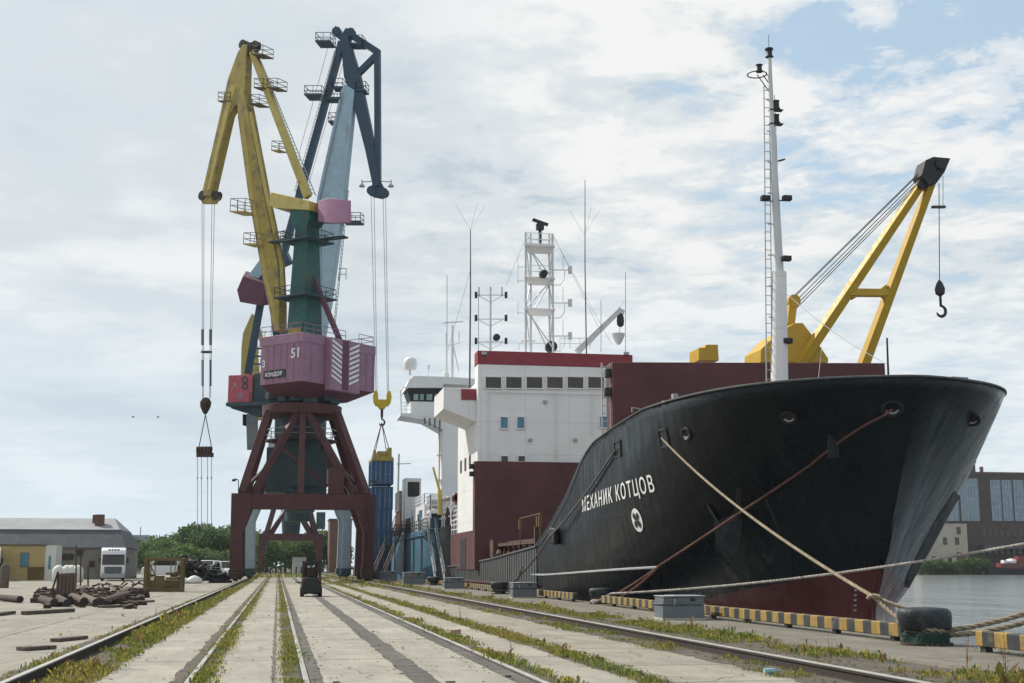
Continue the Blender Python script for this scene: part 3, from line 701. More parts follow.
# coaming rail behind the bulwark
cr = MB(); cr.bb(15.6, 15.8, 63, 95, 1.3, 2.6)
for i in range(16): cr.bb(15.45, 15.6, 64 + i * 2, 64.2 + i * 2, 1.3, 2.9)
cr.build('hatch_coaming', 'ship_maroon', ship, smooth=0)
MB().bb(15.3, 16.0, 63, 95, 2.92, 3.12).build('coaming_top', 'rust_steel', ship, smooth=0)
dp = MB(); 
MB().bb(15.05, 15.35, 76.9, 77.2, 1.3, 3.9).build('deck_post', 'rust_steel', ship, bevel=0.02); dp.bb(15.0, 15.6, 92, 93.5, 2.2, 3.4)
dp.tube((15.2, 91, 2.2), (15.8, 93, 3.0), 0.25).tube((15.3, 92.4, 1.5), (15.3, 92.4, 2.6), 0.35)
dp.build('deck_winch', 'rust_steel', ship)
rl = MB(); rl.bar((15.3, 83, 2.9), (15.3, 83, 4.7), 0.07).bar((15.3, 76.5, 2.9), (15.3, 76.5, 4.75), 0.07).bar((15.3, 83, 4.6), (15.3, 76.5, 4.65), 0.05)
for yy in (83, 77.2, 76.5): rl.box((15.3, yy, 4.2), 0.2, 0.2, 0.6)
rl.build('deck_railing', 'cage_mustard', ship, smooth=0)

# name on the bow, wrapped onto the plating
def wrap_on_hull(vs, fs, p0, p1, hgt, name, m, out=0.03, z_of=None):
    xs = [v[0] for v in vs]; W = max(xs) - min(xs); x0 = min(xs); y1 = max(v[1] for v in vs); P = []
    for v in vs:
        s = (v[0] - x0) / W; Y = p0[0] + (p1[0] - p0[0]) * s; z = p0[1] + (p1[1] - p0[1]) * s + v[1] / y1 * hgt
        q = hull_pt(Y, z, -1); P.append(q + hull_normal(Y, z, -1) * out)
    return MB().add(P, fs).build(name, m, ship, smooth=0)
vs_, fs_ = text_mesh('МЕХАНИК КОТЦОВ', 1.0, bold=0.012, space=1.22)
a_ = hull_hit(583, 512); b_ = hull_hit(656, 491)
wrap_on_hull(vs_, fs_, (a_.y, a_.z), (b_.y, b_.z), 0.70, 'name_lettering', 'white_marking')
# emblem: white disc with a four-bladed screw
em = hull_hit(637.5, 520); en = hull_normal(em.y, em.z, -1)
def on_hull_disc(poly, out):
    return [hull_pt(em.y - x, em.z + y, -1) + en * out for x, y in poly]
disc = [(0, 0)] + [(0.50 * math.cos(a), 0.50 * math.sin(a)) for a in np.linspace(0, 2 * math.pi, 33)[:-1]]
eb = MB().add(on_hull_disc(disc, 0.03), [(0, i, i % 32 + 1) for i in range(1, 33)]).build('emblem_disc', 'white_marking', ship, smooth=0)
bl = MB()
for k in range(4):
    a = math.pi / 4 + k * math.pi / 2; c, s = math.cos(a), math.sin(a)
    prof = [(0.03, -0.03), (0.16, -0.13), (0.34, -0.13), (0.39, 0.0), (0.34, 0.13), (0.16, 0.13), (0.03, 0.03)]
    bl.add(on_hull_disc([(c * r - s * t, s * r + c * t) for r, t in prof], 0.045), [tuple(range(7))])
bl.build('emblem_screw', 'black_metal', eb, smooth=0)
# hawse holes, fairleads
def hawse(px, py, r, side=-1, name='hawse_pipe'):
    p = hull_hit(px, py, side); n = hull_normal(p.y, p.z, side); t = n.to_track_quat('Z', 'Y').to_matrix()
    P = []; m = 20; prof = [(r * 1.0, -0.06), (r * 1.35, 0.02), (r * 1.30, 0.09), (r * 1.0, 0.10), (r * 0.80, 0.03), (r * 0.72, -0.02)]
    fs = []
    for q, z in prof:
        for k in range(m): P.append(p + t @ V((q * math.cos(k * 2 * math.pi / m), q * 0.85 * math.sin(k * 2 * math.pi / m), z)))
    for i in range(len(prof) - 1):
        for k in range(m): fs.append((i * m + k, i * m + (k + 1) % m, (i + 1) * m + (k + 1) % m, (i + 1) * m + k))
    o = MB().add(P, fs).build(name, 'black_metal', ship)
    c = MB(); c.add([p + t @ V((r * 0.74 * math.cos(k * 2 * math.pi / m), r * 0.63 * math.sin(k * 2 * math.pi / m), 0.012)) for k in range(m)], [tuple(range(m))]); c.build('hole', 'rust_dark', o, smooth=0)
    c = MB(); c.path([p + t @ V((r * 0.72 * math.cos(a), r * 0.6 * math.sin(a), 0.05)) for a in np.linspace(R(200), R(340), 12)], r * 0.13, 6); c.build('worn_lip', 'rail_top', o)
    return p + n * 0.1
H1 = hawse(892, 408, 0.30); H2 = hawse(789, 417, 0.24); hawse(687, 434, 0.24); hawse(972, 419, 0.24)
def fairlead(px, py, wy, hz):
    p = hull_hit(px, py); n = hull_normal(p.y, p.z)
    def q(dy, dz, out): return hull_pt(p.y + dy, p.z + dz) + n * out
    b = MB()
    ring = [(-wy, -hz), (wy, -hz), (wy, hz), (-wy, hz)]
    for i in range(4):
        a, c = ring[i], ring[(i + 1) % 4]; b.bar(q(*a, 0.02), q(*c, 0.02), 0.07, 0.07)
    o = b.build('fairlead', 'black_metal', ship)
    MB().add([q(*c, 0.015) for c in ring], [(0, 1, 2, 3)]).build('opening', 'black_metal', o, smooth=0)
    return p + n * 0.1
F1 = fairlead(664, 438, 0.36, 0.34); F2 = fairlead(618, 449, 0.45, 0.34)
# hatch outline and anchor in its pocket, port side
ap_ = hull_hit(742, 510); an = hull_normal(ap_.y, ap_.z)
def onh(px, py, out=0.02):
    p = hull_hit(px, py); return p + hull_normal(p.y, p.z) * out
pk = MB(); poly = [(690, 503), (738, 487), (768, 500), (780, 530), (772, 562), (742, 574), (716, 550)]
pc = onh(735, 530, 0.015); pk.add([pc] + [onh(*q, 0.015) for q in poly], [(0, i + 1, (i + 1) % 7 + 1) for i in range(7)]); pk.build('anchor_pocket', 'black_metal', ship, smooth=0)
an_ = MB(); an_.bar(onh(707, 505, 0.02), onh(721, 526, 0.05), 0.34, 0.05)
fl_ = [(714, 522), (735, 513), (743, 522), (741, 545), (729, 562), (717, 546)]
an_.add([onh(726, 535, 0.16)] + [onh(*q, 0.05) for q in fl_], [(0, i + 1, (i + 1) % 6 + 1) for i in range(6)])
an_.build('anchor', 'bollard_paint', ship, bevel=0.0, smooth=0)
# starboard anchor bolster: a dark wedge standing off the bow
def ons(px, py):
    best = None
    for dx in range(0, 60, 1):
        h = hull_hit(px - dx, py, 1)
        if h and h.x > CLX: return h
    return None
wd = MB(); P = []
for (x0, y0), (x1, y1), (x2, y2) in (((955, 490), (958, 500), (950, 492)), ((938, 516), (946, 524), (936, 520)), ((922, 545), (934, 549), (920, 548)), ((908, 572), (919, 575), (906, 575)), ((904, 584), (907, 588), (903, 586))):
    a = ons(x0, y0); b = ons(x1, y1)
    if a is None or b is None: continue
    n = hull_normal(a.y, a.z, 1); n2 = hull_normal(b.y, b.z, 1)
    P.append([a + n * 0.02, a.lerp(b, 0.5) + n * 0.16, b + n2 * 0.02])
if len(P) > 1:
    o_ = 0; vv = [q for r in P for q in r]; ff = []
    for i in range(len(P) - 1):
        for k in range(2): ff.append((3 * i + k, 3 * i + k + 1, 3 * i + k + 4, 3 * i + k + 3))
    wd.add(vv, ff)
wd.build('anchor_bolster', 'black_metal', ship, smooth=0)
# draught marks
for i in range(6):
    dm = MB(); p = onh(856 - i * 0.2, 585 + i * 5.0, 0.02); q = onh(858, 585 + i * 5.0, 0.02)
    dm.obox(p, (q - p) * 0.5, V((0, 0.01, 0)), V((0, 0, 0.035))); dm.build('draught_mark', 'galv_grey', ship, smooth=0)
# square black fender / rat guard plate seen on the hull
fd = onh(557, 536, 0.2); MB().obox(fd, (0.14, 0, 0), (0, 0.75, 0.05), (0, -0.03, 0.42)).build('hull_fender', 'rubber', ship, bevel=0.08)
# bow details on the bulwark
bd = MB()
for px0, px1, y in ((952, 968, 381), (632, 640, 411), (776, 792, 385)):
    bd = MB(); p = onZ(px0, y + 1, 8.05); q = onZ(px1, y + 2, 8.05); bd.path([p, p + V((0, 0, 0.18)), q + V((0, 0, 0.18)), q], 0.03, 6); bd.build('bulwark_hoop', 'galv_grey', ship)
bt = MB()
for px, top in ((675, 394), (665, 401)):
    p = onY(px, 405, 52.0); q = onY(px, top, 52.0); bt.box(((p.x), 52.0, (6.95 + q.z) / 2), 0.24, 0.24, q.z - 6.95)
bt.build('vent_post', 'galv_grey', ship, bevel=0.02)
p = onY(888, 380, 43.2); q = onY(887, 338, 43.2); MB().tube((p.x, 43.2, 6.95), q, 0.045, 8, 0.035).build('jack_staff', 'black_metal', ship)

# maroon hold box forward
BY = 59.03
b0 = onY(612, 362, BY); b1 = onY(885, 363, BY)
hb_ = MB().prism([(b0.x, BY + 0.6, 1.3), (b1.x, BY + 0.6, 1.3), (b1.x, BY + 0.6, b1.z), (b0.x, BY + 0.6, b0.z)], (0, 1.2, 0)).bb(b0.x + 0.9, b1.x - 0.2, BY + 1.21, 94.9, 1.3, 3.3)
hb_.build('hold_box', 'ship_maroon', ship, bevel=0.04)
st = MB()
st.bb(b1.x + 0.003, b1.x + 0.35, BY + 0.1, BY + 0.5, b0.z - 0.75, b0.z - 0.35); st.bb(b0.x - 0.25, b0.x - 0.003, BY + 0.1, BY + 0.5, b0.z - 0.7, b0.z - 0.3).bb(b0.x - 0.3, b0.x - 0.003, BY + 0.1, BY + 0.5, b0.z - 1.6, b0.z - 1.2)
st.build('box_bracket', 'black_metal', ship, bevel=0.02)
ld = MB(); ld.ladder((b0.x - 0.22, BY + 0.3, 5.5), (b0.x - 0.22, BY + 0.3, b0.z), 0.42, (1, 0, 0), 0.03, 0.35); ld.build('box_ladder', 'mast_rusty', ship, smooth=0)

# white superstructure aft
SY = 96.0
s0 = onY(478, 362, SY); s1 = onY(632, 350, SY); SX0 = s0.x; SX1 = s1.x
ztp = onY(478, 350.5, SY).z; zbd = onY(478, 364, SY).z
ZBODY = onY(460, 386, SY + 3).z
sp = MB().bb(SX0, SX1, SY, SY + 1.6, 1.3, zbd - 0.002).bb(SX0 + 0.002, SX1, SY + 1.6, 107, 1.3, ZBODY); sp.build('superstructure', 'white_paint', ship, bevel=0.03)
roof = MB().bb(SX0 - 0.03, SX1 + 0.03, SY - 0.03, SY + 1.63, zbd, ztp); rf_ = roof.build('roof_band', 'ship_band_red', ship, bevel=0.02)
lamp = MB()
for px in (484, 626): q = onY(px, 353.5, SY); lamp.bb(q.x - 0.2, q.x + 0.2, SY - 0.22, SY - 0.033, q.z - 0.13, q.z + 0.1)
lamp.build('deck_floodlight', 'galv_grey', ship, bevel=0.02)
def window(x0, y0, x1, y1, m='dark_window', Yp=SY, fr=0.09):
    a = onY(x0, y1, Yp); b = onY(x1, y0, Yp)
    f = MB()
    for c0, c1, d0, d1 in ((a.x - fr, b.x + fr, a.z - fr, a.z), (a.x - fr, b.x + fr, b.z, b.z + fr), (a.x - fr, a.x, a.z, b.z), (b.x, b.x + fr, a.z, b.z)): f.bb(c0, c1, Yp - 0.12, Yp - 0.002, d0, d1)
    o = f.build('window', 'white_paint', ship, bevel=0.02)
    MB().bb(a.x, b.x, Yp - 0.025, Yp - 0.003, a.z, b.z).build('pane', m, o, smooth=0)
for i in range(6): window(485.5 + 20.5 * i, 377.6, 501.0 + 20.5 * i, 388.0)
for x in (500.5, 517.2): window(x, 417.5, x + 7, 428.2, 'blue_window')
window(600.0, 417.0, 607.5, 427.5, 'blue_window')
for x in (501.2, 518.3): window(x, 456.4, x + 6.5, 461.5, 'dark_window')
for px, ya, yb in ((488, 392, 458), (556, 392, 459), (592, 392, 436)): MB().tube(onY(px, ya, SY - 0.08), onY(px, yb, SY - 0.08), 0.04, 6).build('wall_pipe', 'white_paint', ship)
for px, py in ((530, 440), (545, 402), (575, 440)): q = onY(px, py, SY); MB().bb(q.x - 0.14, q.x + 0.14, SY - 0.16, SY - 0.003, q.z - 0.12, q.z + 0.12).build('wall_lamp', 'galv_grey', ship, bevel=0.02)
q = onY(486, 392, SY); MB().bar((q.x, SY - 0.12, q.z), (SX1 - 1, SY - 0.12, q.z), 0.05).build('grab_rail', 'white_paint', ship, smooth=0)
# lower maroon front
lw = MB(); q0 = onY(475, 461, 95.0); lw.bb(q0.x, SX1 + 3, 95.0, 95.99, 1.3, q0.z); lw.build('front_bulkhead', 'ship_maroon', ship, bevel=0.02)
MB().bb(q0.x - 0.35, q0.x - 0.003, 95.2, 95.6, q0.z - 0.55, q0.z - 0.2).bb(q0.x - 0.35, q0.x - 0.003, 95.2, 95.6, q0.z - 1.1, q0.z - 0.75).build('side_light', 'black_metal', ship, bevel=0.02)
# wing on the port side
wg = MB(); wt = onY(460, 390, SY + 2).z; wu = onY(460, 417, SY + 2).z
xw = onY(443.5, 400, SY + 0.8).x
wgp = [(SX0 - 0.002, SY + 0.8, wt), (SX0 - 0.002, SY + 0.8, wu - 0.5), (xw, SY + 0.8, wu + 0.45), (xw, SY + 0.8, wt)]
wg.prism([V(p) + V((0, 3.0, 0)) for p in wgp], (0, 6, 0)); wg.build('wing_deck', 'white_paint', ship, bevel=0.03)
MB().bb(SX0 - 1.15, SX0 - 0.002, SY + 0.72, SY + 0.797, wt - 0.9, wt - 0.1).build('wing_band', 'ship_band_red', ship, smooth=0)
# side wall openings, lower port side passage
pp = MB()
for k, y in enumerate((99.5, 102, 104.5)): pp.bb(SX0 - 0.04, SX0 - 0.003, y, y + 0.8, 9.0, 10.0)
pp.build('side_porthole', 'dark_window', ship, smooth=0)
pr = MB(); pr.rails([(15.0, 96, 5.2), (15.0, 118, 5.2)], 1.1, 0.03, 3, 1.6); pr.build('side_railing', 'white_paint', ship, smooth=0)

# foremast
MY = 55.5
def mq(x, y): return onY(x, y, MY)
m0 = mq(779.5, 382); m1 = mq(779, 272); m2 = mq(773, 150); m3 = mq(769.5, 58)
MB().path([(m0.x, MY, 6.95), m0, m1], 0.38, 14, [0.40, 0.39, 0.34]).build('mast_trunk', 'white_paint', ship)
MB().path([m1, mq(775.5, 200), m2, mq(770.5, 88), m3], 0.2, 12, [0.22, 0.19, 0.15, 0.11, 0.09]).build('mast_topmast', 'mast_grey', ship)
l0 = mq(769.3, 384); l1 = mq(766.6, 86); MB().ladder(l0, l1, 0.27, (1, 0, 0), 0.022, 0.42).build('mast_ladder', 'mast_rusty', ship, smooth=0)
mb_ = MB()
for k in range(9):
    y = 100 + k * 31; mb_.bar(mq(766.7 + k * 0.3, y), mq(772 + k * 0.7, y), 0.05)
mb_.tube(mq(774.5, 95), mq(785, 372), 0.02, 5); mb_.tube(mq(770, 90), mq(771.5, 372), 0.018, 5); mb_.build('mast_bracket', 'mast_rusty', ship, smooth=0)
ml = MB()
for x, y in ((776, 105), (776, 119)):
    ml = MB(); q = mq(x, y); ml.lathe(q - V((0, 0, 0.25)), [(0.2, 0), (0.2, 0.08), (0.15, 0.1), (0.15, 0.4), (0.18, 0.45)], 12); ml.bar(q + V((-0.35, 0, -0.27)), q + V((0.3, 0, -0.27)), 0.3, 0.05); ml.build('mast_lamp', 'black_metal', ship)
ml = MB()
q = mq(769.3, 57); ml.lathe(q, [(0.2, 0), (0.14, 0.1), (0.14, 0.3), (0.2, 0.36), (0.2, 0.42)], 12); ml.tube(q + V((0, 0, 0.4)), q + V((0, 0, 1.1)), 0.015)
ml.build('mast_lamp', 'black_metal', ship)
sp_ = MB()
for x, y in ((784.5, 200), (763, 200), (784, 260), (785, 342)):
    q = mq(x, y); sp_.box(q + V((0, -0.3, 0)), 0.42, 0.3, 0.24); sp_.bar(q + V((0, -0.1, -0.05)), V((mq(778, y).x, MY, q.z - 0.05)), 0.06)
q = mq(778, 161); sp_.bar(q, q + V((0.35, 0, 0.1)), 0.2, 0.06)
sp_.build('mast_floodlight', 'black_metal', ship, bevel=0.03)
hp = MB(); hc_ = mq(757, 74.5); hp.path([hc_ + V((0.45 * math.cos(a), 0.45 * math.sin(a), 0)) for a in np.linspace(0, 2 * math.pi, 25)], 0.03, 6)
hp.tube(hc_ + V((0.3, 0, 0)), mq(768, 82), 0.025).tube(hc_ + V((0, 0, 0)), mq(768, 90), 0.025); hp.lathe(mq(759.5, 72), [(0.17, 0), (0.17, 0.05), (0.12, 0.1), (0.12, 0.3), (0.18, 0.35)], 12); hp.tube(hc_ + V((0.45, 0, 0)), mq(769, 75), 0.025)
hp.build('mast_hoop', 'black_metal', ship)

# yellow deck crane behind the hold box
KY = 84.0
def kq(x, y, dy=0): return onY(x, y, KY + dy)
dc = MB(); p1 = kq(758, 364); 
kf = [kq(752.5, 366), kq(752.5, 353), kq(768, 338), kq(786, 327), kq(794, 327), kq(807, 344), kq(819, 362), kq(819, 366)]
dc.prism(kf, (0, 3.2, 0)); dc.lathe((kq(787, 366).x, KY, 1.3), [(1.3, 0), (1.3, kq(787, 366).z - 1.2)], 20)
crn = dc.build('deck_crane', 'ship_yellow', ship, bevel=0.05)
hd = MB(); a0 = kq(788, 330); a1 = kq(791.5, 302); hd.bar(a0, a1, 0.55, 0.9, side=(1, 0, 0)); hd.lathe(kq(792, 302) - V((0, 0, 0)), [(0.45, -0.5), (0.45, 0.5)], 14, 'Y'); hd.build('post_head', 'ship_yellow', crn)
bm1 = MB(); T = V(kq(932, 166)); f1 = kq(797, 368, -1.5); f2 = kq(862, 368, -1.5); T1 = kq(925, 178, -6); T2 = kq(931, 180, -6)
T1 = onY(924, 180, KY - 5); T2 = onY(932, 180, KY - 5)
bm1.bar(f1, T1, 0.64, 0.7, side=(1, 0, 0.3), w2=0.5, h2=0.5); bm1.bar(f2, T2, 0.64, 0.7, side=(1, 0, 0.3), w2=0.5, h2=0.5)
c1 = f1.lerp(T1, 0.40); c2 = f2.lerp(T2, 0.40); bm1.bar(c1, c2, 0.5, 0.6, side=(0, 0, 1))
bm1.prism([c1 + V((0.25, 0, 0.55)), c1 + V((0.25, 0, -0.5)), c1 + V((1.1, 0, 0.0))], (0, 0.4, 0)); bm1.prism([c2 + V((-0.25, 0, 0.6)), c2 + V((-0.3, 0, -0.5)), c2 + V((-1.1, 0, 0.0))], (0, 0.4, 0))
bm1.build('boom', 'ship_yellow', crn, bevel=0.04)
bh = MB(); hq = [onY(x, y, KY - 5) for x, y in ((917, 178), (921, 163), (929, 159.5), (946, 161), (940, 175), (932, 186), (924, 188))]; bh.prism(hq, (0, 1.3, 0))
bh.lathe(onY(922, 184, KY - 5.3), [(0.35, -0.15), (0.35, 0.15)], 14, 'Y').lathe(onY(938, 166, KY - 5.3), [(0.4, -0.5), (0.4, 0.6)], 14, 'Y')
bh.build('boom_head', 'black_metal', crn, bevel=0.04)
wr = MB()
for dx, dy in ((-1.2, -3), (-0.5, -2), (0.8, 2), (1.3, 6), (1.8, 9)):
    wr.tube(kq(791 + dx, 303 + dy), onY(920 + dx, 175 + dy * 0.7, KY - 5), 0.03, 6)
wr.build('luffing_wire', 'wire_dark', crn)
hw = MB(); ht = onY(939, 183, KY - 5); hk = onY(939.5, 283, KY - 5)
hw.tube(onY(943, 176, KY - 5), onY(943, 207, KY - 5), 0.02).tube(ht, hk, 0.03); hw.bar(onY(932, 207, KY - 5), onY(945, 207, KY - 5), 0.25, 0.15); hw.build('hoist_wire', 'wire_dark', crn)
def hook(mb, c, s):
    pts = [c + V((0, 0, 0.0)), c + V((0, 0, -0.35 * s))] + [c + V((0.36 * s * math.sin(a), 0, -0.75 * s + 0.40 * s * math.cos(a))) for a in np.linspace(R(0), R(255), 16)]
    mb.path(pts, 0.1 * s, 8, [0.1 * s] * 6 + [0.12 * s] * (len(pts) - 10) + [0.1 * s, 0.09 * s, 0.07 * s, 0.04 * s]); return mb
hk_ = MB(); hk_.lathe(hk + V((0, 0, -0.9)), [(0.1, 0), (0.3, 0.15), (0.34, 0.5), (0.2, 0.9), (0.06, 1.1)], 12); hk_.tube(hk + V((0, 0, -1.3)), hk + V((0, 0, -0.9)), 0.09)
hook(hk_, hk + V((0, 0, -1.25)), 0.9); hk_.build('hook', 'black_metal', crn)
MB().prism([onY(x, y, 80) for x, y in ((694, 363), (694, 350), (700, 350), (701, 347), (713, 347), (714, 363))], (0, 2, 0)).build('crane_cradle', 'ship_yellow', ship, bevel=0.04)
stay = MB(); stay.path(cat_rope(mq(776, 283), onY(887, 364, 44), 0.3, 12), 0.014, 5); stay.tube(onY(822, 345, 56), onY(818, 382, 50), 0.012); stay.build('rigging_wire', 'wire_light', ship)

# radar lattice mast on the superstructure
RY = 101.0
def rq(x, y, dy=0): return onY(x, y, RY + dy)
lat = MB(); cs = {}
for nm, x, dy in (('a', 525.5, -1), ('b', 552.5, -1), ('c', 530.5, 1.2), ('d', 549, 1.2)):
    t = rq(x, 234, dy); b = V((t.x, t.y, ZBODY)); cs[nm] = (b, t); lat.tube(b, t, 0.09, 8)
def lv(n_, y): b, t = cs[n_]; z = rq(540, y).z; return V((b.x, b.y, z))
for y0, y1, fl in ((350, 312, 0), (312, 281, 1), (281, 247, 0)):
    for u, v_ in (('a', 'b'), ('c', 'd'), ('a', 'c'), ('b', 'd')):
        lat.tube(lv(u, y1), lv(v_, y1), 0.05, 6); lat.tube(lv(u if fl else v_, y0), lv(v_ if fl else u, y1), 0.05, 6)
lat.build('radar_mast', 'mast_grey', ship)
pl_ = MB()
for y in (249, 281, 312):
    a, b, c, d = (lv(k, y) for k in 'abdc'); pl_.prism([a + V((-.15, -.2, 0)), b + V((.15, -.2, 0)), c + V((.15, .2, 0)), d + V((-.15, .2, 0))], (0, 0, 0.12))
    pl_.build('mast_platform', 'white_paint', ship, smooth=0); pl_ = MB()
    if y < 300: pl_.rails([a + V((0, 0, .05)), b + V((0, 0, .05)), c + V((0, 0, .05)), d + V((0, 0, .05))], 1.0, 0.025, 2, 1.0, True).build('mast_railing', 'white_paint', ship, smooth=0); pl_ = MB()
rd = MB(); t = rq(540, 235); rd.tube((t.x, RY, rq(540, 249).z), (t.x, RY, rq(540, 225).z), 0.14); rd.box((t.x, RY, rq(540, 227).z), 0.6, 0.5, 0.5); rd.bar(rq(532.5, 219.5), rq(548, 225), 0.3, 0.22); rd.build('radar_scanner', 'black_metal', ship, bevel=0.02)
q = rq(543.5, 274, -1.4); MB().lathe(q, [(0.1, -0.35), (0.30, -0.3), (0.33, 0.2), (0.15, 0.4)], 16, 'Y').build('searchlight', 'black_metal', ship)
for y, x1 in ((270, 571), (303, 571), (336, 571)):
    am = MB(); am.tube(rq(549, y), rq(x1 - 2, y), 0.045, 6); am.box(rq(x1 - 1, y), 0.28, 0.28, 0.6); am.tube(rq(563, y), rq(563, y - 16), 0.025, 6); am.path([rq(565, y), rq(564, y + 10), rq(560, y + 15), rq(549, y + 15)], 0.035, 6); am.build('aerial_arm', 'mast_grey', ship)
am = MB()
for y in (267, 281, 313): am.tube(rq(517, y), rq(527, y), 0.035, 6); am.tube(rq(518, y + 2), rq(518, y - 12), 0.025, 6)
am.build('aerial_arm', 'mast_grey', ship)
# second mast with cross arms
tm = MB(); t0 = rq(490.5, 288); tm.tube((t0.x, RY, ZBODY), t0, 0.11, 8, 0.08)
for y in (296, 320, 343):
    tm.tube(rq(475, y - 1), rq(507, y - 1), 0.05, 6); tm.tube(rq(479, y), rq(490, y + 6), 0.035, 6); tm.tube(rq(502, y), rq(491, y + 6), 0.035, 6)
tm.build('signal_mast', 'mast_grey', ship)
tl = MB()
for y in (295, 318, 341):
    for x in (476, 506): tl.box(rq(x, y), 0.2, 0.2, 0.5)
tl.lathe(rq(496.5, 337.5, -0.5), [(0.1, -0.2), (0.28, -0.18), (0.28, 0.15), (0.12, 0.3)], 14, 'Y')
for x in (479, 502, 490.5): tl.tube(rq(x, 296), rq(x, 287), 0.04)
tl.build('signal_lamp', 'black_metal', ship)
wh = MB()
for x, y0, y1, r in ((470.5, 352, 230, 0.075), (585, 352, 180, 0.06)):
    t = rq(x, y1); wh.path([(t.x, RY, ZBODY), rq(x, (y0 + y1) / 2), t], r, 6, [r, r * 0.75, r * 0.45])
for cx_, y in ((470.5, 230), (584.5, 235)):
    wh.tube(rq(cx_, y), rq(cx_ - 15, y - 25), 0.009, 5).tube(rq(cx_, y), rq(cx_ + 15, y - 25), 0.009, 5).tube(rq(cx_, y), rq(cx_ + 7, y - 28), 0.009, 5)
for x, y0, y1 in ((447, 372, 275), (478.5, 352, 295), (625.5, 352, 272), (601, 352, 300)): wh.tube(rq(x, y0), rq(x, y1), 0.022, 5)
wh.build('whip_aerial', 'wire_dark', ship)
sw = MB()
for a, b in (((525, 240), (506, 285)), ((553, 235), (600, 330)), ((553, 236), (612, 345)), ((470.5, 270), (448, 350)), ((590, 345), (625, 300))): sw.tube(rq(*a), rq(*b), 0.014, 5)
sw.build('stay_wire', 'wire_light', ship)
dvt = MB(); dvt.bar(rq(577, 352, 1), rq(621, 309, 1), 0.5, 0.55, w2=0.35, h2=0.4); dvt.bar(rq(618, 310, 1), rq(624, 313, 1), 0.3, 0.4); dvt.rails([rq(560, 349, 1), rq(590, 349, 1)], 0.9, 0.025, 2, 1.0); dv = dvt.build('boat_davit', 'mast_grey', ship, bevel=0.03)
MB().lathe(rq(620.5, 327, 1), [(0.1, 0), (0.28, 0.15), (0.32, 0.5), (0.28, 0.9), (0.1, 1.1)], 12).build('davit_block', 'black_metal', dv)
MB().lathe(rq(618.5, 345, 1), [(0.05, 0), (0.22, 0.15), (0.52, 0.75), (0.55, 0.95), (0.05, 1.0)], 14).tube(rq(618.5, 336, 1), rq(620, 328, 1), 0.04).build('davit_buoy', 'mast_grey', dv)
ms = MB(); q = rq(551, 347); ms.lathe(q, [(0.1, -0.4), (0.46, -0.35), (0.46, 0.3), (0.2, 0.5)], 16, 'Y'); ms.build('roof_searchlight', 'black_metal', ship)
mr = MB(); mr.rails([rq(519, 350), rq(545, 350)], 0.55, 0.03, 1, 1.2); mr.bar(rq(521, 341), rq(535, 341), 0.12); mr.build('roof_railing', 'white_paint', ship, smooth=0)
# maroon lower house side, stern plating and poop gear
MB().bb(SX0 - 0.06, SX0 - 0.004, 96.6, 106.9, 1.3, 4.2).bb(SX0 + 0.1, SX1, 107.003, 112, 1.3, 4.2).build('side_skirt', 'ship_maroon', ship, smooth=0)
MB().bb(SX0 - 0.09, SX0 - 0.061, 101.5, 104.5, 1.4, 3.7).build('side_doorway', 'black_metal', ship, smooth=0)
sb = MB(); sb.path([(15.1, 117.5, -1.5), (15.1, 117.5, 2), (15.1, 117.6, 5.0)], 0.8, 16); sb.bb(15.1, 28.3, 117.3, 121.2, -1.5, 5.0); sb.build('stern_quarter', 'ribbed_grey', ship)
po = MB(); po.rails([(14.7, 113, 5.05), (14.7, 120.8, 5.05), (20, 120.8, 5.05)], 2.4, 0.05, 3, 1.6); po.rails([(14.7, 112.4, 4.2), (14.7, 97.5, 4.2)], 1.2, 0.035, 3, 1.5); po.rails([(14.7, 113, 5.05), (20, 113, 5.05)], 2.4, 0.06, 3, 1.8)
po.bb(14.5, 19.5, 113, 120, 7.45, 7.6); po.bb(16, 19, 118, 120, 5.05, 7.4); po.build('poop_railing', 'white_paint', ship, smooth=0)
pw = MB(); pw.lathe((15.6, 115, 5.9), [(0.8, -1), (0.8, -0.9), (0.35, -0.85), (0.35, 0.85), (0.8, 0.9), (0.8, 1)], 16, 'X'); pw.box((15.6, 115, 5.3), 2.2, 1.2, 0.6); pw.build('mooring_winch', 'rust_dark', ship)
pc_ = MB(); pc_.bar(onY(440, 492, 114), onY(433, 467, 114), 0.22, 0.22, w2=0.16, h2=0.16); pc_.tube(onY(440, 515, 114), onY(440, 490, 114), 0.22); pc_.build('stores_crane', 'crane_yellow_clean', ship, bevel=0.03)
lr = MB(); q = onY(457, 498, 113); lr.lathe(q, [(0.28, -0.09), (0.42, -0.09), (0.46, 0), (0.42, 0.09), (0.28, 0.09), (0.28, -0.09)], 20, 'Y'); lr.build('lifebuoy', 'boat_red', ship)

# ================================================================== BLUE SHIP ASTERN
ship2 = thing('blue_ship', 'blue hulled ship with white bridge wing and radar dome lying astern of the black ship', 'ship', (21.5, 128, 0))
hl = MB()
pr_ = [(128.5, 3.0, 3.5), (129.5, 5.8, 6.4), (133, 6.9, 7.0), (150, 7, 7), (195, 7, 7), (206, 5.5, 6.2), (214, 0.4, 1.5)]
hl.loft([[(21.5 - a * 0.9, y, -2.0), (21.5 - a, y, 0.5), (21.5 - b, y, 5.2), (21.5 + b, y, 5.2), (21.5 + a, y, 0.5), (21.5 + a * 0.9, y, -2.0)] for y, a, b in pr_])
hl.build('hull', 'ship_blue', ship2, smooth=30)
hs = MB().bb(14.9, 26, 136, 150, 5.2, 7.9); hs.build('deckhouse', 'white_paint', ship2, bevel=0.03)
MB().bb(14.84, 14.895, 138, 141, 5.3, 7.4).build('blue_door', 'ship_blue', ship2, smooth=0)
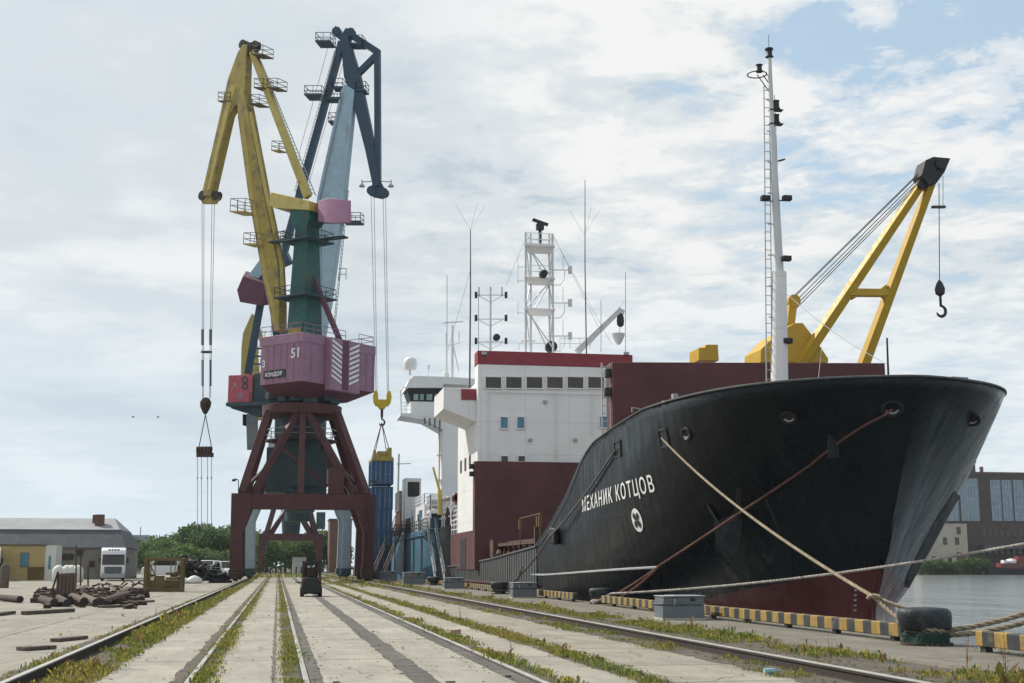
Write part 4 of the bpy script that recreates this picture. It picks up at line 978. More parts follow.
u0 = onY(405, 478, 154.5); u1 = onY(421, 500, 154.5)
ub = MB().bb(u0.x, u1.x, 154.5, 158, 5.2, u0.z); ub.build('vent_house', 'white_paint', ship2, bevel=0.03)
MB().bb(u0.x + 0.35, u1.x - 0.2, 154.45, 154.497, u0.z - 2.2, u0.z - 0.45).build('vent_opening', 'black_metal', ship2, smooth=0)
MB().rails([(14.9, 150, 7.9), (14.9, 136, 7.9), (22, 136, 7.9)], 1.1, 0.035, 3, 1.4).build('deckhouse_railing', 'white_paint', ship2, smooth=0)
MB().rails([(14.6, 131, 5.2), (14.6, 195, 5.2)], 1.1, 0.035, 3, 2).build('deck_railing', 'ribbed_grey', ship2, smooth=0)
fd_ = MB(); zf_ = 5.2
fd_.bb(14.75, 18.2, 129.8, 132.5, 5.2, 5.95).bb(14.75, 18.2, 129.8, 132.5, 6.75, 7.05)
for x in (14.85, 16.5, 18.1):
    for yy in (129.9, 132.4): fd_.bb(x - 0.08, x + 0.08, yy - 0.08, yy + 0.08, 5.9, 8.5)
fd_.rails([(14.8, 129.85, 7.05), (18.15, 129.85, 7.05), (18.15, 132.4, 7.05), (14.8, 132.4, 7.05)], 1.5, 0.045, 3, 1.2, True)
fd_.build('fore_platform', 'white_paint', ship2, smooth=0)
MB().bb(15.0, 18.0, 131.2, 132.2, 5.96, 6.74).build('platform_void', 'black_metal', ship2, smooth=0)
MB().lathe((15.6, 131, 7.75), [(0.0, -0.7), (0.5, -0.6), (0.55, 0), (0.5, 0.6), (0, 0.7)], 16, 'X').lathe((17.2, 131, 7.7), [(0.0, -0.6), (0.45, -0.5), (0.5, 0), (0.45, 0.5), (0, 0.6)], 16, 'X').build('deck_tank', 'galv_grey', ship2)
MB().box((15.4, 128.9, 5.75), 1.3, 0.9, 1.0).lathe((16.4, 128.8, 5.9), [(0.5, -0.5), (0.5, -0.4), (0.25, -0.35), (0.25, 0.35), (0.5, 0.4), (0.5, 0.5)], 14, 'X').build('anchor_winch', 'crane_navy', ship2, bevel=0.04)
MB().bb(14.72, 14.9, 150.5, 157, 5.2, 7.0).build('side_screen', 'ribbed_grey', ship2, smooth=0); MB().bb(14.8, 22, 171, 180, 5.2, 6.09).build('hatch', 'ribbed_grey', ship2, smooth=0)
BYw = 158.0
def bq(x, y, dy=0): return onY(x, y, BYw + dy)
tx0 = bq(443, 400).x; tx1 = bq(458, 400).x
MB().bb(tx0, tx1 + 8, BYw + 0.5, BYw + 8, 5.2, bq(450, 392).z).build('bridge_tower', 'white_paint', ship2, bevel=0.03)
for y in (480, 455, 430):
    z = bq(445, y).z; MB().bb(tx0 - 0.5, tx0 - 0.003, BYw + 0.8, BYw + 2, z, z + 0.12).build('tower_ledge', 'white_paint', ship2, smooth=0)
MB().ladder((tx0 - 0.3, BYw + 0.7, 6), (tx0 - 0.3, BYw + 0.7, bq(440, 415).z), 0.5, (0, 1, 0), 0.04, 0.5).build('tower_ladder', 'galv_grey', ship2, smooth=0)
wgp = [bq(400.5, 413), bq(400.5, 416), bq(425, 420), bq(443, 430), bq(443, 413)]
MB().prism([V(p) + V((0, 2.5, 0)) for p in wgp], (0, 5, 0)).build('wing_floor', 'white_paint', ship2, bevel=0.03)
br_ = MB()
for x in (424, 429, 434, 439): br_.prism([bq(x, 418), bq(x, 424 + (x - 424) * 0.4), bq(x + 1.5, 424 + (x - 424) * 0.4), bq(x + 1.5, 418)], (0, 0.3, 0))
br_.build('wing_bracket', 'wall_plaster', ship2, smooth=0)
ca = bq(411, 413); cb = bq(442.5, 386)
MB().bb(ca.x, cb.x, BYw + 0.5, BYw + 4.5, ca.z, bq(420, 401).z).build('wing_dodger', 'white_paint', ship2, bevel=0.03)
z0 = bq(420, 401).z; z1 = bq(420, 388).z
wf = MB(); wf.loft([[(ca.x, BYw + 0.5, z0), (cb.x, BYw + 0.5, z0), (cb.x, BYw + 4.5, z0), (ca.x, BYw + 4.5, z0)], [(ca.x - 0.55, BYw + 0.1, z1), (cb.x, BYw + 0.1, z1), (cb.x, BYw + 4.7, z1), (ca.x - 0.55, BYw + 4.7, z1)]])
wfo = wf.build('wheelhouse_band', 'black_metal', ship2, smooth=0)
for xa, xb in ((413.5, 418.5), (420, 424), (426.5, 432.5), (434.5, 439.5)):
    p = bq(xa, 400, 0.36); q = bq(xb, 394, 0.05)
    MB().add([(p.x, BYw + 0.40, p.z), (q.x, BYw + 0.40, p.z), (q.x, BYw + 0.20, q.z), (p.x, BYw + 0.20, q.z)], [(0, 1, 2, 3)]).build('bridge_window', 'pale_window', wfo, smooth=0)
rfp = [bq(404, 391), bq(408, 388), bq(443, 388), bq(443, 384), bq(478, 386), bq(478, 379), bq(450, 377), bq(414, 376), bq(409, 380)]
MB().prism([V(p) + V((0, 2.4, 0)) for p in rfp], (0, 5.2, 0)).build('wheelhouse_roof', 'white_paint', ship2, bevel=0.04)
MB().path([bq(401.5, 415), bq(400.5, 390), bq(403, 387.5), bq(407, 387.5)], 0.08, 6).rails([bq(401, 413), bq(411, 413)], 1.3, 0.03, 3, 0.7).build('wing_railing', 'white_paint', ship2, smooth=0)
q = bq(410.2, 366, 2); MB().lathe(q, [(0.15, -1.2), (0.15, -0.5), (0.78, -0.45), (0.85, 0.3), (0.78, 0.75), (0.5, 1.05), (0.0, 1.15)], 20).build('radar_dome', 'white_paint', ship2)
b2 = MB(); b2.path([bq(452, 378, 2), bq(452.5, 325, 2)], 0.17, 10, [0.22, 0.14]); b2.bar(bq(443, 323, 2), bq(463, 321.5, 2), 0.14, 0.14); b2.path([bq(446, 333, 2), bq(446, 345, 2), bq(452, 345, 2), bq(459, 343, 2), bq(459, 332, 2)], 0.08, 6); b2.tube(bq(453, 345, 2), bq(459, 372, 2), 0.08)
b2.tube(bq(428.5, 377, 2), bq(428.5, 366, 2), 0.05).box(bq(428.5, 367, 2), 0.3, 0.3, 0.5)
b2.build('bridge_mast', 'white_paint', ship2)
MB().lathe(bq(446, 375, 1), [(0, -0.45), (0.35, -0.3), (0.42, 0), (0.3, 0.3), (0, 0.42)], 12).tube(bq(446, 372, 1), bq(446, 340, 1), 0.04).build('sat_ball', 'white_paint', ship2)
wm = MB(); wm.tube((15.8, 178, 5.2), onY(399, 454, 178), 0.12).tube(onY(396, 464, 178), onY(411, 463.5, 178), 0.06); wm.build('stern_mast', 'galv_grey', ship2)
# gangways
def gangway(p, q, w, label, mm='galv_grey'):
    t = thing('gangway', label, 'gangway', p, group='gangways down to the quay')
    p = V(p); q = V(q); d = (q - p); s_ = V((-d.y, d.x, 0)).normalized() * w / 2
    b = MB()
    for sg in (-1, 1): b.bar(p + s_ * sg, q + s_ * sg, 0.1, 0.2)
    b.build('stringer', mm, t, smooth=0)
    b = MB(); n = int(d.length / 0.4)
    for i in range(n): c = p.lerp(q, (i + 0.5) / n); b.bar(c - s_, c + s_, 0.22, 0.05)
    b.build('treads', 'rust_dark', t, smooth=0)
    b = MB()
    for sg in (-1, 1):
        b.bar(p + s_ * sg + V((0, 0, 1)), q + s_ * sg + V((0, 0, 1)), 0.07); b.bar(p + s_ * sg + V((0, 0, 0.5)), q + s_ * sg + V((0, 0, 0.5)), 0.05)
        for i in range(8): c = p.lerp(q, i / 7) + s_ * sg; b.bar(c, c + V((0, 0, 1)), 0.06)
    b.build('handrail', 'wood_old' if mm != 'galv_grey' else 'box_grey', t, smooth=0)
gangway(onZ(440.5, 584, 0.12), onX(431, 529, 14.45), 0.75, 'steep narrow gangway in front of the grey ship stern, the nearer of two')
gangway(onZ(377, 580, 0.12), onX(400, 524, 14.45), 1.1, 'rusty stairway gangway up the blue hull beside the maroon crane leg', 'rust_steel')

# ------------------------------------------------------------------ containers
def container(name, x, y, z, ln, m, label, group=None):
    t = thing(name, label, 'container', (x, y, z), group=group); W = 2.44; Hh = 2.6
    b = MB(); b.bb(x - W / 2 + 0.05, x + W / 2 - 0.05, y + 0.05, y + ln - 0.05, z + 0.08, z + Hh - 0.05)
    for sx in (-1, 1):
        n = int(ln / 0.28)
        for i in range(n): b.bb(x + sx * (W / 2 - 0.05) - 0.025, x + sx * (W / 2 - 0.05) + 0.025, y + 0.15 + i * 0.28, y + 0.29 + i * 0.28, z + 0.15, z + Hh - 0.12)
    b.build('shell', m, t, smooth=0)
    f = MB()
    for sx in (-1, 1):
        for yy in (y, y + ln - 0.15): f.bb(x + sx * W / 2 - (0.16 if sx > 0 else 0), x + sx * W / 2 + (0 if sx > 0 else 0.16), yy, yy + 0.15, z, z + Hh)
        f.bb(x + sx * (W / 2 - 0.06) - 0.06, x + sx * (W / 2 - 0.06) + 0.06, y, y + ln, z, z + 0.14)
        f.bb(x + sx * (W / 2 - 0.06) - 0.06, x + sx * (W / 2 - 0.06) + 0.06, y, y + ln, z + Hh - 0.1, z + Hh + 0.003)
    f.bb(x - W / 2, x + W / 2, y - 0.003, y + 0.1, z, z + 0.15).bb(x - W / 2, x + W / 2, y - 0.003, y + 0.1, z + Hh - 0.12, z + Hh + 0.003); f.build('frame', m, t, smooth=0)
    for sx in (-1, 1):
        d = MB(); d.bb(x + sx * 0.55 - 0.5, x + sx * 0.55 + 0.5, y - 0.01, y + 0.045, z + 0.18, z + Hh - 0.15); dd = d.build('door', m, t, smooth=0)
        l = MB()
        for k in (-0.25, 0.25): l.tube((x + sx * 0.55 + k, y - 0.04, z + 0.15), (x + sx * 0.55 + k, y - 0.04, z + Hh - 0.12), 0.025, 6); l.bar((x + sx * 0.55 + k - 0.12, y - 0.05, z + 1.1), (x + sx * 0.55 + k + 0.1, y - 0.05, z + 1.15), 0.05)
        l.build('lock_rod', 'galv_grey', dd, smooth=0)
    return t
HY = 149.0
hx = (onY(371, 480, HY).x + onY(394.5, 480, HY).x) / 2; hz_ = onY(383, 463, HY).z - 2.4
container('shipping_container', hx, HY, hz_ + 0.0, 6.06, 'container_blue', 'blue shipping container hanging from the yellow spreader', 'blue containers by the blue ship')
for k in range(4):
    container('shipping_container', hx - 0.03 + 0.06 * (k % 2), 149.6, 0.07 + 2.605 * k, 6.06, 'container_blue', ['blue container at the bottom of the quayside stack', 'blue container second from the bottom of the quayside stack', 'blue container third from the bottom of the quayside stack', 'blue container on top of the quayside stack, under the hanging one'][k], 'blue containers by the blue ship')
gx = (onY(395, 500, 172).x + onY(409, 500, 172).x) / 2 + 0.6
container('shipping_container', gx + 0.35, 172, 6.1, 6.06, 'container_brown', 'brown container on the deck of the blue ship, below a grey one')
container('shipping_container', gx + 0.25, 172.1, 8.71, 6.06, 'container_grey', 'grey container stacked on the brown one aboard the blue ship')

# ================================================================== PORTAL CRANES
def crane_frame(Yf, Yr, X0, X1, s, prt, root, matn, base_z=0.0, zz=(6.85, 8.35), lw=0.56):
    """portal: four legs, beams, braces; s = size factor"""
    def sub(nm, b, m=matn, **k): return b.build(nm, m, root, bevel=k.get('bevel', 0.03))
    for Yc in (Yf, Yr):
        zb0, zb1 = zz if Yc == Yf else (zz[0] + base_z, zz[1])
        for X, sg in ((X0, 1), (X1, -1)):
            b = MB(); w = lw * s
            pol = [(X - sg * 1.0 * w, Yc, 0.9), (X - sg * 0.9 * w - sg * 0.15, Yc, zb1), (X + sg * 1.25 * s, Yc, zb1), (X + sg * 1.25 * s, Yc, zb0), (X + sg * 0.8 * w, Yc, zb0 - 2.2 * s), (X + sg * 1.0 * w, Yc, 0.9)]
            b.prism(pol, (0, 1.3 * s, 0)); sub('leg', b)
            b = MB(); b.bb(X - 0.62 * s, X + 0.62 * s, Yc - 1.6 * s, Yc + 1.6 * s, 0.5, 1.25)
            for dy in (-1.1, -0.4, 0.4, 1.1): b.lathe((X, Yc + dy * s, 0.42), [(0.26, -0.2), (0.26, 0.2)], 14, 'X')
            b.bb(X - 0.45, X + 0.45, Yc - 2.0 * s, Yc - 1.7 * s, 0.35, 1.0); sub('wheel_bogie', b, prt['bogie'])
        b = MB(); b.bb(X0 + 1.24 * s, X1 - 1.24 * s, Yc - 0.6 * s, Yc + 0.6 * s, zb0 + 0.02, zb1 - 0.02); sub('portal_beam', b)
    for X in (X0, X1):
        b = MB(); b.bb(X - 0.5 * s, X + 0.5 * s, Yf + 0.66 * s, Yr - 0.66 * s, zb0 + 0.3, zb1 - 0.1); sub('side_beam', b)
    return zb0, zb1
def crane_a():
    ax, ay = 2.0, 133.0
    t = thing('portal_crane', 'nearest harbour crane with maroon portal, green tower, purple engine house and yellow jib', 'crane', (ax, ay, 0), group='harbour portal cranes')
    a = R(45); u = V((-math.cos(a), math.sin(a), 0)); n = V((math.cos(a), math.sin(a), 0)) * 1.0
    A = V((ax, ay, 0))
    def Q(x, y, off=0): return onP(x, y, A + n * off, n)
    def sub(nm, b, m, par=None, bevel=0.03, smooth=40): return b.build(nm, m, par or t, bevel=bevel, smooth=smooth)
    crane_frame(127, 139, -3.85, 8.5, 1.0, {'bogie': 'rust_dark'}, t, 'crane_maroon', 0.75)
    zr = 16.6
    for X, sg in ((-3.85, 1), (8.5, -1)):
        for Yc in (127, 139):
            e = V((ax - sg * 3.3, ay + (Yc - ay) * 0.45, zr)); b = MB().bar((X + sg * 0.3, Yc, 8.3), e, 0.82, 0.75); sub('portal_strut', b, 'crane_maroon')
            e2 = V((ax - sg * 0.5, ay + (Yc - ay) * 0.58, zr)); b = MB().bar((X + sg * 1.4, Yc, 8.3), e2, 0.62, 0.6); sub('portal_brace', b, 'crane_maroon')
    for Yc in (127, 139): sub('portal_post', MB().bar((ax, Yc, 8.3), (ax, ay + (Yc - ay) * 0.58, zr), 0.6, 0.6), 'crane_maroon')
    sub('slewing_ring', MB().lathe((ax, ay, 0), [(3.2, 16.3), (3.95, 16.5), (4.0, 17.45), (3.6, 17.55), (0, 17.55)], 40), 'crane_maroon', bevel=0)
    sub('centre_column', MB().lathe((ax, ay, 0), [(1.5, 6.9), (1.5, 9.3), (2.0, 9.4), (2.0, 15.8), (2.5, 16.28)], 24).bb(ax - 3.4, ax - 0.5, ay - 1.5, ay + 2, 8.8, 13.2).bb(ax + 0.6, ax + 2.6, ay - 1.2, ay + 2, 8.6, 13.2), 'crane_teal_dark')
    pf = MB().lathe((ax, ay, 13.9), [(2.1, 0), (3.6, 0), (3.6, 0.12), (2.1, 0.12)], 28); sub('ring_platform', pf, 'crane_maroon', bevel=0)
    ra = MB(); ra.rails([(ax + 3.5 * math.cos(k), ay + 3.5 * math.sin(k), 14.0) for k in np.linspace(0, 6.283, 13)[:-1]], 1.1, 0.03, 2, 2.0, True)
    ra.rails([(-3.2, 139.3, 8.4), (7.9, 139.3, 8.4)], 1.0, 0.025, 2, 1.6); sub('platform_railing', ra, 'galv_grey', bevel=0, smooth=0)
    sub('leg_ladder', MB().ladder((8.3, 126.2, 1.2), (8.3, 126.2, 8.3), 0.5, (1, 0, 0), 0.04, 0.4), 'crane_maroon', bevel=0, smooth=0)
    for X, sg in ((-3.85, 1), (8.5, -1)):
        b = MB().bar((X, 126.4, 8.4), (X - sg * 0.05, 126.4, 9.6), 0.08); b.bar((X - sg * 0.05, 126.4, 9.6), (X - sg * 0.4, 126.2, 9.7), 0.08); b.box((X - sg * 0.45, 126.2, 9.55), 0.35, 0.3, 0.2); sub('leg_lamp', b, 'rust_dark', bevel=0)
        sub('portal_tie', MB().bar((X + sg * 2.2, 133, 11.0), (ax + sg * 0.6, 133, 16.2), 0.35, 0.35).bar((X + sg * 0.2, 127.3, 8.5), (X + sg * 2.2, 133, 11.0), 0.3, 0.3), 'crane_maroon')
    sub('portal_tie', MB().bar((ax - 2.6, 128.6, 13.4), (ax + 2.6, 128.6, 9.2), 0.3, 0.3), 'crane_maroon')
    sub('access_stair', MB().ladder((6.5, 128, 8.4), (3.8, 129.5, 13.9), 0.8, (0, 1, 0), 0.05, 0.35), 'crane_maroon', bevel=0, smooth=0)
    sub('cable_box', MB().bb(4.6, 6.1, 126.6, 128, 8.37, 10.9), 'crane_maroon')
    # turntable machinery
    b = MB().lathe((ax, ay, 0), [(2.4, 17.56), (2.4, 18.0), (3.1, 18.3), (3.1, 19.3)], 24)
    rnd = random.Random(3)
    for i in range(14):
        k = i / 14 * 6.283; b.box((ax + 3.0 * math.cos(k), ay + 3.0 * math.sin(k), 17.9 + rnd.random() * 0.6), 0.5 + rnd.random(), 0.5 + rnd.random(), 0.5 + rnd.random() * 0.8, rnd.random() * 3)
    sub('turntable', b, 'crane_teal_dark')
    tt = V((math.cos(a), -math.sin(a), 0)); ss = V((math.cos(a), math.sin(a), 0))
    def HP(r, w_, z): return A + tt * r + ss * w_ + V((0, 0, z))
    zt, zb = 23.85, 19.15
    def ringp(r0, r1, w_, z): return [HP(r0, -w_, z), HP(r1, -w_, z), HP(r1, w_, z), HP(r0, w_, z)]
    house = sub('engine_house', MB().loft([ringp(-0.7, 5.0, 5.3, zb), ringp(-0.7, 5.0, 5.3, zt)]), 'crane_purple')
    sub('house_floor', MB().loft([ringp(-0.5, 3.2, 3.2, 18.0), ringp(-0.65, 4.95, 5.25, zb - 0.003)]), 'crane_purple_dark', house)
    sub('house_eave', MB().loft([ringp(-0.8, 5.06, 5.36, zt - 0.85), ringp(-0.8, 5.06, 5.36, zt + 0.1)]), 'crane_purple', house)
    rb_ = MB()
    for k in range(-5, 6):
        w_ = k * 1.0
        if abs(w_) < 2.2: continue
        rb_.bar(HP(5.02, w_, zb + 0.1), HP(5.02, w_, zt - 0.87), 0.09, 0.09)
    for r in (0.2, 1.1, 2.0, 2.9, 3.8, 4.7): rb_.bar(HP(r, -5.32, zb + 0.1), HP(r, -5.32, zt - 0.87), 0.09, 0.09)
    sub('wall_rib', rb_, 'crane_purple', house, bevel=0, smooth=0)
    bay = sub('rear_bay', MB().loft([ringp(5.07, 5.75, 2.2, zb - 0.55), ringp(5.07, 5.75, 2.2, zt - 0.05)]), 'crane_purple', house)
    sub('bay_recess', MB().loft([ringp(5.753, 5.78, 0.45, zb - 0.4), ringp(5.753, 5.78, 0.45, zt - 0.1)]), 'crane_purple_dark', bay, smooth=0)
    for sg in (-1, 1):
        ch = MB()
        for k in range(8):
            z = zb + 0.15 + k * 0.50
            ch.add([HP(5.79, sg * 0.55, z), HP(5.79, sg * 2.0, z + 0.62), HP(5.79, sg * 2.0, z + 0.86), HP(5.79, sg * 0.55, z + 0.24)], [(0, 1, 2, 3)])
        sub('chevron_marking', ch, 'white_marking', bay, bevel=0, smooth=0)
    def textp(txt, o, xd, hgt, m, par, out, nm='lettering'):
        vs, fs = text_mesh(txt, 1.0, bold=0.02); mxh = max(v[1] for v in vs)
        P = [o + xd * (v[0] * hgt / mxh) + V((0, 0, v[1] * hgt / mxh)) + out for v in vs]
        return MB().add(P, fs).build(nm, m, par, smooth=0)
    textp('51', HP(3.45, -5.37, zt - 2.35), tt, 0.95, 'white_marking', house, V((0, 0, 0)), 'number_lettering')
    textp('3', HP(-0.45, -5.37, zb + 1.75), tt, 0.7, 'white_marking', house, V((0, 0, 0)), 'number_lettering')
    npz = sub('name_plate', MB().obox(HP(1.35, -5.38, zb + 0.95), tt * 1.5, ss * 0.03, V((0, 0, 0.38))), 'black_metal', house, bevel=0)
    textp('КОНДОР', HP(0.08, -5.43, zb + 0.75), tt, 0.41, 'white_marking', npz, V((0, 0, 0)))
    rr = MB(); rr.rails([HP(-0.9, -5.2, zt + 0.1), HP(4.8, -5.2, zt + 0.1), HP(4.8, 1.0, zt + 0.1)], 1.0, 0.03, 2, 1.5); rr.rails([HP(4.8, 3, zt + 0.1), HP(4.8, 5.2, zt + 0.1), HP(0, 5.2, zt + 0.1)], 1.0, 0.03, 2, 1.5); sub('roof_railing', rr, 'crane_lilac', house, bevel=0, smooth=0)
    # tower: tapered box
    def ringq(z, r, w_, r0=0.0): return [HP(r0 - r, -w_, z), HP(r0 + r, -w_, z), HP(r0 + r, w_, z), HP(r0 - r, w_, z)]
    zT = Q(303, 211).z
    tw = sub('tower', MB().loft([ringq(19.3, 1.6, 1.3), ringq(24, 1.45, 1.15), ringq(zT - 2.0, 0.85, 0.9), ringq(zT - 1.4, 1.35, 1.15), ringq(zT, 1.4, 1.2)]), 'crane_green')
    pt = MB()
    for y, r in ((244, 2.0), (260, 0), (300, 2.3)):
        if not r: continue
        z = Q(303, y).z; pt.loft([ringq(z, r, r), ringq(z + 0.15, r, r)])
    z = Q(303, 240).z; pt.bar(HP(-1, -1, z), HP(-4.2, -1, z + 0.0), 0.9, 0.15); pt.bar(HP(1, 1, z), HP(4.0, 1.6, z), 0.9, 0.15)
    sub('tower_platform', pt, 'crane_teal_dark', tw, bevel=0)
    b = MB()
    for y, r in ((244, 1.9), (300, 2.2)):
        z = Q(303, y).z + 0.15; sub('tower_railing', MB().rails(ringq(z, r, r), 1.0, 0.03, 2, 1.4, True), 'crane_teal_dark', tw, bevel=0, smooth=0)
    sub('tower_ladder', MB().ladder(HP(0.3, 1.9, 24.2), HP(0.3, 1.5, zT), 0.6, tt, 0.04, 0.45), 'galv_grey', tw, bevel=0, smooth=0)
    sub('back_strut', MB().bar(Q(307, 262), HP(4.4, 0.6, zt + 0.1), 0.45, 0.45), 'crane_purple_dark', bevel=0.02)
    # rocker with counterweight
    rk = [Q(281, 195), Q(279, 208), Q(284, 211), Q(319, 213), Q(319, 204)]
    rock = sub('rocker_beam', MB().prism(rk, n * 2.9), 'crane_yellow_clean')
    cq = lambda x, y, o: Q(x, y, o)
    cw = MB().loft([[cq(318, 201, -1.0), cq(318, 221, -1.0), cq(318, 222, 1.0), cq(318, 201, 1.0)], [cq(329, 198, -1.6), cq(329, 223, -1.6), cq(327, 224, 1.6), cq(327, 199, 1.6)], [cq(351, 200.5, -1.6), cq(351, 222.5, -1.6), cq(348, 223.5, 1.6), cq(348, 201, 1.6)]])
    sub('counterweight', cw, 'crane_lilac', rock)
    # main jib
    hw = 0.62
    jb = [Q(283, 332), Q(277, 332), Q(266, 268), Q(253, 192), Q(240, 100), Q(244, 92), Q(250, 100), Q(270, 192), Q(286, 268), Q(286, 300)]
    jb = [(275.5, 332), (262.5, 268), (249.5, 192), (239.5, 118), (239, 96), (245, 90), (249, 110), (264.5, 192), (279, 262), (281, 300), (281, 332)]
    jib = sub('jib', MB().prism([Q(x + 2, y) for x, y in jb], n * 1.15), 'crane_yellow')
    fl = MB()
    for o in (-0.62, 0.62): 
        for pa, pb in (((278, 330), (264.5, 268)), ((264.5, 268), (251.5, 192)), ((251.5, 192), (242, 118)), ((283, 300), (281, 262)), ((281, 262), (266, 192)), ((266, 192), (250.5, 112))): fl.bar(Q(*pa, o), Q(*pb, o), 0.16, 0.34)
    sub('jib_flange', fl, 'crane_yellow_clean', jib, bevel=0, smooth=0)
    # fly jib: bent beam
    fj = [(246, 46), (241, 53), (231, 80), (224, 112), (206, 190), (207, 197), (213.5, 197), (215, 190), (232, 116), (238, 106), (248, 104), (249, 60), (250, 46)]
    fly = sub('fly_jib', MB().prism([Q(x, y) for x, y in fj], n * 0.95), 'crane_yellow')
    sub('fly_jib_side', MB().prism([Q(x, y, -0.5) for x, y in ((231, 84), (224, 114), (207, 190), (209.5, 190), (228, 114), (236, 86))], n * 0.06), 'crane_yellow_clean', fly, bevel=0)
    for px, py in ((244, 45), (256, 46), (203.5, 196), (217, 196)):
        sub('sheave', MB().loft([[Q(px, py, 0) + n * o + u * (math.cos(k) * r) + V((0, 0, math.sin(k) * r)) for k in np.linspace(0, 6.283, 21)[:-1]] for o, r in ((-0.3, 0.55), (-0.15, 0.55), (0, 0.42), (0.15, 0.55), (0.3, 0.55))]), 'black_metal', fly, bevel=0)
    sub('sheave_cheek', MB().prism([Q(x, y) for x, y in ((203, 190), (200, 198), (204, 204), (216, 204), (220, 197), (216, 190))], n * 0.35), 'crane_ochre', fly)
    sub('head_bracket', MB().prism([Q(x, y) for x, y in ((242, 50), (243, 43), (257, 43), (258, 50), (250, 56))], n * 0.6), 'rust_dark', fly)
    st_ = MB().bar(Q(253, 52), Q(308, 197), 0.62, 0.75, side=tuple(n)); sub('stay_beam', st_, 'crane_yellow_clean')
    sub('stay_ladder', MB().ladder(Q(259, 60, 0.6), Q(314, 195, 0.6), 0.55, n, 0.035, 0.5), 'galv_grey', bevel=0, smooth=0)
    def plat(x0, x1, y, dep, m, off=0, par=None, h=1.1):
        p = Q(x0, y, off); q = Q(x1, y, off); d = n * dep / 2
        o = sub('jib_platform', MB().add([p - d, q - d, q + d, p + d, p - d + V((0, 0, .14)), q - d + V((0, 0, .14)), q + d + V((0, 0, .14)), p + d + V((0, 0, .14))], [(3, 2, 1, 0), (4, 5, 6, 7), (0, 1, 5, 4), (1, 2, 6, 5), (2, 3, 7, 6), (3, 0, 4, 7)]), m, par, bevel=0)
        b = MB().rails([p - d, q - d, q + d, p + d], h, 0.03, 2, 1.2, True); sub('platform_railing', b, 'wall_plaster', o, bevel=0, smooth=0)
    plat(257, 268, 57, 1.6, 'platform_brown'); plat(259, 268, 90, 1.5, 'platform_brown'); plat(272, 282, 90, 1.5, 'platform_brown'); plat(254, 264, 106, 1.5, 'platform_brown')
    plat(222, 234, 103, 1.2, 'platform_brown'); plat(237, 252, 214, 2.0, 'crane_yellow_clean', -0.8, None, 1.5); plat(249, 262, 246, 1.6, 'crane_yellow_clean', -0.8, None, 1.3)
    plat(280, 288, 243, 1.5, 'crane_yellow'); plat(275, 283, 152, 1.0, 'crane_ochre')
    jc = MB(); jc.rails([Q(276, 328, -1.4), Q(288, 268, -1.2), ], 1.0, 0.03, 2, 2); 
    sub('jib_foot', MB().bb(ax - 1.6, ax + 0.4, ay - 1.2, ay + 1.2, 23.9, 25.4), 'crane_yellow')
    # hoist ropes
    b = MB()
    for x0, x1, o in ((202, 202.5, -0.2), (204, 203.5, 0.2), (212, 209.5, -0.2), (214.5, 210.5, 0.2)): b.tube(Q(x0, 200, o), Q(x1, 398 if x0 != 202 else 398, o), 0.035, 5)
    sub('hoist_rope', b, 'wire_light', bevel=0)
    ch = MB()
    for x in (202.5, 210.5):
        for k in range(26):
            y = 330 + k * 1.1 * (2 if k > 13 else 1); ch.lathe(Q(x, y), [(0.02, -0.12), (0.14, -0.06), (0.14, 0.06), (0.02, 0.12)], 6)
    ch.bar(Q(202, 352), Q(211, 352), 0.3, 0.25)
    sub('rope_swivel', ch, 'rust_dark', bevel=0)
    # hook block with chain spreader: hangs from the crane
    hkt = thing('hook_block', 'dark hook block with a chain spreader hanging from the yellow jib', 'crane hook', Q(205.5, 528), group='hooks hanging from the cranes')
    c = Q(205.5, 406); MB().lathe(c, [(0.05, -0.95), (0.25, -0.75), (0.55, -0.1), (0.62, 0.4), (0.35, 0.85), (0.05, 0.95)], 16).build('pulley_block', 'rust_dark', hkt)
    for x in (199, 211.5): MB().bar(Q(205.5, 415), Q(x, 447), 0.09).build('sling', 'rust_dark', hkt, smooth=0)
    b = MB().bar(Q(197.5, 455), Q(212.5, 455), 0.35, 0.45)
    for x in (199, 202.5, 206, 209.5): b.lathe(Q(x, 450), [(0.05, -0.35), (0.3, -0.3), (0.33, 0.3), (0.1, 0.4)], 10)
    b.build('spreader_bar', 'rust_dark', hkt)
    for x in (197.5, 201.5, 207.5, 211.5):
        MB().tube(Q(x, 456), Q(x + 0.0, 524), 0.035, 5).lathe(Q(x, 478), [(0.02, -0.2), (0.09, 0), (0.02, 0.2)], 6).lathe(Q(x, 525), [(0.02, -0.3), (0.13, 0), (0.02, 0.3)], 6).build('chain', 'wire_light', hkt)
    return t
crane_a()
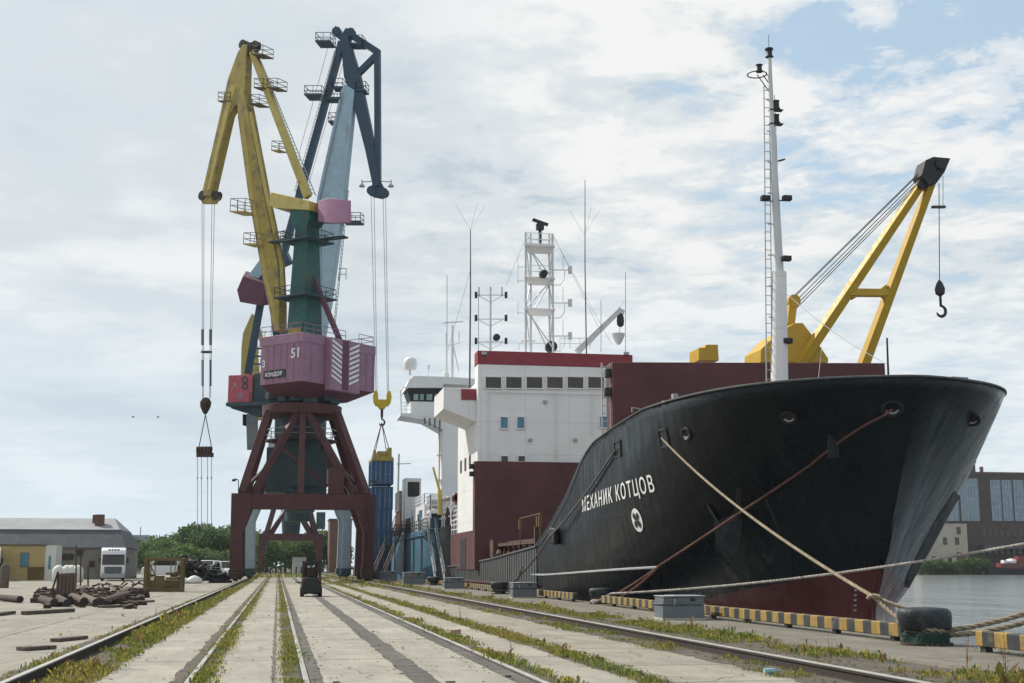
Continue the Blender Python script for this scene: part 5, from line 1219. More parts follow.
def crane_b():
    ax, ay = 2.33, 165.0
    t = thing('portal_crane', 'middle crane with grey-blue legs, light blue jib and navy fly jib', 'crane', (ax, ay, 0), group='harbour portal cranes')
    a = R(20); u = V((math.cos(a), -math.sin(a), 0)); n = V((math.sin(a), math.cos(a), 0)); A = V((ax, ay, 0))
    def Q(x, y, off=0): return onP(x, y, A + n * off, n)
    def sub(nm, b, m, par=None, bevel=0.03, smooth=40): return b.build(nm, m, par or t, bevel=bevel, smooth=smooth)
    crane_frame(159, 171, -3.3, 8.0, 1.0, {'bogie': 'crane_teal_dark'}, t, 'crane_grey_blue', 0.4, (8.9, 10.2), 0.5)
    for X, sg in ((-3.3, 1), (8.0, -1)):
        for Yc in (159, 171): sub('portal_strut', MB().bar((X + sg * 0.4, Yc, 10.1), (ax - sg * 2.8, ay + (Yc - ay) * 0.45, 15.5), 1.1, 0.9), 'crane_grey_blue')
    sub('slewing_ring', MB().lathe((ax, ay, 0), [(3.2, 15.2), (3.9, 15.6), (3.9, 16.8), (0, 16.9)], 36), 'crane_grey_blue', bevel=0)
    sub('centre_column', MB().lathe((ax, ay, 0), [(1.6, 7), (1.9, 15.2)], 24), 'crane_teal_dark', bevel=0)
    sub('turntable', MB().lathe((ax, ay, 0), [(2.8, 16.9), (3.2, 17.5), (3.2, 20.3)], 24), 'crane_teal_dark', bevel=0)
    def HP(r, w_, z): return A - u * r + n * w_ + V((0, 0, z))
    def box(r0, r1, w0, w1, z0, z1): return MB().loft([[HP(r0, w0, z0), HP(r1, w0, z0), HP(r1, w1, z0), HP(r0, w1, z0)], [HP(r0, w0, z1), HP(r1, w0, z1), HP(r1, w1, z1), HP(r0, w1, z1)]])
    zp0 = Q(240, 402, -2.6).z; zp1 = Q(240, 375, -2.6).z
    r0 = -(Q(228, 390, -2.6) - A).dot(u); r1 = -(Q(252, 390, -2.6) - A).dot(u)
    pk_ = sub('engine_house', box(r1, r0, -2.6, 2.6, zp0, zp1), 'crane_pink')
    # hammer-like mark and two round marks on the pink panel
    lt = MB(); 
    def PF(px, py): p = Q(px, py, -2.62); return p
    lt.bar(PF(231.5, 391), PF(236, 382.5), 0.22, 0.02, side=tuple(n)); lt.bar(PF(233.5, 383), PF(238.5, 388), 0.24, 0.02, side=tuple(n)); lt.build('painted_mark', 'white_marking', pk_, smooth=0)
    for yy in (380, 386.5):
        b = MB(); c = PF(245, yy)
        b.add([c + u * (r * math.cos(k)) + V((0, 0, r * math.sin(k))) for r in (0.22, 0.45) for k in np.linspace(0, 6.283, 21)[:-1]], [(i, (i + 1) % 20, 20 + (i + 1) % 20, 20 + i) for i in range(20)]); b.build('painted_ring', 'crane_teal_dark', pk_, smooth=0)
    b = MB(); c = PF(240, 395.5); b.add([c + u * (0.42 * math.cos(k)) + V((0, 0, 0.42 * math.sin(k))) for k in np.linspace(0, 6.283, 21)[:-1]], [tuple(range(20))]); b.build('painted_disc', 'crane_purple', pk_, smooth=0)
    sub('house_floor', box(-4, r0 + 0.1, -2.9, 2.9, zp0 - 0.5, zp0 - 0.05), 'crane_teal_dark'); sub('floor_girder', MB().prism([Q(231, 404), Q(236, 410), Q(262, 418), Q(300, 418), Q(300, 404)], n * 3.0), 'crane_teal_dark')
    bd_ = box(-3, r1 - 0.1, -2.3, 2.3, zp0, zp1 + 0.2)
    sub('machine_deck', bd_, 'crane_teal_dark')
    b = MB()
    for z in (zp1 + 0.5, zp1 + 1.6, zp1 + 2.7): b.bar(Q(252, 380, -2.4) * 1.0, Q(272, 380, -2.4), 0.12); 
    b = MB(); b.rails([Q(252, 372, -2.4), Q(272, 372, -2.4)], 3.0, 0.10, 3, 1.8); b.rails([HP(r1 + .2, -2.75, zp0), HP(0, -2.75, zp0)], 1.1, 0.035, 2, 1.2); sub('deck_railing', b, 'crane_navy', bevel=0, smooth=0)
    cbn = sub('operator_cab', MB().loft([[Q(x, y, o) for o in (-1.4, 1.0) for x in ((xs[0], xs[1]) if o < 0 else (xs[1], xs[0]))] for y, xs in ((450, (247, 258)), (414, (246, 258)))]), 'box_grey')
    sub('cab_window', MB().prism([Q(245.2, 426), Q(245.2, 415), Q(247, 415), Q(247, 426)], n * 1.8), 'black_metal', cbn, bevel=0)
    # A-frame tower
    ap = Q(270, 262)
    for o, x1, y1 in ((-1.1, 248, 374), (1.1, 281, 374)): sub('tower_leg', MB().bar(Q(268, 262, o * 0.4), Q(x1, y1, o), 0.85, 0.95), 'crane_navy')
    sub('tower_leg', MB().bar(Q(272, 262, 0.4), Q(290, 374, 1.0), 0.85, 0.95), 'crane_navy')
    sub('tower_head', MB().prism([Q(x, y) for x, y in ((262, 258), (286, 250), (292, 262), (270, 272))], n * 1.6), 'crane_navy')
    rk = sub('rocker_beam', MB().prism([Q(x, y) for x, y in ((283, 245), (266, 254), (243, 286), (250, 289), (268, 272), (286, 258))], n * 1.2), 'crane_light_blue')
    cw = MB().loft([[Q(x, y, -2.2) for x, y in ((237, 290), (243, 276), (266, 284), (262, 306), (240, 302))], [Q(x, y, 2.2) for x, y in ((238, 288), (246, 271), (276, 280), (274, 304), (242, 300))]])
    sub('counterweight', cw, 'crane_purple_dark', rk)
    # jib
    jb = [(303, 345), (319, 198), (342.5, 92), (346, 86), (356, 92), (345.5, 198), (331, 303), (322, 350)]
    jib = sub('jib', MB().prism([Q(x, y) for x, y in jb], n * 1.5), 'crane_light_blue')
    b = MB()
    for pa, pb in (((319.5, 198), (342.5, 93)), ((303.5, 342), (319.5, 198))): b.bar(Q(*pa, -0.78), Q(*pb, -0.78), 0.5, 0.1)
    sub('jib_flange', b, 'crane_grey_blue', jib, bevel=0)
    sub('jib_ladder', MB().ladder(Q(348, 190, -0.5), Q(334, 330, -0.5), 0.55, n, 0.035, 0.5).rails([Q(346, 280, -.6), Q(339, 280, -.6)], 1.5, .035, 2, 1), 'crane_teal_dark', bevel=0, smooth=0)
    fl = [(341, 33), (349, 37), (361, 76), (372, 130), (381, 186), (374, 188), (366, 150), (353, 100), (345, 78)]
    fly = sub('fly_jib', MB().prism([Q(x, y) for x, y in fl], n * 1.1), 'crane_navy')
    b = MB().bar(Q(345, 31), Q(379, 53), 0.75, 0.8, side=tuple(n)); b.bar(Q(377.5, 52), Q(378, 186), 0.85, 0.75, side=tuple(n)); b.bar(Q(355, 77), Q(376, 56), 0.8, 0.75, side=tuple(n)); sub('fly_jib_tie', b, 'crane_navy', fly)
    for px, py in ((337, 32), (351, 33), (372, 191), (384, 193)):
        sub('sheave', MB().loft([[Q(px, py, 0) + n * o + u * (math.cos(k) * r) + V((0, 0, math.sin(k) * r)) for k in np.linspace(0, 6.283, 21)[:-1]] for o, r in ((-0.35, 0.62), (0, 0.5), (0.35, 0.62))]), 'crane_navy', fly, bevel=0)
    sub('head_cheek', MB().prism([Q(x, y) for x, y in ((336, 26), (333, 34), (340, 40), (352, 40), (353, 32), (348, 30), (343, 36), (340, 34))], n * 0.5), 'crane_navy', fly)
    sub('sheave_cheek', MB().prism([Q(x, y) for x, y in ((374, 182), (369, 192), (373, 197), (383, 199), (387, 193), (381, 182))], n * 0.5), 'crane_navy', fly)
    b = MB()
    for x0, x1 in ((376, 362), (379, 391)): b.bar(Q(x0, 181), Q(x1, 182), 0.1); b.lathe(Q(x1, 186), [(0.4, -0.1), (0.35, 0.05), (0.1, 0.3)], 10); b.tube(Q(x1, 184), Q(x1, 180), 0.08)
    sub('jib_floodlight', b, 'galv_grey', fly, bevel=0)
    sub('stay_beam', MB().bar(Q(342, 42), Q(283, 256), 0.85, 0.9, side=tuple(n), w2=0.7), 'crane_navy')
    sub('stay_ladder', MB().ladder(Q(335, 52, -.8), Q(295, 192, -.8), 0.55, n, 0.035, 0.5), 'galv_grey', bevel=0, smooth=0)
    b = MB(); b.tube(Q(330, 40), Q(300, 150), 0.03, 5).tube(Q(344, 60), Q(300, 215), 0.03, 5).tube(Q(352, 50), Q(377, 155), 0.03, 5).tube(Q(300, 150), Q(297, 200), 0.03, 5); sub('rigging_wire', b, 'wire_dark', bevel=0)
    def plat(x0, x1, y, dep, off=0):
        p = Q(x0, y, off); q = Q(x1, y, off); d = n * dep / 2
        o = sub('jib_platform', MB().add([p - d, q - d, q + d, p + d, p - d + V((0, 0, .25)), q - d + V((0, 0, .25)), q + d + V((0, 0, .25)), p + d + V((0, 0, .25))], [(3, 2, 1, 0), (4, 5, 6, 7), (0, 1, 5, 4), (1, 2, 6, 5), (2, 3, 7, 6), (3, 0, 4, 7)]), 'crane_navy', None, bevel=0)
        sub('platform_railing', MB().rails([p - d, q - d, q + d, p + d], 1.3, 0.035, 2, 1.2, True), 'crane_navy', o, bevel=0, smooth=0)
    plat(318, 333, 45, 2.2); plat(352, 364, 47, 1.8); plat(307, 324, 98, 2.2); plat(328, 342, 101, 1.8); plat(334, 344, 90, 1.6); plat(330, 337, 124, 1.4); plat(357, 367, 93, 1.6); plat(345, 362, 224, 1.6)
    # hoist ropes go down to the hook in front of the jib plane
    hp = V((hx, HY + 3.0, onY(381, 398, HY + 3.0).z))
    b = MB()
    for i, (x0, dx) in enumerate(((371, -0.75), (374, -0.6), (383, 0.6), (385.5, 0.75))): b.tube(Q(x0, 194), hp + V((dx, 0, 0.6)), 0.04, 5)
    sub('hoist_rope', b, 'wire_light', bevel=0)
    hkt = thing('hook_block', 'yellow twin hook block holding the hanging blue container', 'crane hook', hp - V((0, 0, 1.6)), group='hooks hanging from the cranes')
    for sg in (-1, 1): MB().prism([hp + V((sg * x, 0, z)) for x, z in ((0.45, -0.9), (0.5, 0.5), (0.7, 0.9), (0.95, 0.8), (1.1, 0.2), (1.0, -0.6), (0.7, -1.0))], (0, 0.6, 0)).build('hook_cheek', 'hook_yellow', hkt, bevel=0.05)
    MB().prism([hp + V((x, 0, z)) for x, z in ((-0.5, -0.2), (0.5, -0.2), (0.7, -0.7), (0.3, -1.3), (-0.3, -1.3), (-0.7, -0.7))], (0, 0.8, 0)).build('crosshead', 'hook_yellow', hkt, bevel=0.05)
    hook(MB().tube(hp + V((0, 0, -2.3)), hp + V((0, 0, -1.2)), 0.16), hp + V((0, 0, -2.2)), 0.9).build('swivel_hook', 'rust_dark', hkt)
    zc_ = hz_ + 2.6; spt = thing('spreader', 'rusty yellow container spreader clamped on the hanging blue container', 'spreader', (hx, HY + 3, zc_))
    b = MB()
    for sx in (-1, 1): b.bar((hx + sx * 1.1, HY + 0.1, zc_ + 0.25), (hx + sx * 1.1, HY + 5.9, zc_ + 0.25), 0.28, 0.35)
    for dy in (0.2, 3, 5.8): b.bar((hx - 1.1, HY + dy, zc_ + 0.3), (hx + 1.1, HY + dy, zc_ + 0.3), 0.3, 0.5)
    b.bb(hx - 0.6, hx + 0.5, HY + 0.5, HY + 3.6, zc_ + 0.45, zc_ + 1.2).bb(hx + 0.5, hx + 1.0, HY + 0.3, HY + 1.2, zc_ + 0.45, zc_ + 1.6).bb(hx - 1.1, hx - 0.8, HY + 0.3, HY + 1.0, zc_ + 0.45, zc_ + 1.3)
    b.build('spreader_frame', 'crane_ochre', spt, bevel=0.02)
    for sx in (-1, 1):
        for dy in (0.6, 5.4): MB().bar((hx + sx * 1.0, HY + dy, zc_ + 0.4), hp + V((0, 0, -2.9)), 0.07).build('sling', 'rust_steel', spt, smooth=0)
crane_b()
def crane_c():
    ax, ay = 2.33, 255.0
    t = thing('portal_crane', 'farthest crane, small maroon portal framed by the nearest crane, with an ochre jib', 'crane', (ax, ay, 0), group='harbour portal cranes')
    n = V((0, 1, 0)); A = V((ax, ay, 0))
    def Q(x, y, off=0): return onY(x, y, ay + off)
    def sub(nm, b, m, par=None, bevel=0.0, smooth=40): return b.build(nm, m, par or t, bevel=bevel, smooth=smooth)
    crane_frame(250, 261, -3.1, 7.8, 1.0, {'bogie': 'rust_dark'}, t, 'crane_maroon', 0.3, (6.2, 7.5), 0.42)
    for X, sg in ((-3.1, 1), (7.8, -1)):
        for Yc in (250, 261):
            sub('portal_strut', MB().bar((X + sg * 0.8, Yc, 7.4), (ax - sg * 2.5, ay + (Yc - ay) * 0.5, 15.5), 0.8, 0.8), 'crane_maroon'); sub('portal_brace', MB().bar((X + sg * 1.6, Yc, 7.4), (ax - sg * 0.3, ay + (Yc - ay) * 0.5, 13.5), 0.6, 0.6), 'crane_maroon')
    sub('slewing_ring', MB().lathe((ax, ay, 0), [(3, 15.2), (3.6, 15.6), (3.6, 16.8), (0, 16.9)], 30), 'crane_maroon')
    sub('centre_column', MB().lathe((ax, ay, 0), [(1.6, 7), (2.2, 15.2)], 20).bb(7.0, 8.6, 249, 252, 8.4, 11.5), 'crane_teal_dark')
    z0 = Q(280, 385).z
    sub('engine_house', MB().bb(ax - 4, ax + 6, ay - 3, ay + 3, 17, 23), 'crane_teal_dark')
    sub('jib', MB().prism([Q(x, y) for x, y in ((252, 314), (243, 334), (241.5, 350), (241, 378), (256, 420), (262, 420), (258, 350), (257, 318))], n * 1.6), 'crane_ochre')
    sub('fly_jib', MB().bar(Q(255, 322), Q(266, 352), 1.0, 0.9).bar(Q(252, 350), Q(262, 390), 0.9, 0.9), 'crane_ochre'); sub('jib_platform', MB().bar(Q(256, 323.5), Q(261, 323.5), 1.2, 0.4), 'rust_dark')
    sub('jib_ladder', MB().ladder(Q(264, 330), Q(256, 376), 0.7, (1, 0, 0), 0.06, 0.7), 'galv_grey', smooth=0)
crane_c()

# ================================================================== QUAYSIDE FURNITURE
AP = 0.06
def bump_rail(y0, y1, label, x=12.65):
    t = thing('striped_bump_rail', label, 'bump rail', (x, y0, AP), group='yellow and black striped quay edge rails')
    b = MB(); b.bb(x - 0.11, x + 0.11, y0, y1, AP + 0.10, AP + 0.375); b.build('beam', 'striped_paint', t, bevel=0.02, origin=(x, 0, AP), smooth=0).location = (0, -y0, 0)
    y = y0 + 0.5
    while y < y1: MB().bb(x - 0.07, x + 0.07, y - 0.09, y + 0.09, AP, AP + 0.098).build('post', 'black_metal', t, smooth=0); y += 2.9
bump_rail(13.0, onX(981, 640, 12.65).y, 'striped edge rail at the right picture edge, beyond the big bollard')
bump_rail(onX(906, 630, 12.65).y, 50.6, 'longest striped edge rail, running below the ship bow between two bollards')
bump_rail(55.5, 72.0, 'striped edge rail behind the flat pale-topped bollard')
bump_rail(77.0, 113.0, 'far striped edge rail below the low ribbed hull side')

def bollard(x, y, rz, label, s=1.0):
    t = thing('mooring_bollard', label, 'bollard', (x, y, AP), group='mooring bollards along the quay')
    def ringe(rx, ry, z, ox=0): return [(x + ox * s + rx * s * math.cos(k) , y + ry * s * math.sin(k), AP + z * s) for k in np.linspace(0, 6.283, 29)[:-1]]
    MB().loft([ringe(0.34, 0.34, 0.0), ringe(0.30, 0.30, 0.12), ringe(0.28, 0.28, 0.34)]).build('post', 'bollard_paint', t)
    MB().loft([ringe(0.30, 0.29, 0.24, 0), ringe(0.44, 0.35, 0.27, 0.0), ringe(0.48, 0.38, 0.33, -0.01), ringe(0.505, 0.39, 0.50, -0.02), ringe(0.50, 0.385, 0.60, -0.03), ringe(0.45, 0.34, 0.655, -0.04), ringe(0.20, 0.15, 0.675, -0.05)]).build('head', 'bollard_paint', t, smooth=80)
    f = MB().lathe((x, y, AP), [(0.5, 0), (0.5, 0.05), (0.34, 0.055)], 28); f.build('base_flange', 'rust_dark', t)
    return t
B1 = onZ(927, 645, AP); B2 = onZ(601.5, 604, AP); B3 = onZ(500, 594, AP)
bollard(B1.x, B1.y, 0, 'big black bollard wrapped in tan and green ropes at the right end of the rail', 1.08)
bollard(B2.x, B2.y, 0, 'low bollard with pale worn top below the ship name, brown rope made fast to it', 0.95)
bollard(B3.x, B3.y, 0, 'dark bollard between two grey utility boxes with a thin rope made fast to it', 1.0)
bollard(12.2, 104, 0, 'distant bollard near the foot of the steep gangway', 1.0)

def utility_box(x, y, w, d, h, label):
    t = thing('utility_box', label, 'utility box', (x, y, AP), group='grey utility boxes on the quay')
    MB().box((x, y, AP + 0.03), w + 0.06, d + 0.06, 0.06).build('plinth', 'concrete_plain', t, smooth=0)
    MB().box((x, y, AP + 0.06 + h * 0.27), w, d, h * 0.54).build('lower_casing', 'box_grey', t, bevel=0.015)
    z = AP + 0.06 + h * 0.56
    b = MB().box((x, y, z + h * 0.03), w + 0.08, d + 0.08, h * 0.06); b.box((x - w * 0.36, y, z + h * 0.20), w * 0.24, d, h * 0.28); b.box((x + w * 0.14, y, z + h * 0.20), w * 0.70, d, h * 0.28); b.build('upper_casing', 'box_grey', t, bevel=0.012)
    b = MB().box((x - w * 0.36, y, z + h * 0.36), w * 0.28, d + 0.08, h * 0.045).box((x + w * 0.14, y, z + h * 0.37), w * 0.76, d + 0.10, h * 0.05); b.build('lid', 'galv_grey', t, bevel=0.012)
    MB().box((x + w * 0.22, y - d / 2 - 0.004, z + h * 0.22), w * 0.11, 0.02, h * 0.14).build('socket', 'black_metal', t, smooth=0)
    MB().box((x - w * 0.22, y - d / 2 - 0.01, z + h * 0.12), w * 0.04, 0.03, h * 0.3).build('latch', 'galv_grey', t, smooth=0)
    return t
utility_box(onZ(684, 620, AP).x, onZ(684, 620, AP).y + 0.45, 1.24, 0.9, 0.66, 'nearest grey utility box with a dark socket, in front of the striped rail')
utility_box(11.7, 62.8, 1.15, 0.9, 0.72, 'grey utility box between the two farther bollards')
utility_box(11.6, 87.5, 1.35, 1.0, 0.72, 'pale-topped grey utility box in front of the ribbed hull side')
utility_box(10.9, 107, 1.75, 1.2, 1.0, 'tall grey utility box at the foot of the blue hull')
utility_box(10.6, 128.0, 1.6, 1.2, 1.0, 'farthest grey utility box beside the right maroon crane leg')

# ------------------------------------------------------------------ mooring ropes
def rope(pts_list, r, m, label, name='mooring_rope'):
    t = thing(name, label, 'rope', pts_list[0][0], group='mooring ropes')
    for i, pts in enumerate(pts_list):
        pts = [V(p) for p in pts]; ln = [0.0]
        for a_, b_ in zip(pts[:-1], pts[1:]): ln.append(ln[-1] + (b_ - a_).length)
        nseg = max(12, min(700, int(ln[-1] / (r * 1.3)))); mb = MB(); cen = []; j = 0
        for k in range(nseg + 1):
            d_ = ln[-1] * k / nseg
            while j < len(ln) - 2 and ln[j + 1] < d_: j += 1
            cen.append(pts[j].lerp(pts[j + 1], (d_ - ln[j]) / max(1e-6, ln[j + 1] - ln[j])))
        dirn = [(cen[min(k + 1, nseg)] - cen[max(k - 1, 0)]).normalized() for k in range(nseg + 1)]
        for s3_ in range(3):
            st3 = []
            for k, c_ in enumerate(cen):
                d_ = dirn[k]; a_ = (V((0, 0, 1)) - d_ * d_.z) if abs(d_.z) < 0.95 else (V((1, 0, 0)) - d_ * d_.x); a_.normalize(); b_ = d_.cross(a_)
                ph = ln[-1] * k / nseg / (r * 9.0) * 6.283 + s3_ * 2.094; wob = 1 + 0.12 * mnoise.noise(c_ * 3.0)
                st3.append(c_ + (a_ * math.cos(ph) + b_ * math.sin(ph)) * r * 0.52 * wob)
            mb.path(st3, r * 0.56, 5)
        mb.build('strand', m, t, smooth=80)
    return t
def loop(c, rx, ry, z, r0=0): return [V((c.x + rx * math.cos(k), c.y + ry * math.sin(k), z + 0.03 * math.sin(2 * k))) for k in np.linspace(0, 6.283, 30)]
# 1: brown rope, bow hawse -> second bollard, splits near the end
fork = onP(655, 578, B2, V((0.0, 1, 0)));
end1 = B2 + V((0.25, -0.3, 0.25)); tp = V(H1); jn = tp.lerp(end1, 0.80) - V((0, 0, 0.05))
main = [tp + (jn - tp) * (i / 24) - V((0, 0, 4 * 0.04 * (i / 24) * (1 - i / 24))) for i in range(25)]
for q in main[1:]:                         # the rope lies against the flare where it would cross it
    lim = CLX - hbr(q.y - stem(q.z), q.z) - 0.07
    if q.x > lim and q.y > stem(q.z): q.x = lim
    if q.y > stem(q.z) - 0.02 and q.y < stem(q.z) + 0.5: q.y = min(q.y, stem(q.z) + 0.2)
rope([main, cat_rope(jn, end1, 0.06, 10), cat_rope(jn, B2 + V((0.3, -0.5, 0.1)), 0.14, 10), loop(B2, 0.36, 0.36, AP + 0.2)], 0.05, 'rope_brown', 'brown mooring rope from the bow hawse hole down to the pale-topped bollard')
gp = main[5] + V((-0.08, -0.10, 0))
gt = thing('rat_guard', 'dark rectangular guard plate hung on the brown rope below the bow', 'rat guard', gp)
MB().obox(gp + V((0, 0, -0.05)), (0.26, 0.1, 0.0), (0, 0.03, 0), (0.03, 0, 0.42)).build('plate', 'rubber', gt, bevel=0.03)
MB().path(cat_rope(onZ(882, 377, 8.07), gp + V((0, 0, 0.35)), 0.05, 8), 0.012, 5).build('lanyard', 'wire_dark', gt)
# 2: tan rope, fairlead -> big bollard
kn = V(F1).lerp(B1 + V((0.1, 0, 0.25)), 0.90); kn = onP(874, 597, B1 + V((0.55, 1.1, 0)), V((0, 1, 0)))
rope([cat_rope(F1, kn, 0.35, 24), cat_rope(kn, B1 + V((-0.30, -0.22, 0.28)), 0.05, 8), cat_rope(kn, B1 + V((0.34, 0.2, 0.52)), 0.02, 8), loop(kn, 0.12, 0.12, kn.z), loop(B1, 0.33, 0.33, AP + 0.24), [V((B1.x + 0.34 * math.cos(k), B1.y + 0.34 * math.sin(k), AP + 0.18 + 0.05 * math.cos(k))) for k in np.linspace(0, 6.283, 30)]], 0.042, 'rope_tan', 'tan mooring rope with a knot, from the fairlead above the name to the big bollard')
# 3: pale rope from second bollard to the right out of frame
e3 = V((30.5, 27.5, 4.9)); s3 = B2 + V((0.3, -0.4, 0.42))
rope([cat_rope(s3, e3, 0.75, 40), cat_rope(s3, B2 + V((-0.6, -1.0, 0.06)), 0.03, 6), loop(B2, 0.40, 0.40, AP + 0.12)], 0.050, 'rope_pale', 'thick pale rope sweeping from the pale-topped bollard across the bow to the right')
# 4: two tan ropes from big bollard to the right
r4a = B1 + (onY(1040, 606, B1.y - 0.8) - B1) * 1.5; r4b = B1 + (onY(1040, 611, B1.y - 0.9) - B1) * 1.5
rope([cat_rope(B1 + V((0.33, 0, 0.26)), r4a, 0.12, 16), cat_rope(B1 + V((0.33, -0.1, 0.18)), r4b, 0.16, 16), loop(B1, 0.37, 0.37, AP + 0.30)], 0.055, 'rope_tan', 'pair of tan ropes leading from the big bollard out to the right')
g = [V((B1.x + (0.40 + 0.05 * math.sin(5 * k)) * math.cos(k), B1.y + (0.40 + 0.04 * math.cos(3 * k)) * math.sin(k), AP + 0.04 + 0.18 * (k / 31.4))) for k in np.linspace(0, 31.4, 150)]
mat('rope_green', (0.014, 0.042, 0.032), 0.9)
MB().path(g, 0.045, 6).build('green_rope_coil', 'rope_green', None, smooth=80, origin=tuple(B1))
o = bpy.data.objects['green_rope_coil']; tag(o, 'dark green rope coiled round the foot of the big bollard', 'rope')
# 5: thin rope, aft fairlead -> third bollard through the square fender
mid = onh(557, 536, 0.35)
rope([cat_rope(F2, mid, 0.2, 14), cat_rope(mid, B3 + V((0.25, -0.2, 0.3)), 0.25, 12), cat_rope(mid.lerp(B3, 0.55) + V((0, 0, 0.1)), B3 + V((0.45, -0.3, 0.1)), 0.2, 10), loop(B3, 0.33, 0.33, AP + 0.22)], 0.05, 'rope_grey', 'thin dark rope from the aft fairlead past the square fender to the third bollard')

# ------------------------------------------------------------------ small things on the paving
t = tag(MB().obox(onZ(908.5, 652, 0.06), (0.115, 0.05, 0), (-0.025, 0.06, 0), (0, 0, 0.04)).build('brick', 'brick_block', None, bevel=0.006, origin=tuple(onZ(908.5, 652, 0.0))), 'single reddish brick lying on the slabs near the right flush rail', 'brick') if False else None
p = onZ(455.5, 634, 0.0)
tag(MB().obox(p + V((0, 0, 0.055)), (0.10, 0.20, 0), (-0.055, 0.03, 0), (0, 0, 0.05)).build('concrete_block', 'brick_block', None, bevel=0.008, origin=tuple(p)), 'small brown block with a light top lying on the seaside slabs', 'block')
p = onZ(770.5, 671, 0.06)
tag(MB().path([p + V((-0.10, 0, 0)), p + V((-0.03, 0, 0)), p + V((0.06, 0, 0.0)), p + V((0.10, 0, 0)), p + V((0.14, 0, 0))], 0.045, 12, [0.04, 0.045, 0.045, 0.02, 0.018]).build('plastic_bottle', 'plastic_blue', None, origin=tuple(p)), 'pale blue plastic bottle lying beside the raised quay rail', 'bottle')
def plank(x0, y0, x1, y1, w_, m, label, h=0.07):
    p = onZ(x0, y0, 0.0); q = onZ(x1, y1, 0.0); z = V((0, 0, h / 2 + 0.006))
    rr_ = random.Random(x0)
    b = MB(); k = [p.lerp(q, i / 5) + V((0, rr_.uniform(-.03, .03), 0)) for i in range(6)]
    for i in range(5): b.bar(k[i] + z, k[i + 1] + z, w_ * (1 + rr_.uniform(-.2, .1)), h, side=(0, 1, 0))
    return tag(b.build('plank', m, None, bevel=0.01, origin=tuple(p)), label, 'plank', 'old planks lying on the yard')
plank(20, 651, 52, 649, 0.28, 'wood_old', 'nearest splintered grey plank on the left yard'); plank(55, 642, 83, 639, 0.25, 'wood_old', 'ragged dark plank just behind the nearest one'); plank(24, 615, 71, 612, 0.3, 'wood_old', 'long flat plank in front of the rusty pipes', 0.12); plank(-3, 616, 11, 614, 0.3, 'wood_old', 'plank cut off by the left picture edge', 0.1)
plank(118, 604, 152, 602, 0.3, 'wood_old', 'weathered board to the right of the rusty pipes', 0.08); plank(100, 608, 133, 607, 0.3, 'wood_old', 'low board against the right end of the pipe row', 0.09)

# pipes and logs
LG = 'rusty pipes and logs on the yard'
def pipe(x0, y0, x1, y1, r, m, label, z=None, hollow=True):
    p = onZ(x0, y0, 0.0); q = onZ(x1, y1, 0.0); c = V((0, 0, r + 0.005 if z is None else z)); t = thing('rusty_pipe', label, 'pipe', p, group=LG)
    b = MB().tube(p + c, q + c, r, 16, r * 0.94); b.build('tube', m, t)
    d = (p - q).normalized(); e = p + c + d * 0.004
    MB().tube(e, e + d * 0.004, r * 0.78, 16).build('open_end', 'black_metal', t)
    return t
pipe(54, 607, 41, 603, 0.16, 'rust_dark', 'dark short pipe at the left end of the pipe row'); pipe(67, 607, 58, 601, 0.15, 'rust_dark', 'second pipe of the row, dark with an open end'); pipe(84, 606, 72, 600, 0.17, 'rust_steel', 'rusty pipe near the middle of the row with its mouth facing out')
pipe(96, 607, 84, 600, 0.16, 'wood_old', 'pale brown log between rusty pipes'); pipe(101, 607, 127, 598, 0.17, 'rust_steel', 'long rusty pipe lying at the right end of the row'); pipe(20, 603, 1, 601, 0.15, 'rust_dark', 'rusty pipe at the far left edge of the yard'); pipe(112, 601, 126, 595, 0.15, 'rust_dark', 'dark pipe behind the long rusty one')
# scrap behind them: individual bent bars and plates, then loose rubble as ground cover
rs = random.Random(11)
desc = ['bent', 'flat', 'curved', 'broken', 'short', 'long', 'twisted', 'leaning']
for i in range(16):
    px = 74 + i * 4.6 + rs.uniform(-1.5, 1.5); py = 590 + rs.uniform(-5, 5); p = onZ(px, py, 0.0); Lh = rs.uniform(0.35, 0.95); ang = rs.uniform(0, 3.1)
    b = MB(); d = V((math.cos(ang), math.sin(ang) * 0.6, rs.uniform(0.02, 0.25)))
    k = rs.random()
    if k < 0.5: b.bar(p + V((0, 0, 0.1)) - d * Lh * 0.1, p + V((0, 0, 0.1)) + d * Lh * 0.5, 0.14, 0.12); b.bar(p + V((0, 0, 0.1)) + d * Lh * 0.5, p + V((0, 0, 0.1)) + d * Lh * 0.5 + V((0.3, 0.1, rs.uniform(-.1, .3))), 0.14, 0.1)
    elif k < 0.8: b.obox(p + V((0, 0, 0.24)), d * 0.45, V((-d.y, d.x, 0)) * 0.35, V((0.1, 0.05, 0.06)))
    else: b.path([p + V((0.5 * math.cos(a), 0.2 * math.sin(a), 0.12 + 0.35 * math.sin(a) ** 2)) for a in np.linspace(0, 5.0, 16)], 0.05, 6)
    tag(b.build('scrap_piece', rs.choice(['rust_steel', 'rust_dark', 'rust_steel']), None, bevel=0.01, origin=tuple(p)), 'piece of rusty scrap metal in the heap between rusty panel and mustard cage', 'scrap metal', 'scrap pieces between panel and cage')
b = MB()
for i in range(700):
    p = onZ(rs.uniform(36, 146), rs.gauss(594, 5.5), 0.0)
    if p.y > 90 or p.y < 40: continue
    r = rs.uniform(0.05, 0.22); a = rs.uniform(0, 3.1)
    b.obox(p + V((0, 0, r * 0.5)), V((math.cos(a), math.sin(a), rs.uniform(-.3, .3))) * r, V((-math.sin(a), math.cos(a), rs.uniform(-.2, .2))) * r * 0.6, V((rs.uniform(-.2, .2), 0, 1)) * r * 0.5)
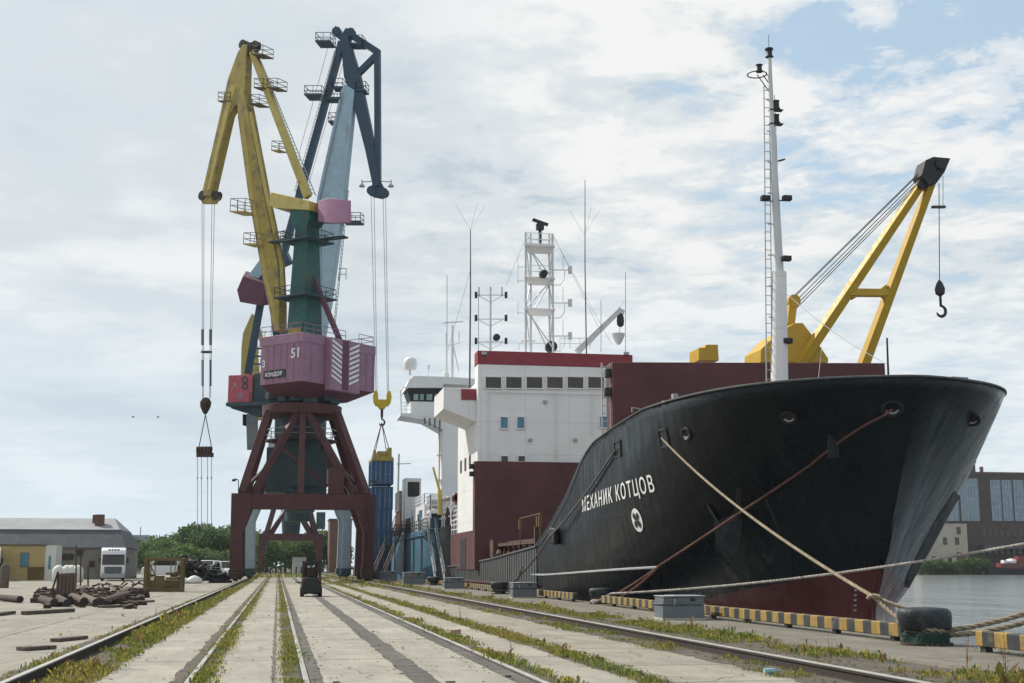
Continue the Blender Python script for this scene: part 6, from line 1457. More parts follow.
for i in range(70):
    p = onZ(rs.uniform(60, 146), rs.gauss(590, 4.5), 0.0)
    if p.y > 90 or p.y < 45: continue
    d = V((rs.uniform(-1, 1), rs.uniform(-.4, .4), rs.uniform(0, .5))) * rs.uniform(0.3, 0.9); b.path([p, p + d * 0.5 + V((0, 0, rs.uniform(0.05, 0.35))), p + d, p + d * 1.2 + V((0, 0, rs.uniform(-.1, .1)))], rs.uniform(0.015, 0.04), 5)
b.build('rubble', 'rust_dark', None, smooth=0, kind='stuff')
# rusty panel with prop
p = onZ(64, 598, 0.0); Yp = p.y; t = thing('steel_crate', 'rusty steel box panel standing upright on the yard with a leaning prop', 'crate', p)
q0 = onY(55.5, 598, Yp); q1 = onY(75.5, 573, Yp); MB().obox(((q0.x + q1.x) / 2, Yp + 0.25, q1.z / 2), ((q1.x - q0.x) / 2, 0, 0.02), (0, 0.25, 0), (0.02, 0, q1.z / 2)).build('panel', 'panel_rust', t, bevel=0.02)
b = MB()
for k in range(5): x = q0.x + (q1.x - q0.x) * (k + 0.5) / 5; b.bb(x - 0.02, x + 0.02, Yp - 0.035, Yp - 0.004, 0.05, q1.z - 0.1)
b.build('panel_rib', 'rust_steel', t, smooth=0); MB().bar((q0.x - 0.25, Yp - 0.1, 0), (q0.x + 0.05, Yp, 1.3), 0.08).build('prop', 'rust_dark', t)
# upright stakes behind
for x, y0, y1, lb in ((76, 585, 545, 'tall thin rusty stake behind the rusty panel'), (80.5, 586, 556, 'shorter rusty stake behind the rusty panel'), (88, 587, 566, 'stubby rusty stake right of the panel')):
    p = onZ(x, y0, 0.0); q = onY(x + 0.3, y1, p.y); tag(MB().bar(p, q, 0.11).build('stake', 'rust_steel', None, origin=tuple(p)), lb, 'stake', 'rusty stakes')
# mustard cage
p0 = onZ(143, 592, 0.0); Yc = p0.y; x0 = p0.x; x1 = onY(182.5, 590, Yc).x; ztc = onY(160, 558, Yc).z
t = thing('steel_cage', 'mustard painted steel cage with an open upper half standing on the yard', 'cage', ((x0 + x1) / 2, Yc, 0))
b = MB()
for yy in (Yc, Yc + 1.7):
    for x in (x0 + 0.1, x1 - 0.1): b.bar((x, yy, 0), (x, yy, ztc), 0.2)
    b.bar((x0, yy, 0.12), (x1, yy, 0.12), 0.22); b.bar((x0 - .05, yy, ztc - 0.08), (x1 + .1, yy, ztc - 0.08), 0.18)
for x in (x0 + 0.1, x1 - 0.1): b.bar((x, Yc, 0.12), (x, Yc + 1.7, 0.12), 0.2); b.bar((x, Yc, ztc - 0.08), (x, Yc + 1.7, ztc - 0.08), 0.18)
b.build('frame', 'cage_mustard', t, bevel=0.01)
b = MB()
for x in (x0 + 0.35, x0 + 0.6, x1 - 0.75, x1 - 0.5, x1 - 0.3): b.bar((x, Yc + 0.05, 0.2), (x + (0.1 if x < -7 else 0), Yc + 0.05, ztc - 0.1), 0.13, 0.05)
b.bar((x0 + 0.2, Yc + 0.1, ztc - 0.2), (x0 + 0.75, Yc + 0.1, 0.9), 0.12, 0.06)
b.build('bar', 'cage_mustard', t, smooth=0)
MB().bb(x0 + 0.65, x1 - 1.1, Yc + 0.02, Yc + 0.06, 0.2, 0.98).build('lower_panel', 'cage_mustard', t, smooth=0)
for zz_ in (0.45, 0.8, 1.1): MB().bb(x1 - 1.05, x1 - 0.2, Yc + 0.07, Yc + 0.11, zz_ - 0.07, zz_ + 0.07).build('slat', 'cage_mustard', t, smooth=0)
MB().bb(x0 + 0.2, x1 - 0.2, Yc + 1.62, Yc + 1.66, 0.2, 0.7).build('lower_panel', 'cage_mustard', t, smooth=0)
# white sacks
for x, y, s_, lb in ((184.5, 583.5, 0.55, 'smaller white sack against the cage'), (194, 583.5, 0.75, 'larger white sack in front of the dark tyre heap')):
    p = onZ(x, y, 0.0); b = MB().loft([[p + V((s_ * rx * math.cos(k) * (1 + .15 * math.sin(3 * k)), s_ * 0.7 * rx * math.sin(k), s_ * z)) for k in np.linspace(0, 6.283, 15)[:-1]] for rx, z in ((0.7, 0), (1.0, 0.2), (0.85, 0.55), (0.4, 0.85), (0.1, 0.95))])
    tag(b.build('sack', 'sack_white', None, origin=tuple(p), smooth=70), lb, 'sack', 'white sacks')
# tyre heap
hp0 = onZ(204, 583, 0.0)
vs = []; fs = []; ma, mi = 16, 8
for i in range(ma):
    for k in range(mi):
        A_, B_ = 2 * math.pi * i / ma, 2 * math.pi * k / mi; r = 0.34 + 0.13 * math.cos(B_); vs.append(V((r * math.cos(A_), r * math.sin(A_), 0.11 * math.sin(B_))))
for i in range(ma):
    for k in range(mi): fs.append((i * mi + k, ((i + 1) % ma) * mi + k, ((i + 1) % ma) * mi + (k + 1) % mi, i * mi + (k + 1) % mi))
hb2 = MB()
for i in range(120):
    f = rs.random(); x = hp0.x - 2.1 + 4.2 * f; top_ = 2.1 * (1 - f) ** 0.7 + 0.25; z = top_ * rs.random() ** 0.6; y = hp0.y + 0.8 + rs.uniform(-0.7, 0.9) + (1 - z / 2.4) * -0.6
    if rs.random() < 0.6:
        q_ = Matrix.Rotation(rs.uniform(0, 6), 3, 'Z') @ Matrix.Rotation(rs.uniform(-1.4, 1.4), 3, 'X'); hb2.add([q_ @ v + V((x, y, z)) for v in vs], fs)
    else:
        d = V((rs.uniform(-1, 1), rs.uniform(-.5, .5), rs.uniform(-.5, .5))).normalized() * rs.uniform(0.3, 0.8); hb2.tube(V((x, y, z)) - d, V((x, y, z)) + d, rs.uniform(0.06, 0.16), 8)
hb2.build('scrap_heap', 'rubber', None, kind='stuff', label='dark heap of worn tyres and pipes beside the left crane leg')
# white parked vehicles beyond the heap
def van(x, y, rz, label, h=2.3, ln=4.8):
    t = thing('parked_van', label, 'van', (0, 0, 0), group='white vehicles parked beyond the heap')
    prof = [(-ln / 2, 0.35), (-ln / 2, h * 0.55), (-ln / 2 + 0.25, h * 0.92), (-ln / 2 + 0.7, h), (ln * 0.18, h), (ln * 0.33, h * 0.62), (ln * 0.48, h * 0.5), (ln / 2, h * 0.35), (ln / 2, 0.35)]
    MB().prism([(px_, 0, pz) for px_, pz in prof], (0, 1.8, 0)).build('body', 'truck_white', t, bevel=0.08)
    gl = MB()
    for sg in (-1, 1): gl.add([(-ln / 2 + 0.5, sg * 0.905, h * 0.62), (ln * 0.22, sg * 0.905, h * 0.62), (ln * 0.15, sg * 0.905, h * 0.9), (-ln / 2 + 0.6, sg * 0.905, h * 0.9)], [(0, 1, 2, 3)])
    gl.add([(ln * 0.335, -0.75, h * 0.63), (ln * 0.335, 0.75, h * 0.63), (ln * 0.195, 0.7, h * 0.97), (ln * 0.195, -0.7, h * 0.97)], [(0, 1, 2, 3)]); gl.build('window', 'dark_window', t, smooth=0)
    for sx in (-1, 1):
        for sy in (-1, 1): MB().lathe((sx * ln * 0.3, sy * 0.8, 0.33), [(0.05, -0.12), (0.33, -0.12), (0.33, 0.12), (0.05, 0.12)], 16, 'Y').build('wheel', 'rubber', t)
    for sy in (-1, 1): MB().box((ln / 2 - 0.05, sy * 0.65, h * 0.33), 0.08, 0.3, 0.16).build('headlight', 'galv_grey', t, smooth=0)
    t.location = (x, y, 0); t.rotation_euler = (0, 0, rz)
p = onZ(213, 576, 0); van(-7.9, 158, R(-100), 'white van with dark glass beyond the tyre heap, the left of two', 2.2)
van(-6.1, 160, R(-75), 'white van partly hidden by the left maroon crane leg', 2.1)
van(-15.8, 190, R(170), 'white van whose roof shows behind the mustard cage', 2.6, 5.5)

# trucks
def truck(x, y, rz, label):
    t = thing('truck', label, 'truck', (0, 0, 0), group='white trucks facing the quay')
    cab = MB().prism([(0, yy, z) for yy, z in ((-0.02, 0.55), (-0.08, 1.5), (0.0, 1.75), (0.12, 2.6), (0.35, 3.15), (0.9, 3.45), (2.1, 3.45), (2.1, 0.55))], (2.46, 0, 0)); cab.build('cab', 'truck_white', t, bevel=0.08)
    MB().add([(-1.14, -0.05, 1.66), (1.14, -0.05, 1.66), (1.08, 0.08, 2.6), (-1.08, 0.08, 2.6)], [(0, 1, 2, 3)]).build('windscreen', 'dark_window', t, smooth=0)
    b = MB()
    b.box((0, -0.075, 1.12), 1.75, 0.06, 0.72)
    for k in range(4): b.box((0, -0.13, 0.85 + k * 0.18), 1.75, 0.05, 0.07)
    b.build('grille', 'box_grey', t, smooth=0)
    MB().box((0, -0.12, 0.5), 2.44, 0.3, 0.36).build('bumper', 'galv_grey', t, bevel=0.05)
    for s_ in (-1, 1):
        MB().box((s_ * 0.95, -0.14, 0.75), 0.4, 0.1, 0.2).build('headlight', 'pale_window', t, bevel=0.03)
        MB().box((s_ * 1.42, 0.1, 2.1), 0.18, 0.16, 0.6).bar((s_ * 1.2, 0.2, 2.4), (s_ * 1.42, 0.1, 2.4), 0.06).build('mirror', 'black_metal', t, bevel=0.03)
        for yy in (1.0, 5.0, 6.3): MB().lathe((s_ * 1.05, yy, 0.5), [(0.2, -0.16), (0.5, -0.14), (0.5, 0.14), (0.2, 0.16)], 18, 'X').build('wheel', 'rubber', t)
    MB().box((0, 0.05, 2.68), 2.2, 0.35, 0.10).build('sun_visor', 'black_metal', t, bevel=0.03)
    b = MB()
    for s_ in (-0.45, -0.15, 0.15, 0.45): b.box((s_, 0.42, 3.22), 0.2, 0.12, 0.16)
    b.build('roof_lamp', 'black_metal', t, bevel=0.02)
    MB().bb(-1.2, 1.2, 2.5, 11, 1.0, 3.3).build('trailer_body', 'box_grey', t, bevel=0.03); MB().bb(-0.5, 0.5, 0.5, 10.5, 0.45, 0.9).build('chassis', 'black_metal', t, smooth=0)
    t.location = (x, y, 0); t.rotation_euler = (0, 0, rz); return t
truck(-16.9, 143, R(6.7), 'white truck with a dark windscreen facing us in front of the warehouse')
truck(-29.4, 143, R(11.6), 'white truck cut off by the left picture edge beside the yellow kiosk')
# forklift seen from behind on the track slabs
fk = onZ(311.3, 597, 0.0); t = thing('forklift', 'dark forklift with an overhead guard standing on the track slabs', 'forklift', fk)
fx, fy = fk.x, fk.y
MB().bb(fx - 0.50, fx + 0.50, fy, fy + 0.9, 0.16, 0.98).build('counterweight', 'black_metal', t, bevel=0.07)
MB().bb(fx - 0.45, fx + 0.45, fy + 0.9, fy + 2.0, 0.25, 0.62).build('chassis', 'rubber', t, bevel=0.03)
b = MB()
for sx in (-1, 1): b.bar((fx + sx * 0.46, fy + 0.25, 0.9), (fx + sx * 0.42, fy + 0.45, 1.78), 0.08); b.bar((fx + sx * 0.46, fy + 1.8, 0.6), (fx + sx * 0.42, fy + 1.4, 1.78), 0.08)
for yy in np.linspace(fy + 0.4, fy + 1.45, 7): b.bar((fx - 0.44, yy, 1.80), (fx + 0.44, yy, 1.80), 0.05)
for sx in (-1, 1): b.bar((fx + sx * 0.44, fy + 0.36, 1.80), (fx + sx * 0.44, fy + 1.5, 1.80), 0.08)
b.build('overhead_guard', 'black_metal', t)
b = MB()
for sx in (-1, 1): b.bar((fx + sx * 0.32, fy + 2.1, 0.1), (fx + sx * 0.32, fy + 2.1, 1.76), 0.12); b.bar((fx + sx * 0.22, fy + 2.15, 0.1), (fx + sx * 0.22, fy + 2.15, 1.74), 0.09)
for z in (0.5, 1.1, 1.7): b.bar((fx - 0.32, fy + 2.1, z), (fx + 0.32, fy + 2.1, z), 0.08)
b.build('mast', 'rust_dark', t)
for sx in (-1, 1):
    MB().bb(fx + sx * 0.25 - 0.06, fx + sx * 0.25 + 0.06, fy + 2.2, fy + 3.2, 0.08, 0.13).bb(fx + sx * 0.25 - 0.06, fx + sx * 0.25 + 0.06, fy + 2.2, fy + 2.26, 0.08, 0.6).build('fork', 'rust_dark', t, smooth=0)
    for yy in (0.45, 1.75): MB().lathe((fx + sx * 0.46, fy + yy, 0.26), [(0.08, -0.1), (0.26, -0.09), (0.26, 0.09), (0.08, 0.1)], 16, 'X').build('wheel', 'rubber', t)
    MB().box((fx + sx * 0.4, fy - 0.01, 0.85), 0.1, 0.03, 0.08).build('tail_light', 'lamp_red', t, smooth=0)
MB().bb(fx - 0.22, fx + 0.22, fy + 0.75, fy + 1.2, 0.98, 1.08).bb(fx - 0.22, fx + 0.22, fy + 0.68, fy + 0.78, 1.08, 1.5).build('seat', 'rust_dark', t, bevel=0.03)

# ------------------------------------------------------------------ yard buildings
Yw = 162.0
def wq(x, y): return onY(x, y, Yw)
t = thing('warehouse', 'long low warehouse with a dark slate mansard roof and pale roof top', 'warehouse', (-40, Yw, 0))
we = wq(126, 548); wl = -75.0; zE = wq(60, 547.5).z; zM = wq(60, 529).z; zR = wq(60, 519).z; xm = wq(118, 530).x; xr = wq(107, 522).x
MB().bb(wl, we.x - 0.25, Yw, Yw + 16, 0, zE).build('wall', 'wall_plaster', t, smooth=0)
rf = MB(); rf.loft([[(wl, Yw - 0.4, zE), (we.x, Yw - 0.4, zE), (we.x, Yw + 16.4, zE), (wl, Yw + 16.4, zE)], [(wl, Yw + 1.8, zM), (xm, Yw + 1.8, zM), (xm, Yw + 14, zM), (wl, Yw + 14, zM)]]); rfo = rf.build('lower_roof', 'roof_slate', t, smooth=0)
MB().loft([[(wl, Yw + 1.8, zM + 0.003), (xm, Yw + 1.8, zM + 0.003), (xm, Yw + 14, zM + 0.003), (wl, Yw + 14, zM + 0.003)], [(wl, Yw + 7.5, zR + 0.35), (xr, Yw + 7.5, zR + 0.35), (xr, Yw + 8.5, zR + 0.35), (wl, Yw + 8.5, zR + 0.35)]]).build('upper_roof', 'roof_pale', t, smooth=0)
MB().bb(wl, xm + 0.1, Yw + 1.6, Yw + 1.8, zM - 0.2, zM - 0.02).build('roof_edge', 'roof_slate', rfo, smooth=0)
c0 = wq(90.5, 527); c1 = wq(99.5, 517.5); MB().bb(c0.x, c1.x, Yw + 3.6, Yw + 4.8, zM, c1.z + 0.5).bb(c0.x - 0.5, c0.x - 0.002, Yw + 5, Yw + 5.5, zM, c1.z + 0.5).build('chimney', 'brick_brown', rfo, smooth=0)
for x, y in ((56.5, 557), (65, 557), (71, 557), (80, 553), (92, 564)):
    q = wq(x, y); f = MB().bb(q.x - 0.35, q.x + 0.35, Yw - 0.05, Yw - 0.003, q.z - 0.4, q.z + 0.4).build('window', 'wood_old', t, smooth=0); MB().bb(q.x - 0.28, q.x + 0.28, Yw - 0.065, Yw - 0.051, q.z - 0.33, q.z + 0.33).build('pane', 'black_metal', f, smooth=0)
Yk = 149.0
def kq2(x, y): return onY(x, y, Yk)
k0 = kq2(-6, 580); k1 = kq2(45.5, 545.5)
t = thing('kiosk', 'ochre yellow flat-roofed kiosk with a white end in front of the warehouse', 'kiosk', (k1.x - 3, Yk, 0))
MB().bb(k0.x, k1.x, Yk, Yk + 4, 0, k1.z).build('wall', 'kiosk_yellow', t, bevel=0.02); MB().bb(k1.x + 0.003, k1.x + 1.15, Yk + 0.05, Yk + 3.9, 0, k1.z + 0.02).build('end_wall', 'kiosk_white', t, bevel=0.02)
q = kq2(24.5, 560); f = MB().bb(q.x - 0.45, q.x + 0.45, Yk - 0.06, Yk - 0.003, q.z - 0.75, q.z + 0.8).build('window', 'box_grey', t, smooth=0); MB().bb(q.x - 0.36, q.x + 0.36, Yk - 0.075, Yk - 0.061, q.z - 0.65, q.z + 0.7).build('pane', 'blue_window', f, smooth=0)
q = kq2(36, 571); MB().bb(q.x - 0.85, q.x + 0.85, Yk - 0.05, Yk - 0.003, 0.1, 1.45).build('door', 'cage_mustard', t, smooth=0); MB().bb(k0.x - 0.1, k1.x + 0.1, Yk - 0.15, Yk + 4.1, k1.z + 0.003, k1.z + 0.12).build('roof', 'wood_old', t, smooth=0)
MB().bb(k1.x + 0.4, k1.x + 0.65, Yk + 0.02, Yk + 0.047, 1.2, 2.6).build('notice_strip', 'blue_window', t, smooth=0)
# round white tanks behind the panel
for i, x in enumerate((59, 67.5, 72, 78)):
    p = onY(x, 563, 135); tag(MB().lathe((p.x, 135, 0), [(0.5, 0), (0.58, 0.1), (0.58, 1.15), (0.42, 1.45), (0.2, 1.62), (0.0, 1.66)], 18).build('white_tank', 'kiosk_white', None, origin=(p.x, 135, 0)), ['leftmost of four white round tanks behind the rusty panel', 'second from left of four white round tanks behind the panel', 'third from left of four white round tanks behind the panel', 'rightmost of four white round tanks behind the panel'][i], 'tank', 'white tanks behind the panel')
p = onZ(4, 588, 0.0); tag(MB().lathe((p.x, p.y, 0), [(0.3, 0), (0.32, 0.1), (0.32, 1.5), (0.2, 1.7), (0, 1.75)], 16).build('concrete_post', 'wood_old', None, origin=tuple(p)), 'thick pale concrete post standing at the left edge of the yard', 'post')
p = onZ(1, 588, 0.0); tag(MB().box((p.x - .3, p.y + .5, 0.9), 0.5, 0.5, 1.8).build('steel_drum_stack', 'rust_dark', None, bevel=0.05, origin=(p.x - .3, p.y + .5, 0)), 'dark narrow steel cabinet beside the pale post', 'cabinet')
# distant block and shed
fq = lambda x, y: onY(x, y, 520)
a0 = fq(122, 537); a1 = fq(146, 575); t = thing('far_building', 'grey flat-roofed building showing above the trees right of the warehouse', 'building', (a0.x + 4, 520, 0)); MB().bb(a0.x, a1.x, 520, 535, 0, a0.z).build('wall', 'crane_grey_blue', t, smooth=0); MB().bb(a0.x - 0.3, a1.x + 0.3, 519.7, 535.3, a0.z, a0.z + 0.8).build('roof', 'galv_grey', t, smooth=0); q = fq(139, 535); MB().tube((q.x, 525, a0.z), (q.x, 525, a0.z + 4), 0.15).build('aerial', 'wire_dark', t)
a0 = onY(293, 557, 262); t = thing('white_shed', 'small white shed at the far end of the tracks', 'shed', (a0.x + 1, 262, 0)); MB().bb(a0.x, a0.x + 2.6, 262, 265, 0, a0.z).build('wall', 'kiosk_white', t, smooth=0); MB().bb(a0.x - 0.15, a0.x + 2.75, 261.8, 265.2, a0.z, a0.z + 0.15).build('roof', 'roof_slate', t, smooth=0)
b = MB()
a0 = onY(327, 555, 255); t = thing('brick_shed', 'brick building far behind, right of the farthest crane', 'building', (a0.x + 3, 290, 0)); a1 = onY(330, 520, 290); a2 = onY(352, 520, 290); MB().bb(a1.x, a2.x, 290, 300, 0, a1.z).build('wall', 'brick_brown', t, smooth=0); MB().bb(a1.x - .2, a2.x + .2, 289.8, 300.2, a1.z, a1.z + .3).build('roof', 'roof_slate', t, smooth=0)
# buffer posts at the end of the tracks
for i in range(9):
    x = -3 + i * 0.9; tag(MB().bb(x - 0.12, x + 0.12, 238, 238.25, 0, 1.4).build('barrier_post', 'rust_dark', None, smooth=0, origin=(x, 238, 0)), 'dark barrier post in the row closing the far end of the tracks', 'post', 'barrier posts at the end of the tracks')

# ------------------------------------------------------------------ trees
def crown_mesh(name, seed, h, wd, nl, leaf, m, lobes=9):
    g = np.random.default_rng(seed); cs = []
    for i in range(lobes):
        zz = g.uniform(0.30, 0.88) * h; rad = wd * (0.5 + 0.6 * math.sin(math.pi * min(1, zz / h))) * 0.42
        a = g.uniform(0, 6.28); rr = g.uniform(0, wd * 0.36); cs.append((rr * math.cos(a), rr * math.sin(a), zz, rad * g.uniform(0.7, 1.15), rad * g.uniform(0.55, 0.95)))
    cs.append((0, 0, h * 0.62, wd * 0.34, h * 0.3)); P = []; Fc = []
    for k in range(nl):
        c = cs[int(g.integers(len(cs)))]; d = g.normal(size=3); d /= np.linalg.norm(d); q = g.uniform(0.55, 1.06) ** 0.7
        p = np.array([c[0] + d[0] * c[3] * q, c[1] + d[1] * c[3] * q, c[2] + d[2] * c[4] * q])
        u = g.normal(size=3); u /= np.linalg.norm(u); v = np.cross(u, d + g.normal(size=3) * 0.5); v /= np.linalg.norm(v) + 1e-6; s_ = leaf * g.uniform(0.6, 1.4); o = len(P)
        P += [tuple(p + u * s_), tuple(p + v * s_ * 0.6), tuple(p - u * s_), tuple(p - v * s_ * 0.6)]; Fc.append((o, o + 1, o + 2, o + 3))
    me = bpy.data.meshes.new(name); me.from_pydata(P, [], Fc); me.materials.append(M(m)); return me
def tree_proto(seed, h, wd, label, m, nl=2600, leaf=0.42):
    t = thing('tree', label, 'tree', (0, 0, 0), group='trees beyond the yard'); g = random.Random(seed)
    b = MB().path([(0, 0, 0), (0.1, 0, h * 0.3), (0, 0.1, h * 0.6), (0.1, 0, h * 0.85)], 0.2, 8, [0.32, 0.24, 0.16, 0.05])
    for k in range(6): a = k * 1.05 + g.random(); z = h * g.uniform(0.25, 0.55); b.tube((0, 0, z), (math.cos(a) * wd * 0.34, math.sin(a) * wd * 0.34, z + h * 0.2), 0.11, 6, 0.03)
    b.build('trunk', 'bark', t); me = crown_mesh('crown', seed, h, wd, nl, leaf, m); o = bpy.data.objects.new('crown', me); COL.objects.link(o); o.parent = t; return t
protos = [tree_proto(1, 10, 9, 'x', 'tree_leaf'), tree_proto(2, 9, 10, 'x', 'tree_leaf_pale'), tree_proto(3, 11, 8, 'x', 'tree_leaf')]
spots = [(128, 545, 330, 1), (137, 541, 350, 0), (146, 545, 300, 1), (154, 541, 320, 1), (163, 539, 330, 0), (171, 543, 290, 1), (178, 536, 340, 0), (186, 529, 330, 2), (194, 527, 320, 0), (203, 526, 335, 2), (211, 530, 310, 0), (219, 531, 330, 1), (227, 531, 320, 0), (175, 552, 270, 1), (190, 548, 275, 1), (206, 550, 280, 0), (221, 553, 275, 1), (250, 533, 330, 0), (259, 536, 310, 1), (268, 541, 300, 1), (277, 538, 330, 0), (286, 541, 320, 1), (295, 538, 310, 2), (304, 541, 300, 0), (312, 536, 330, 1), (321, 534, 310, 0), (331, 537, 320, 1), (238, 531, 330, 0), (243, 534, 315, 1), (115, 549, 340, 0)]
used = set()
for i, (px, py, Y, k) in enumerate(spots):
    o = protos[k] if k not in used else copy_tree(protos[k]); used.add(k)
    top = onY(px, py, Y); o.location = (top.x, Y, 0); sc_ = top.z / (10, 9, 11)[k]; o.scale = (max(sc_, 0.8), max(sc_, 0.8), sc_ * 1.04); o.rotation_euler = (0, 0, i * 1.37)
    o['label'] = 'leafy tree in the dense green belt beyond the yard, left of the crane legs' if px < 232 else 'leafy tree in the green belt seen through the maroon crane portal'

# ------------------------------------------------------------------ far bank, right
YB = 440.0
def gq(x, y, dy=0): return onY(x, y, YB + dy)
t = thing('brick_building', 'large dark brick building with tall glass bays across the water', 'building', (gq(985, 575).x, YB, 0))
x0 = gq(915, 520).x; x1 = gq(978.5, 520).x; x2 = gq(1060, 520).x; zt0 = gq(968, 463).z; zt1 = gq(1000, 474).z; zm_ = gq(1000, 523).z
MB().bb(x0, x1, YB, YB + 30, 0, zt0).bb(x1, x2, YB + 0.4, YB + 28, 0, zt1).build('wall', 'brick_dark', t, smooth=0)
MB().bb(x1 + 0.01, x2 + 0.3, YB + 0.1, YB + 28.3, zt1, zt1 + 0.7).bb(x0 - 0.3, x1 + 0.3, YB - 0.3, YB + 30.3, zt0, zt0 + 0.6).build('roof', 'brick_brown', t, smooth=0)
q = gq(989.5, 473); MB().bb(q.x - 0.5, q.x + 0.5, YB + 5, YB + 6, zt1 + 0.7, zt1 + 3).build('chimney', 'brick_brown', t, smooth=0)
def bay(xa, xb, ya, yb, Yp):
    a = gq(xa, yb, Yp - YB); c = gq(xb, ya, Yp - YB)
    f = MB(); wdt = 0.22; 
    for k in range(4): xx = a.x + (c.x - a.x) * k / 3; f.bb(xx - wdt / 2, xx + wdt / 2, Yp - 0.25, Yp - 0.004, a.z, c.z)
    for k in range(7): zz = a.z + (c.z - a.z) * k / 6; f.bb(a.x - 0.1, c.x + 0.1, Yp - 0.22, Yp - 0.006, zz - 0.12, zz + 0.12)
    o = f.build('window', 'crane_grey_blue', t, smooth=0); MB().bb(a.x, c.x, Yp - 0.1, Yp - 0.008, a.z, c.z).build('pane', 'glass_facade', o, smooth=0)
for xa, xb in ((947, 956.5), (962, 968.5), (970.5, 977)): bay(xa, xb, 479, 520.5, YB)
for xa, xb in ((992.5, 999.5), (1004, 1010.5), (1015.5, 1022.5), (1027, 1034)): bay(xa, xb, 480.5, 520.5, YB + 0.4)
for i in range(9):
    for y in (533, 551):
        q = gq(984 + i * 6, y, 0.4); f = MB().bb(q.x - 0.7, q.x + 0.7, YB + 0.28, YB + 0.396, q.z - 1.2, q.z + 1.2).build('window', 'brick_brown', t, smooth=0); MB().bb(q.x - 0.5, q.x + 0.5, YB + 0.25, YB + 0.277, q.z - 1.0, q.z + 1.0).build('pane', 'dark_window', f, smooth=0)
a0 = gq(977, 545); a1 = gq(1040, 549); MB().bb(a0.x, a1.x, YB - 5, YB + 0.39, a1.z, a0.z).build('awning', 'roof_slate', t, smooth=0)
YC_ = 434.0
t = thing('cream_building', 'low cream plastered building between the ship bow and the brick building', 'building', (onY(950, 575, YC_).x, YC_, 0))
a0 = onY(918, 523.5, YC_); a1 = onY(969.5, 575, YC_); MB().bb(a0.x, a1.x, YC_, YC_ + 5.5, -0.2, a0.z).build('wall', 'cream_plaster', t, smooth=0)
for x, y in ((958.5, 530.5), (945, 541), (957, 541), (958.5, 556), (950, 560), (941, 560), (934, 560)):
    q = onY(x, y, YC_); f = MB().bb(q.x - 0.75, q.x + 0.75, YC_ - 0.12, YC_ - 0.004, q.z - 1.3, q.z + 1.3).build('window', 'wood_old', t, smooth=0); MB().bb(q.x - 0.55, q.x + 0.55, YC_ - 0.15, YC_ - 0.121, q.z - 1.1, q.z + 1.1).build('pane', 'dark_window', f, smooth=0)
q = onY(962, 560, YC_); MB().bb(q.x - 1.8, q.x + 1.8, YC_ - 0.5, YC_ - 0.01, 0, q.z + 2.5).build('door', 'brick_brown', t, smooth=0)
# red work boat moored there
bx, by = onY(1011, 570, 412).x, 412.0
t = thing('red_boat', 'red workboat with a white cabin moored under the brick building', 'boat', (bx, by, -1.5))
MB().loft([[(bx + a * 6, by - w_, z), (bx + a * 6, by + w_, z)] [::1] + [(bx + a * 5.6, by + w_ * .8, -2.2), (bx + a * 5.6, by - w_ * .8, -2.2)] for a, w_, z in ((-1.35, 0.3, 1.4), (-1, 2, 1.0), (0, 2.4, 0.5), (1, 2.4, 0.7), (1.6, 2.2, 1.0))]).build('hull', 'black_metal', t, smooth=0)
MB().bb(bx - 4.5, bx + 9, by - 1.7, by + 1.7, 0.5, 2.4).bb(bx + 2, bx + 8, by - 1.4, by + 1.4, 2.4, 4.6).build('deckhouse', 'boat_red', t, bevel=0.1)
MB().lathe((bx + 0.2, by, 2.4), [(1.7, 0), (1.9, 0.6), (1.5, 1.2), (0, 1.6)], 18).bb(bx - 3, bx - 1.5, by - 1, by + 1, 2.4, 3.4).build('cabin', 'truck_white', t)
MB().bb(bx - 4, bx + 8.5, by - 1.76, by - 1.702, 1.3, 1.9).build('window_strip', 'dark_window', t, smooth=0)
# quayside bushes on the far bank
bp = thing('bush', 'rounded green bush on the far bank beside the water', 'bush', (0, 0, 0), group='bushes on the far bank')
me = crown_mesh('foliage', 21, 4.0, 5.5, 1500, 0.34, 'bush_leaf', 7); o = bpy.data.objects.new('foliage', me); COL.objects.link(o); o.parent = bp
MB().path([(0, 0, -0.4), (0, 0, 1.5)], 0.15, 6).build('stem', 'bark', bp)
for i, (px, h_) in enumerate(((921, 3.2), (927, 4.2), (933, 3.6), (939, 4.6), (945, 3.9), (951, 3.3), (957, 3.8), (963, 4.4), (969, 4.8), (975, 4.9), (981, 4.6), (987, 4.3))):
    o = bp if i == 0 else copy_tree(bp)
    q = onY(px, 575, 419 + (i % 3)); o.location = (q.x, 419 + (i % 3), -1.5); o.scale = (0.85, 0.8, h_ / 4.0); o.rotation_euler = (0, 0, i * 1.1)
# a few more distant bank trees so that the far shore does not end at the frame
for i in range(10):
    o = copy_tree(protos[i % 3]); o.location = (300 + i * 14, 470 + (i % 4) * 8, 0); o.scale = (1.1, 1.1, 1.1); o['label'] = 'leafy tree on the far shore beyond the right picture edge'; o['group'] = 'trees on the far shore'
# two birds over the yard
for x, y, lb in ((133, 417, 'small dark bird in the sky, the left of two'), (158, 417, 'small dark bird in the sky, the right of two')):
    p = onY(x, y, 140); b = MB(); b.path([p + V((-0.05, -0.3, 0)), p, p + V((0.05, 0.3, 0.05))], 0.08, 8, [0.02, 0.1, 0.03])
    for sg in (-1, 1): b.add([p + V((0, 0.12, 0.03)), p + V((sg * 0.3, 0.1, 0.16)), p + V((sg * 0.6, -0.1, 0.05)), p + V((sg * 0.28, -0.12, 0.12)), p + V((0, -0.15, 0.03))], [(0, 1, 2, 3, 4)])
    tag(b.build('bird', 'bird_grey', None, origin=tuple(p)), lb, 'bird', 'birds over the yard')
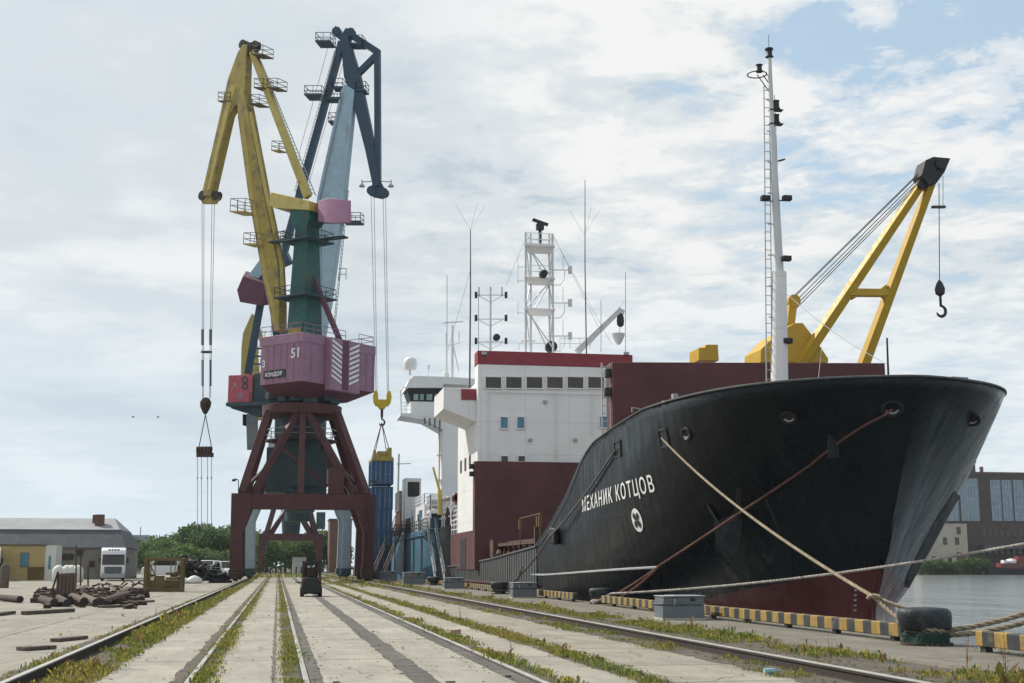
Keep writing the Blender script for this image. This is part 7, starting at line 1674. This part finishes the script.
# tall weeds near the camera
def tall_weed(px, py, h_, z, label, m='weed_green', n=9):
    p = onZ(px, py, z); t = thing('tall_weed', label, 'weed', p, group='tall weeds by the rails'); g = random.Random(px); b = MB(); lf = MB()
    for k in range(2): e = p + V((g.uniform(-.05, .05), g.uniform(-.05, .05), h_ * (1 - 0.25 * k))); b.tube(p, e, 0.006, 5, 0.003); 
    for k in range(n):
        f = 0.15 + 0.85 * k / n; c = p + V((0, 0, h_ * f)); a = g.uniform(0, 6.28); L_ = 0.11 * h_ / 0.5 * (1.2 - f); d = V((math.cos(a), math.sin(a), 0.35)) * L_; s_ = V((-math.sin(a), math.cos(a), 0)) * L_ * 0.28
        lf.add([c, c + d * 0.5 + s_, c + d, c + d * 0.5 - s_], [(0, 1, 2, 3)])
    b.build('stem', 'weed_brown', t); lf.build('leaves', m, t, smooth=0)
tall_weed(831, 660, 0.42, 0.0, 'leafy weed standing against the apron edge below the striped rail'); tall_weed(730, 640, 0.40, 0.0, 'leafy weed at the apron edge right of the nearest utility box'); tall_weed(967, 668, 0.62, 0.1, 'tall dry weed stalk left of the striped rail end', 'weed_brown', 12); tall_weed(1006, 672, 0.60, 0.1, 'tall dry weed stalk nearest the lower right corner', 'weed_brown', 12); tall_weed(424, 634, 0.40, 0.0, 'leafy weed beside the right flush rail'); tall_weed(510, 668, 0.45, 0.0, 'taller weed beside the right flush rail, near the bottom edge'); tall_weed(155, 621, 0.45, 0.0, 'thin weed left of the raised left rail'); tall_weed(460, 620, 0.4, 0.0, 'small leafy weed on the seam of the seaside slabs')

# ------------------------------------------------------------------ the air over the harbour
hz_m = bpy.data.materials.new('harbour_air'); hz_m.use_nodes = True; hn = hz_m.node_tree; hn.nodes.clear()
pv = hn.nodes.new('ShaderNodeVolumePrincipled'); pv.inputs['Color'].default_value = (0.80, 0.88, 0.96, 1); pv.inputs['Density'].default_value = 0.00009; pv.inputs['Anisotropy'].default_value = 0.2
ho = hn.nodes.new('ShaderNodeOutputMaterial'); hn.links.new(pv.outputs[0], ho.inputs['Volume'])
MB().bb(-120, 460, -45, 620, -5.0, 62).build('haze', hz_m, None, smooth=0, kind='stuff')

# ------------------------------------------------------------------ deck gear along the blue ship's quay side
def deck_gear():
    g = random.Random(17)
    for i, (y, h_) in enumerate(((133, 2.2), (134.6, 1.4), (151.5, 2.6), (153, 1.6), (139, 1.2))):
        MB().lathe((15.5 + 0.2 * i, y, 7.9 if 136 < y < 150 else 5.2), [(0.3, 0), (0.3, 0.1), (0.16, 0.15), (0.16, h_ * 0.7), (0.34, h_ * 0.75), (0.36, h_ * 0.95), (0.1, h_)], 12).build('vent_cowl', 'white_paint', ship2)
    MB().rails([(14.62, 128.9, 5.2), (14.62, 136, 5.2)], 1.2, 0.045, 3, 1.0).build('gangway_railing', 'white_paint', ship2, smooth=0)
    b = MB(); b.bb(14.2, 15.2, 131.4, 132.6, 4.9, 5.05); b.rails([(14.25, 131.4, 5.05), (14.25, 132.6, 5.05)], 1.1, 0.04, 3, 0.6); b.build('boarding_platform', 'galv_grey', ship2, smooth=0)
    for y in (134, 142, 152, 165, 180): MB().bb(14.40, 14.47, y, y + 0.5, -1, 4.9).build('hull_fender', 'rubber', ship2, bevel=0.02)
    MB().path([(14.42, y, 4.6) for y in np.linspace(130, 195, 20)], 0.08, 6).build('rubbing_strake', 'crane_navy', ship2)
    for y in (138.5, 144.5): MB().bb(14.83, 14.897, y + 3, y + 3.8, 6.3, 7.1).build('porthole', 'dark_window', ship2, bevel=0.02)
deck_gear()
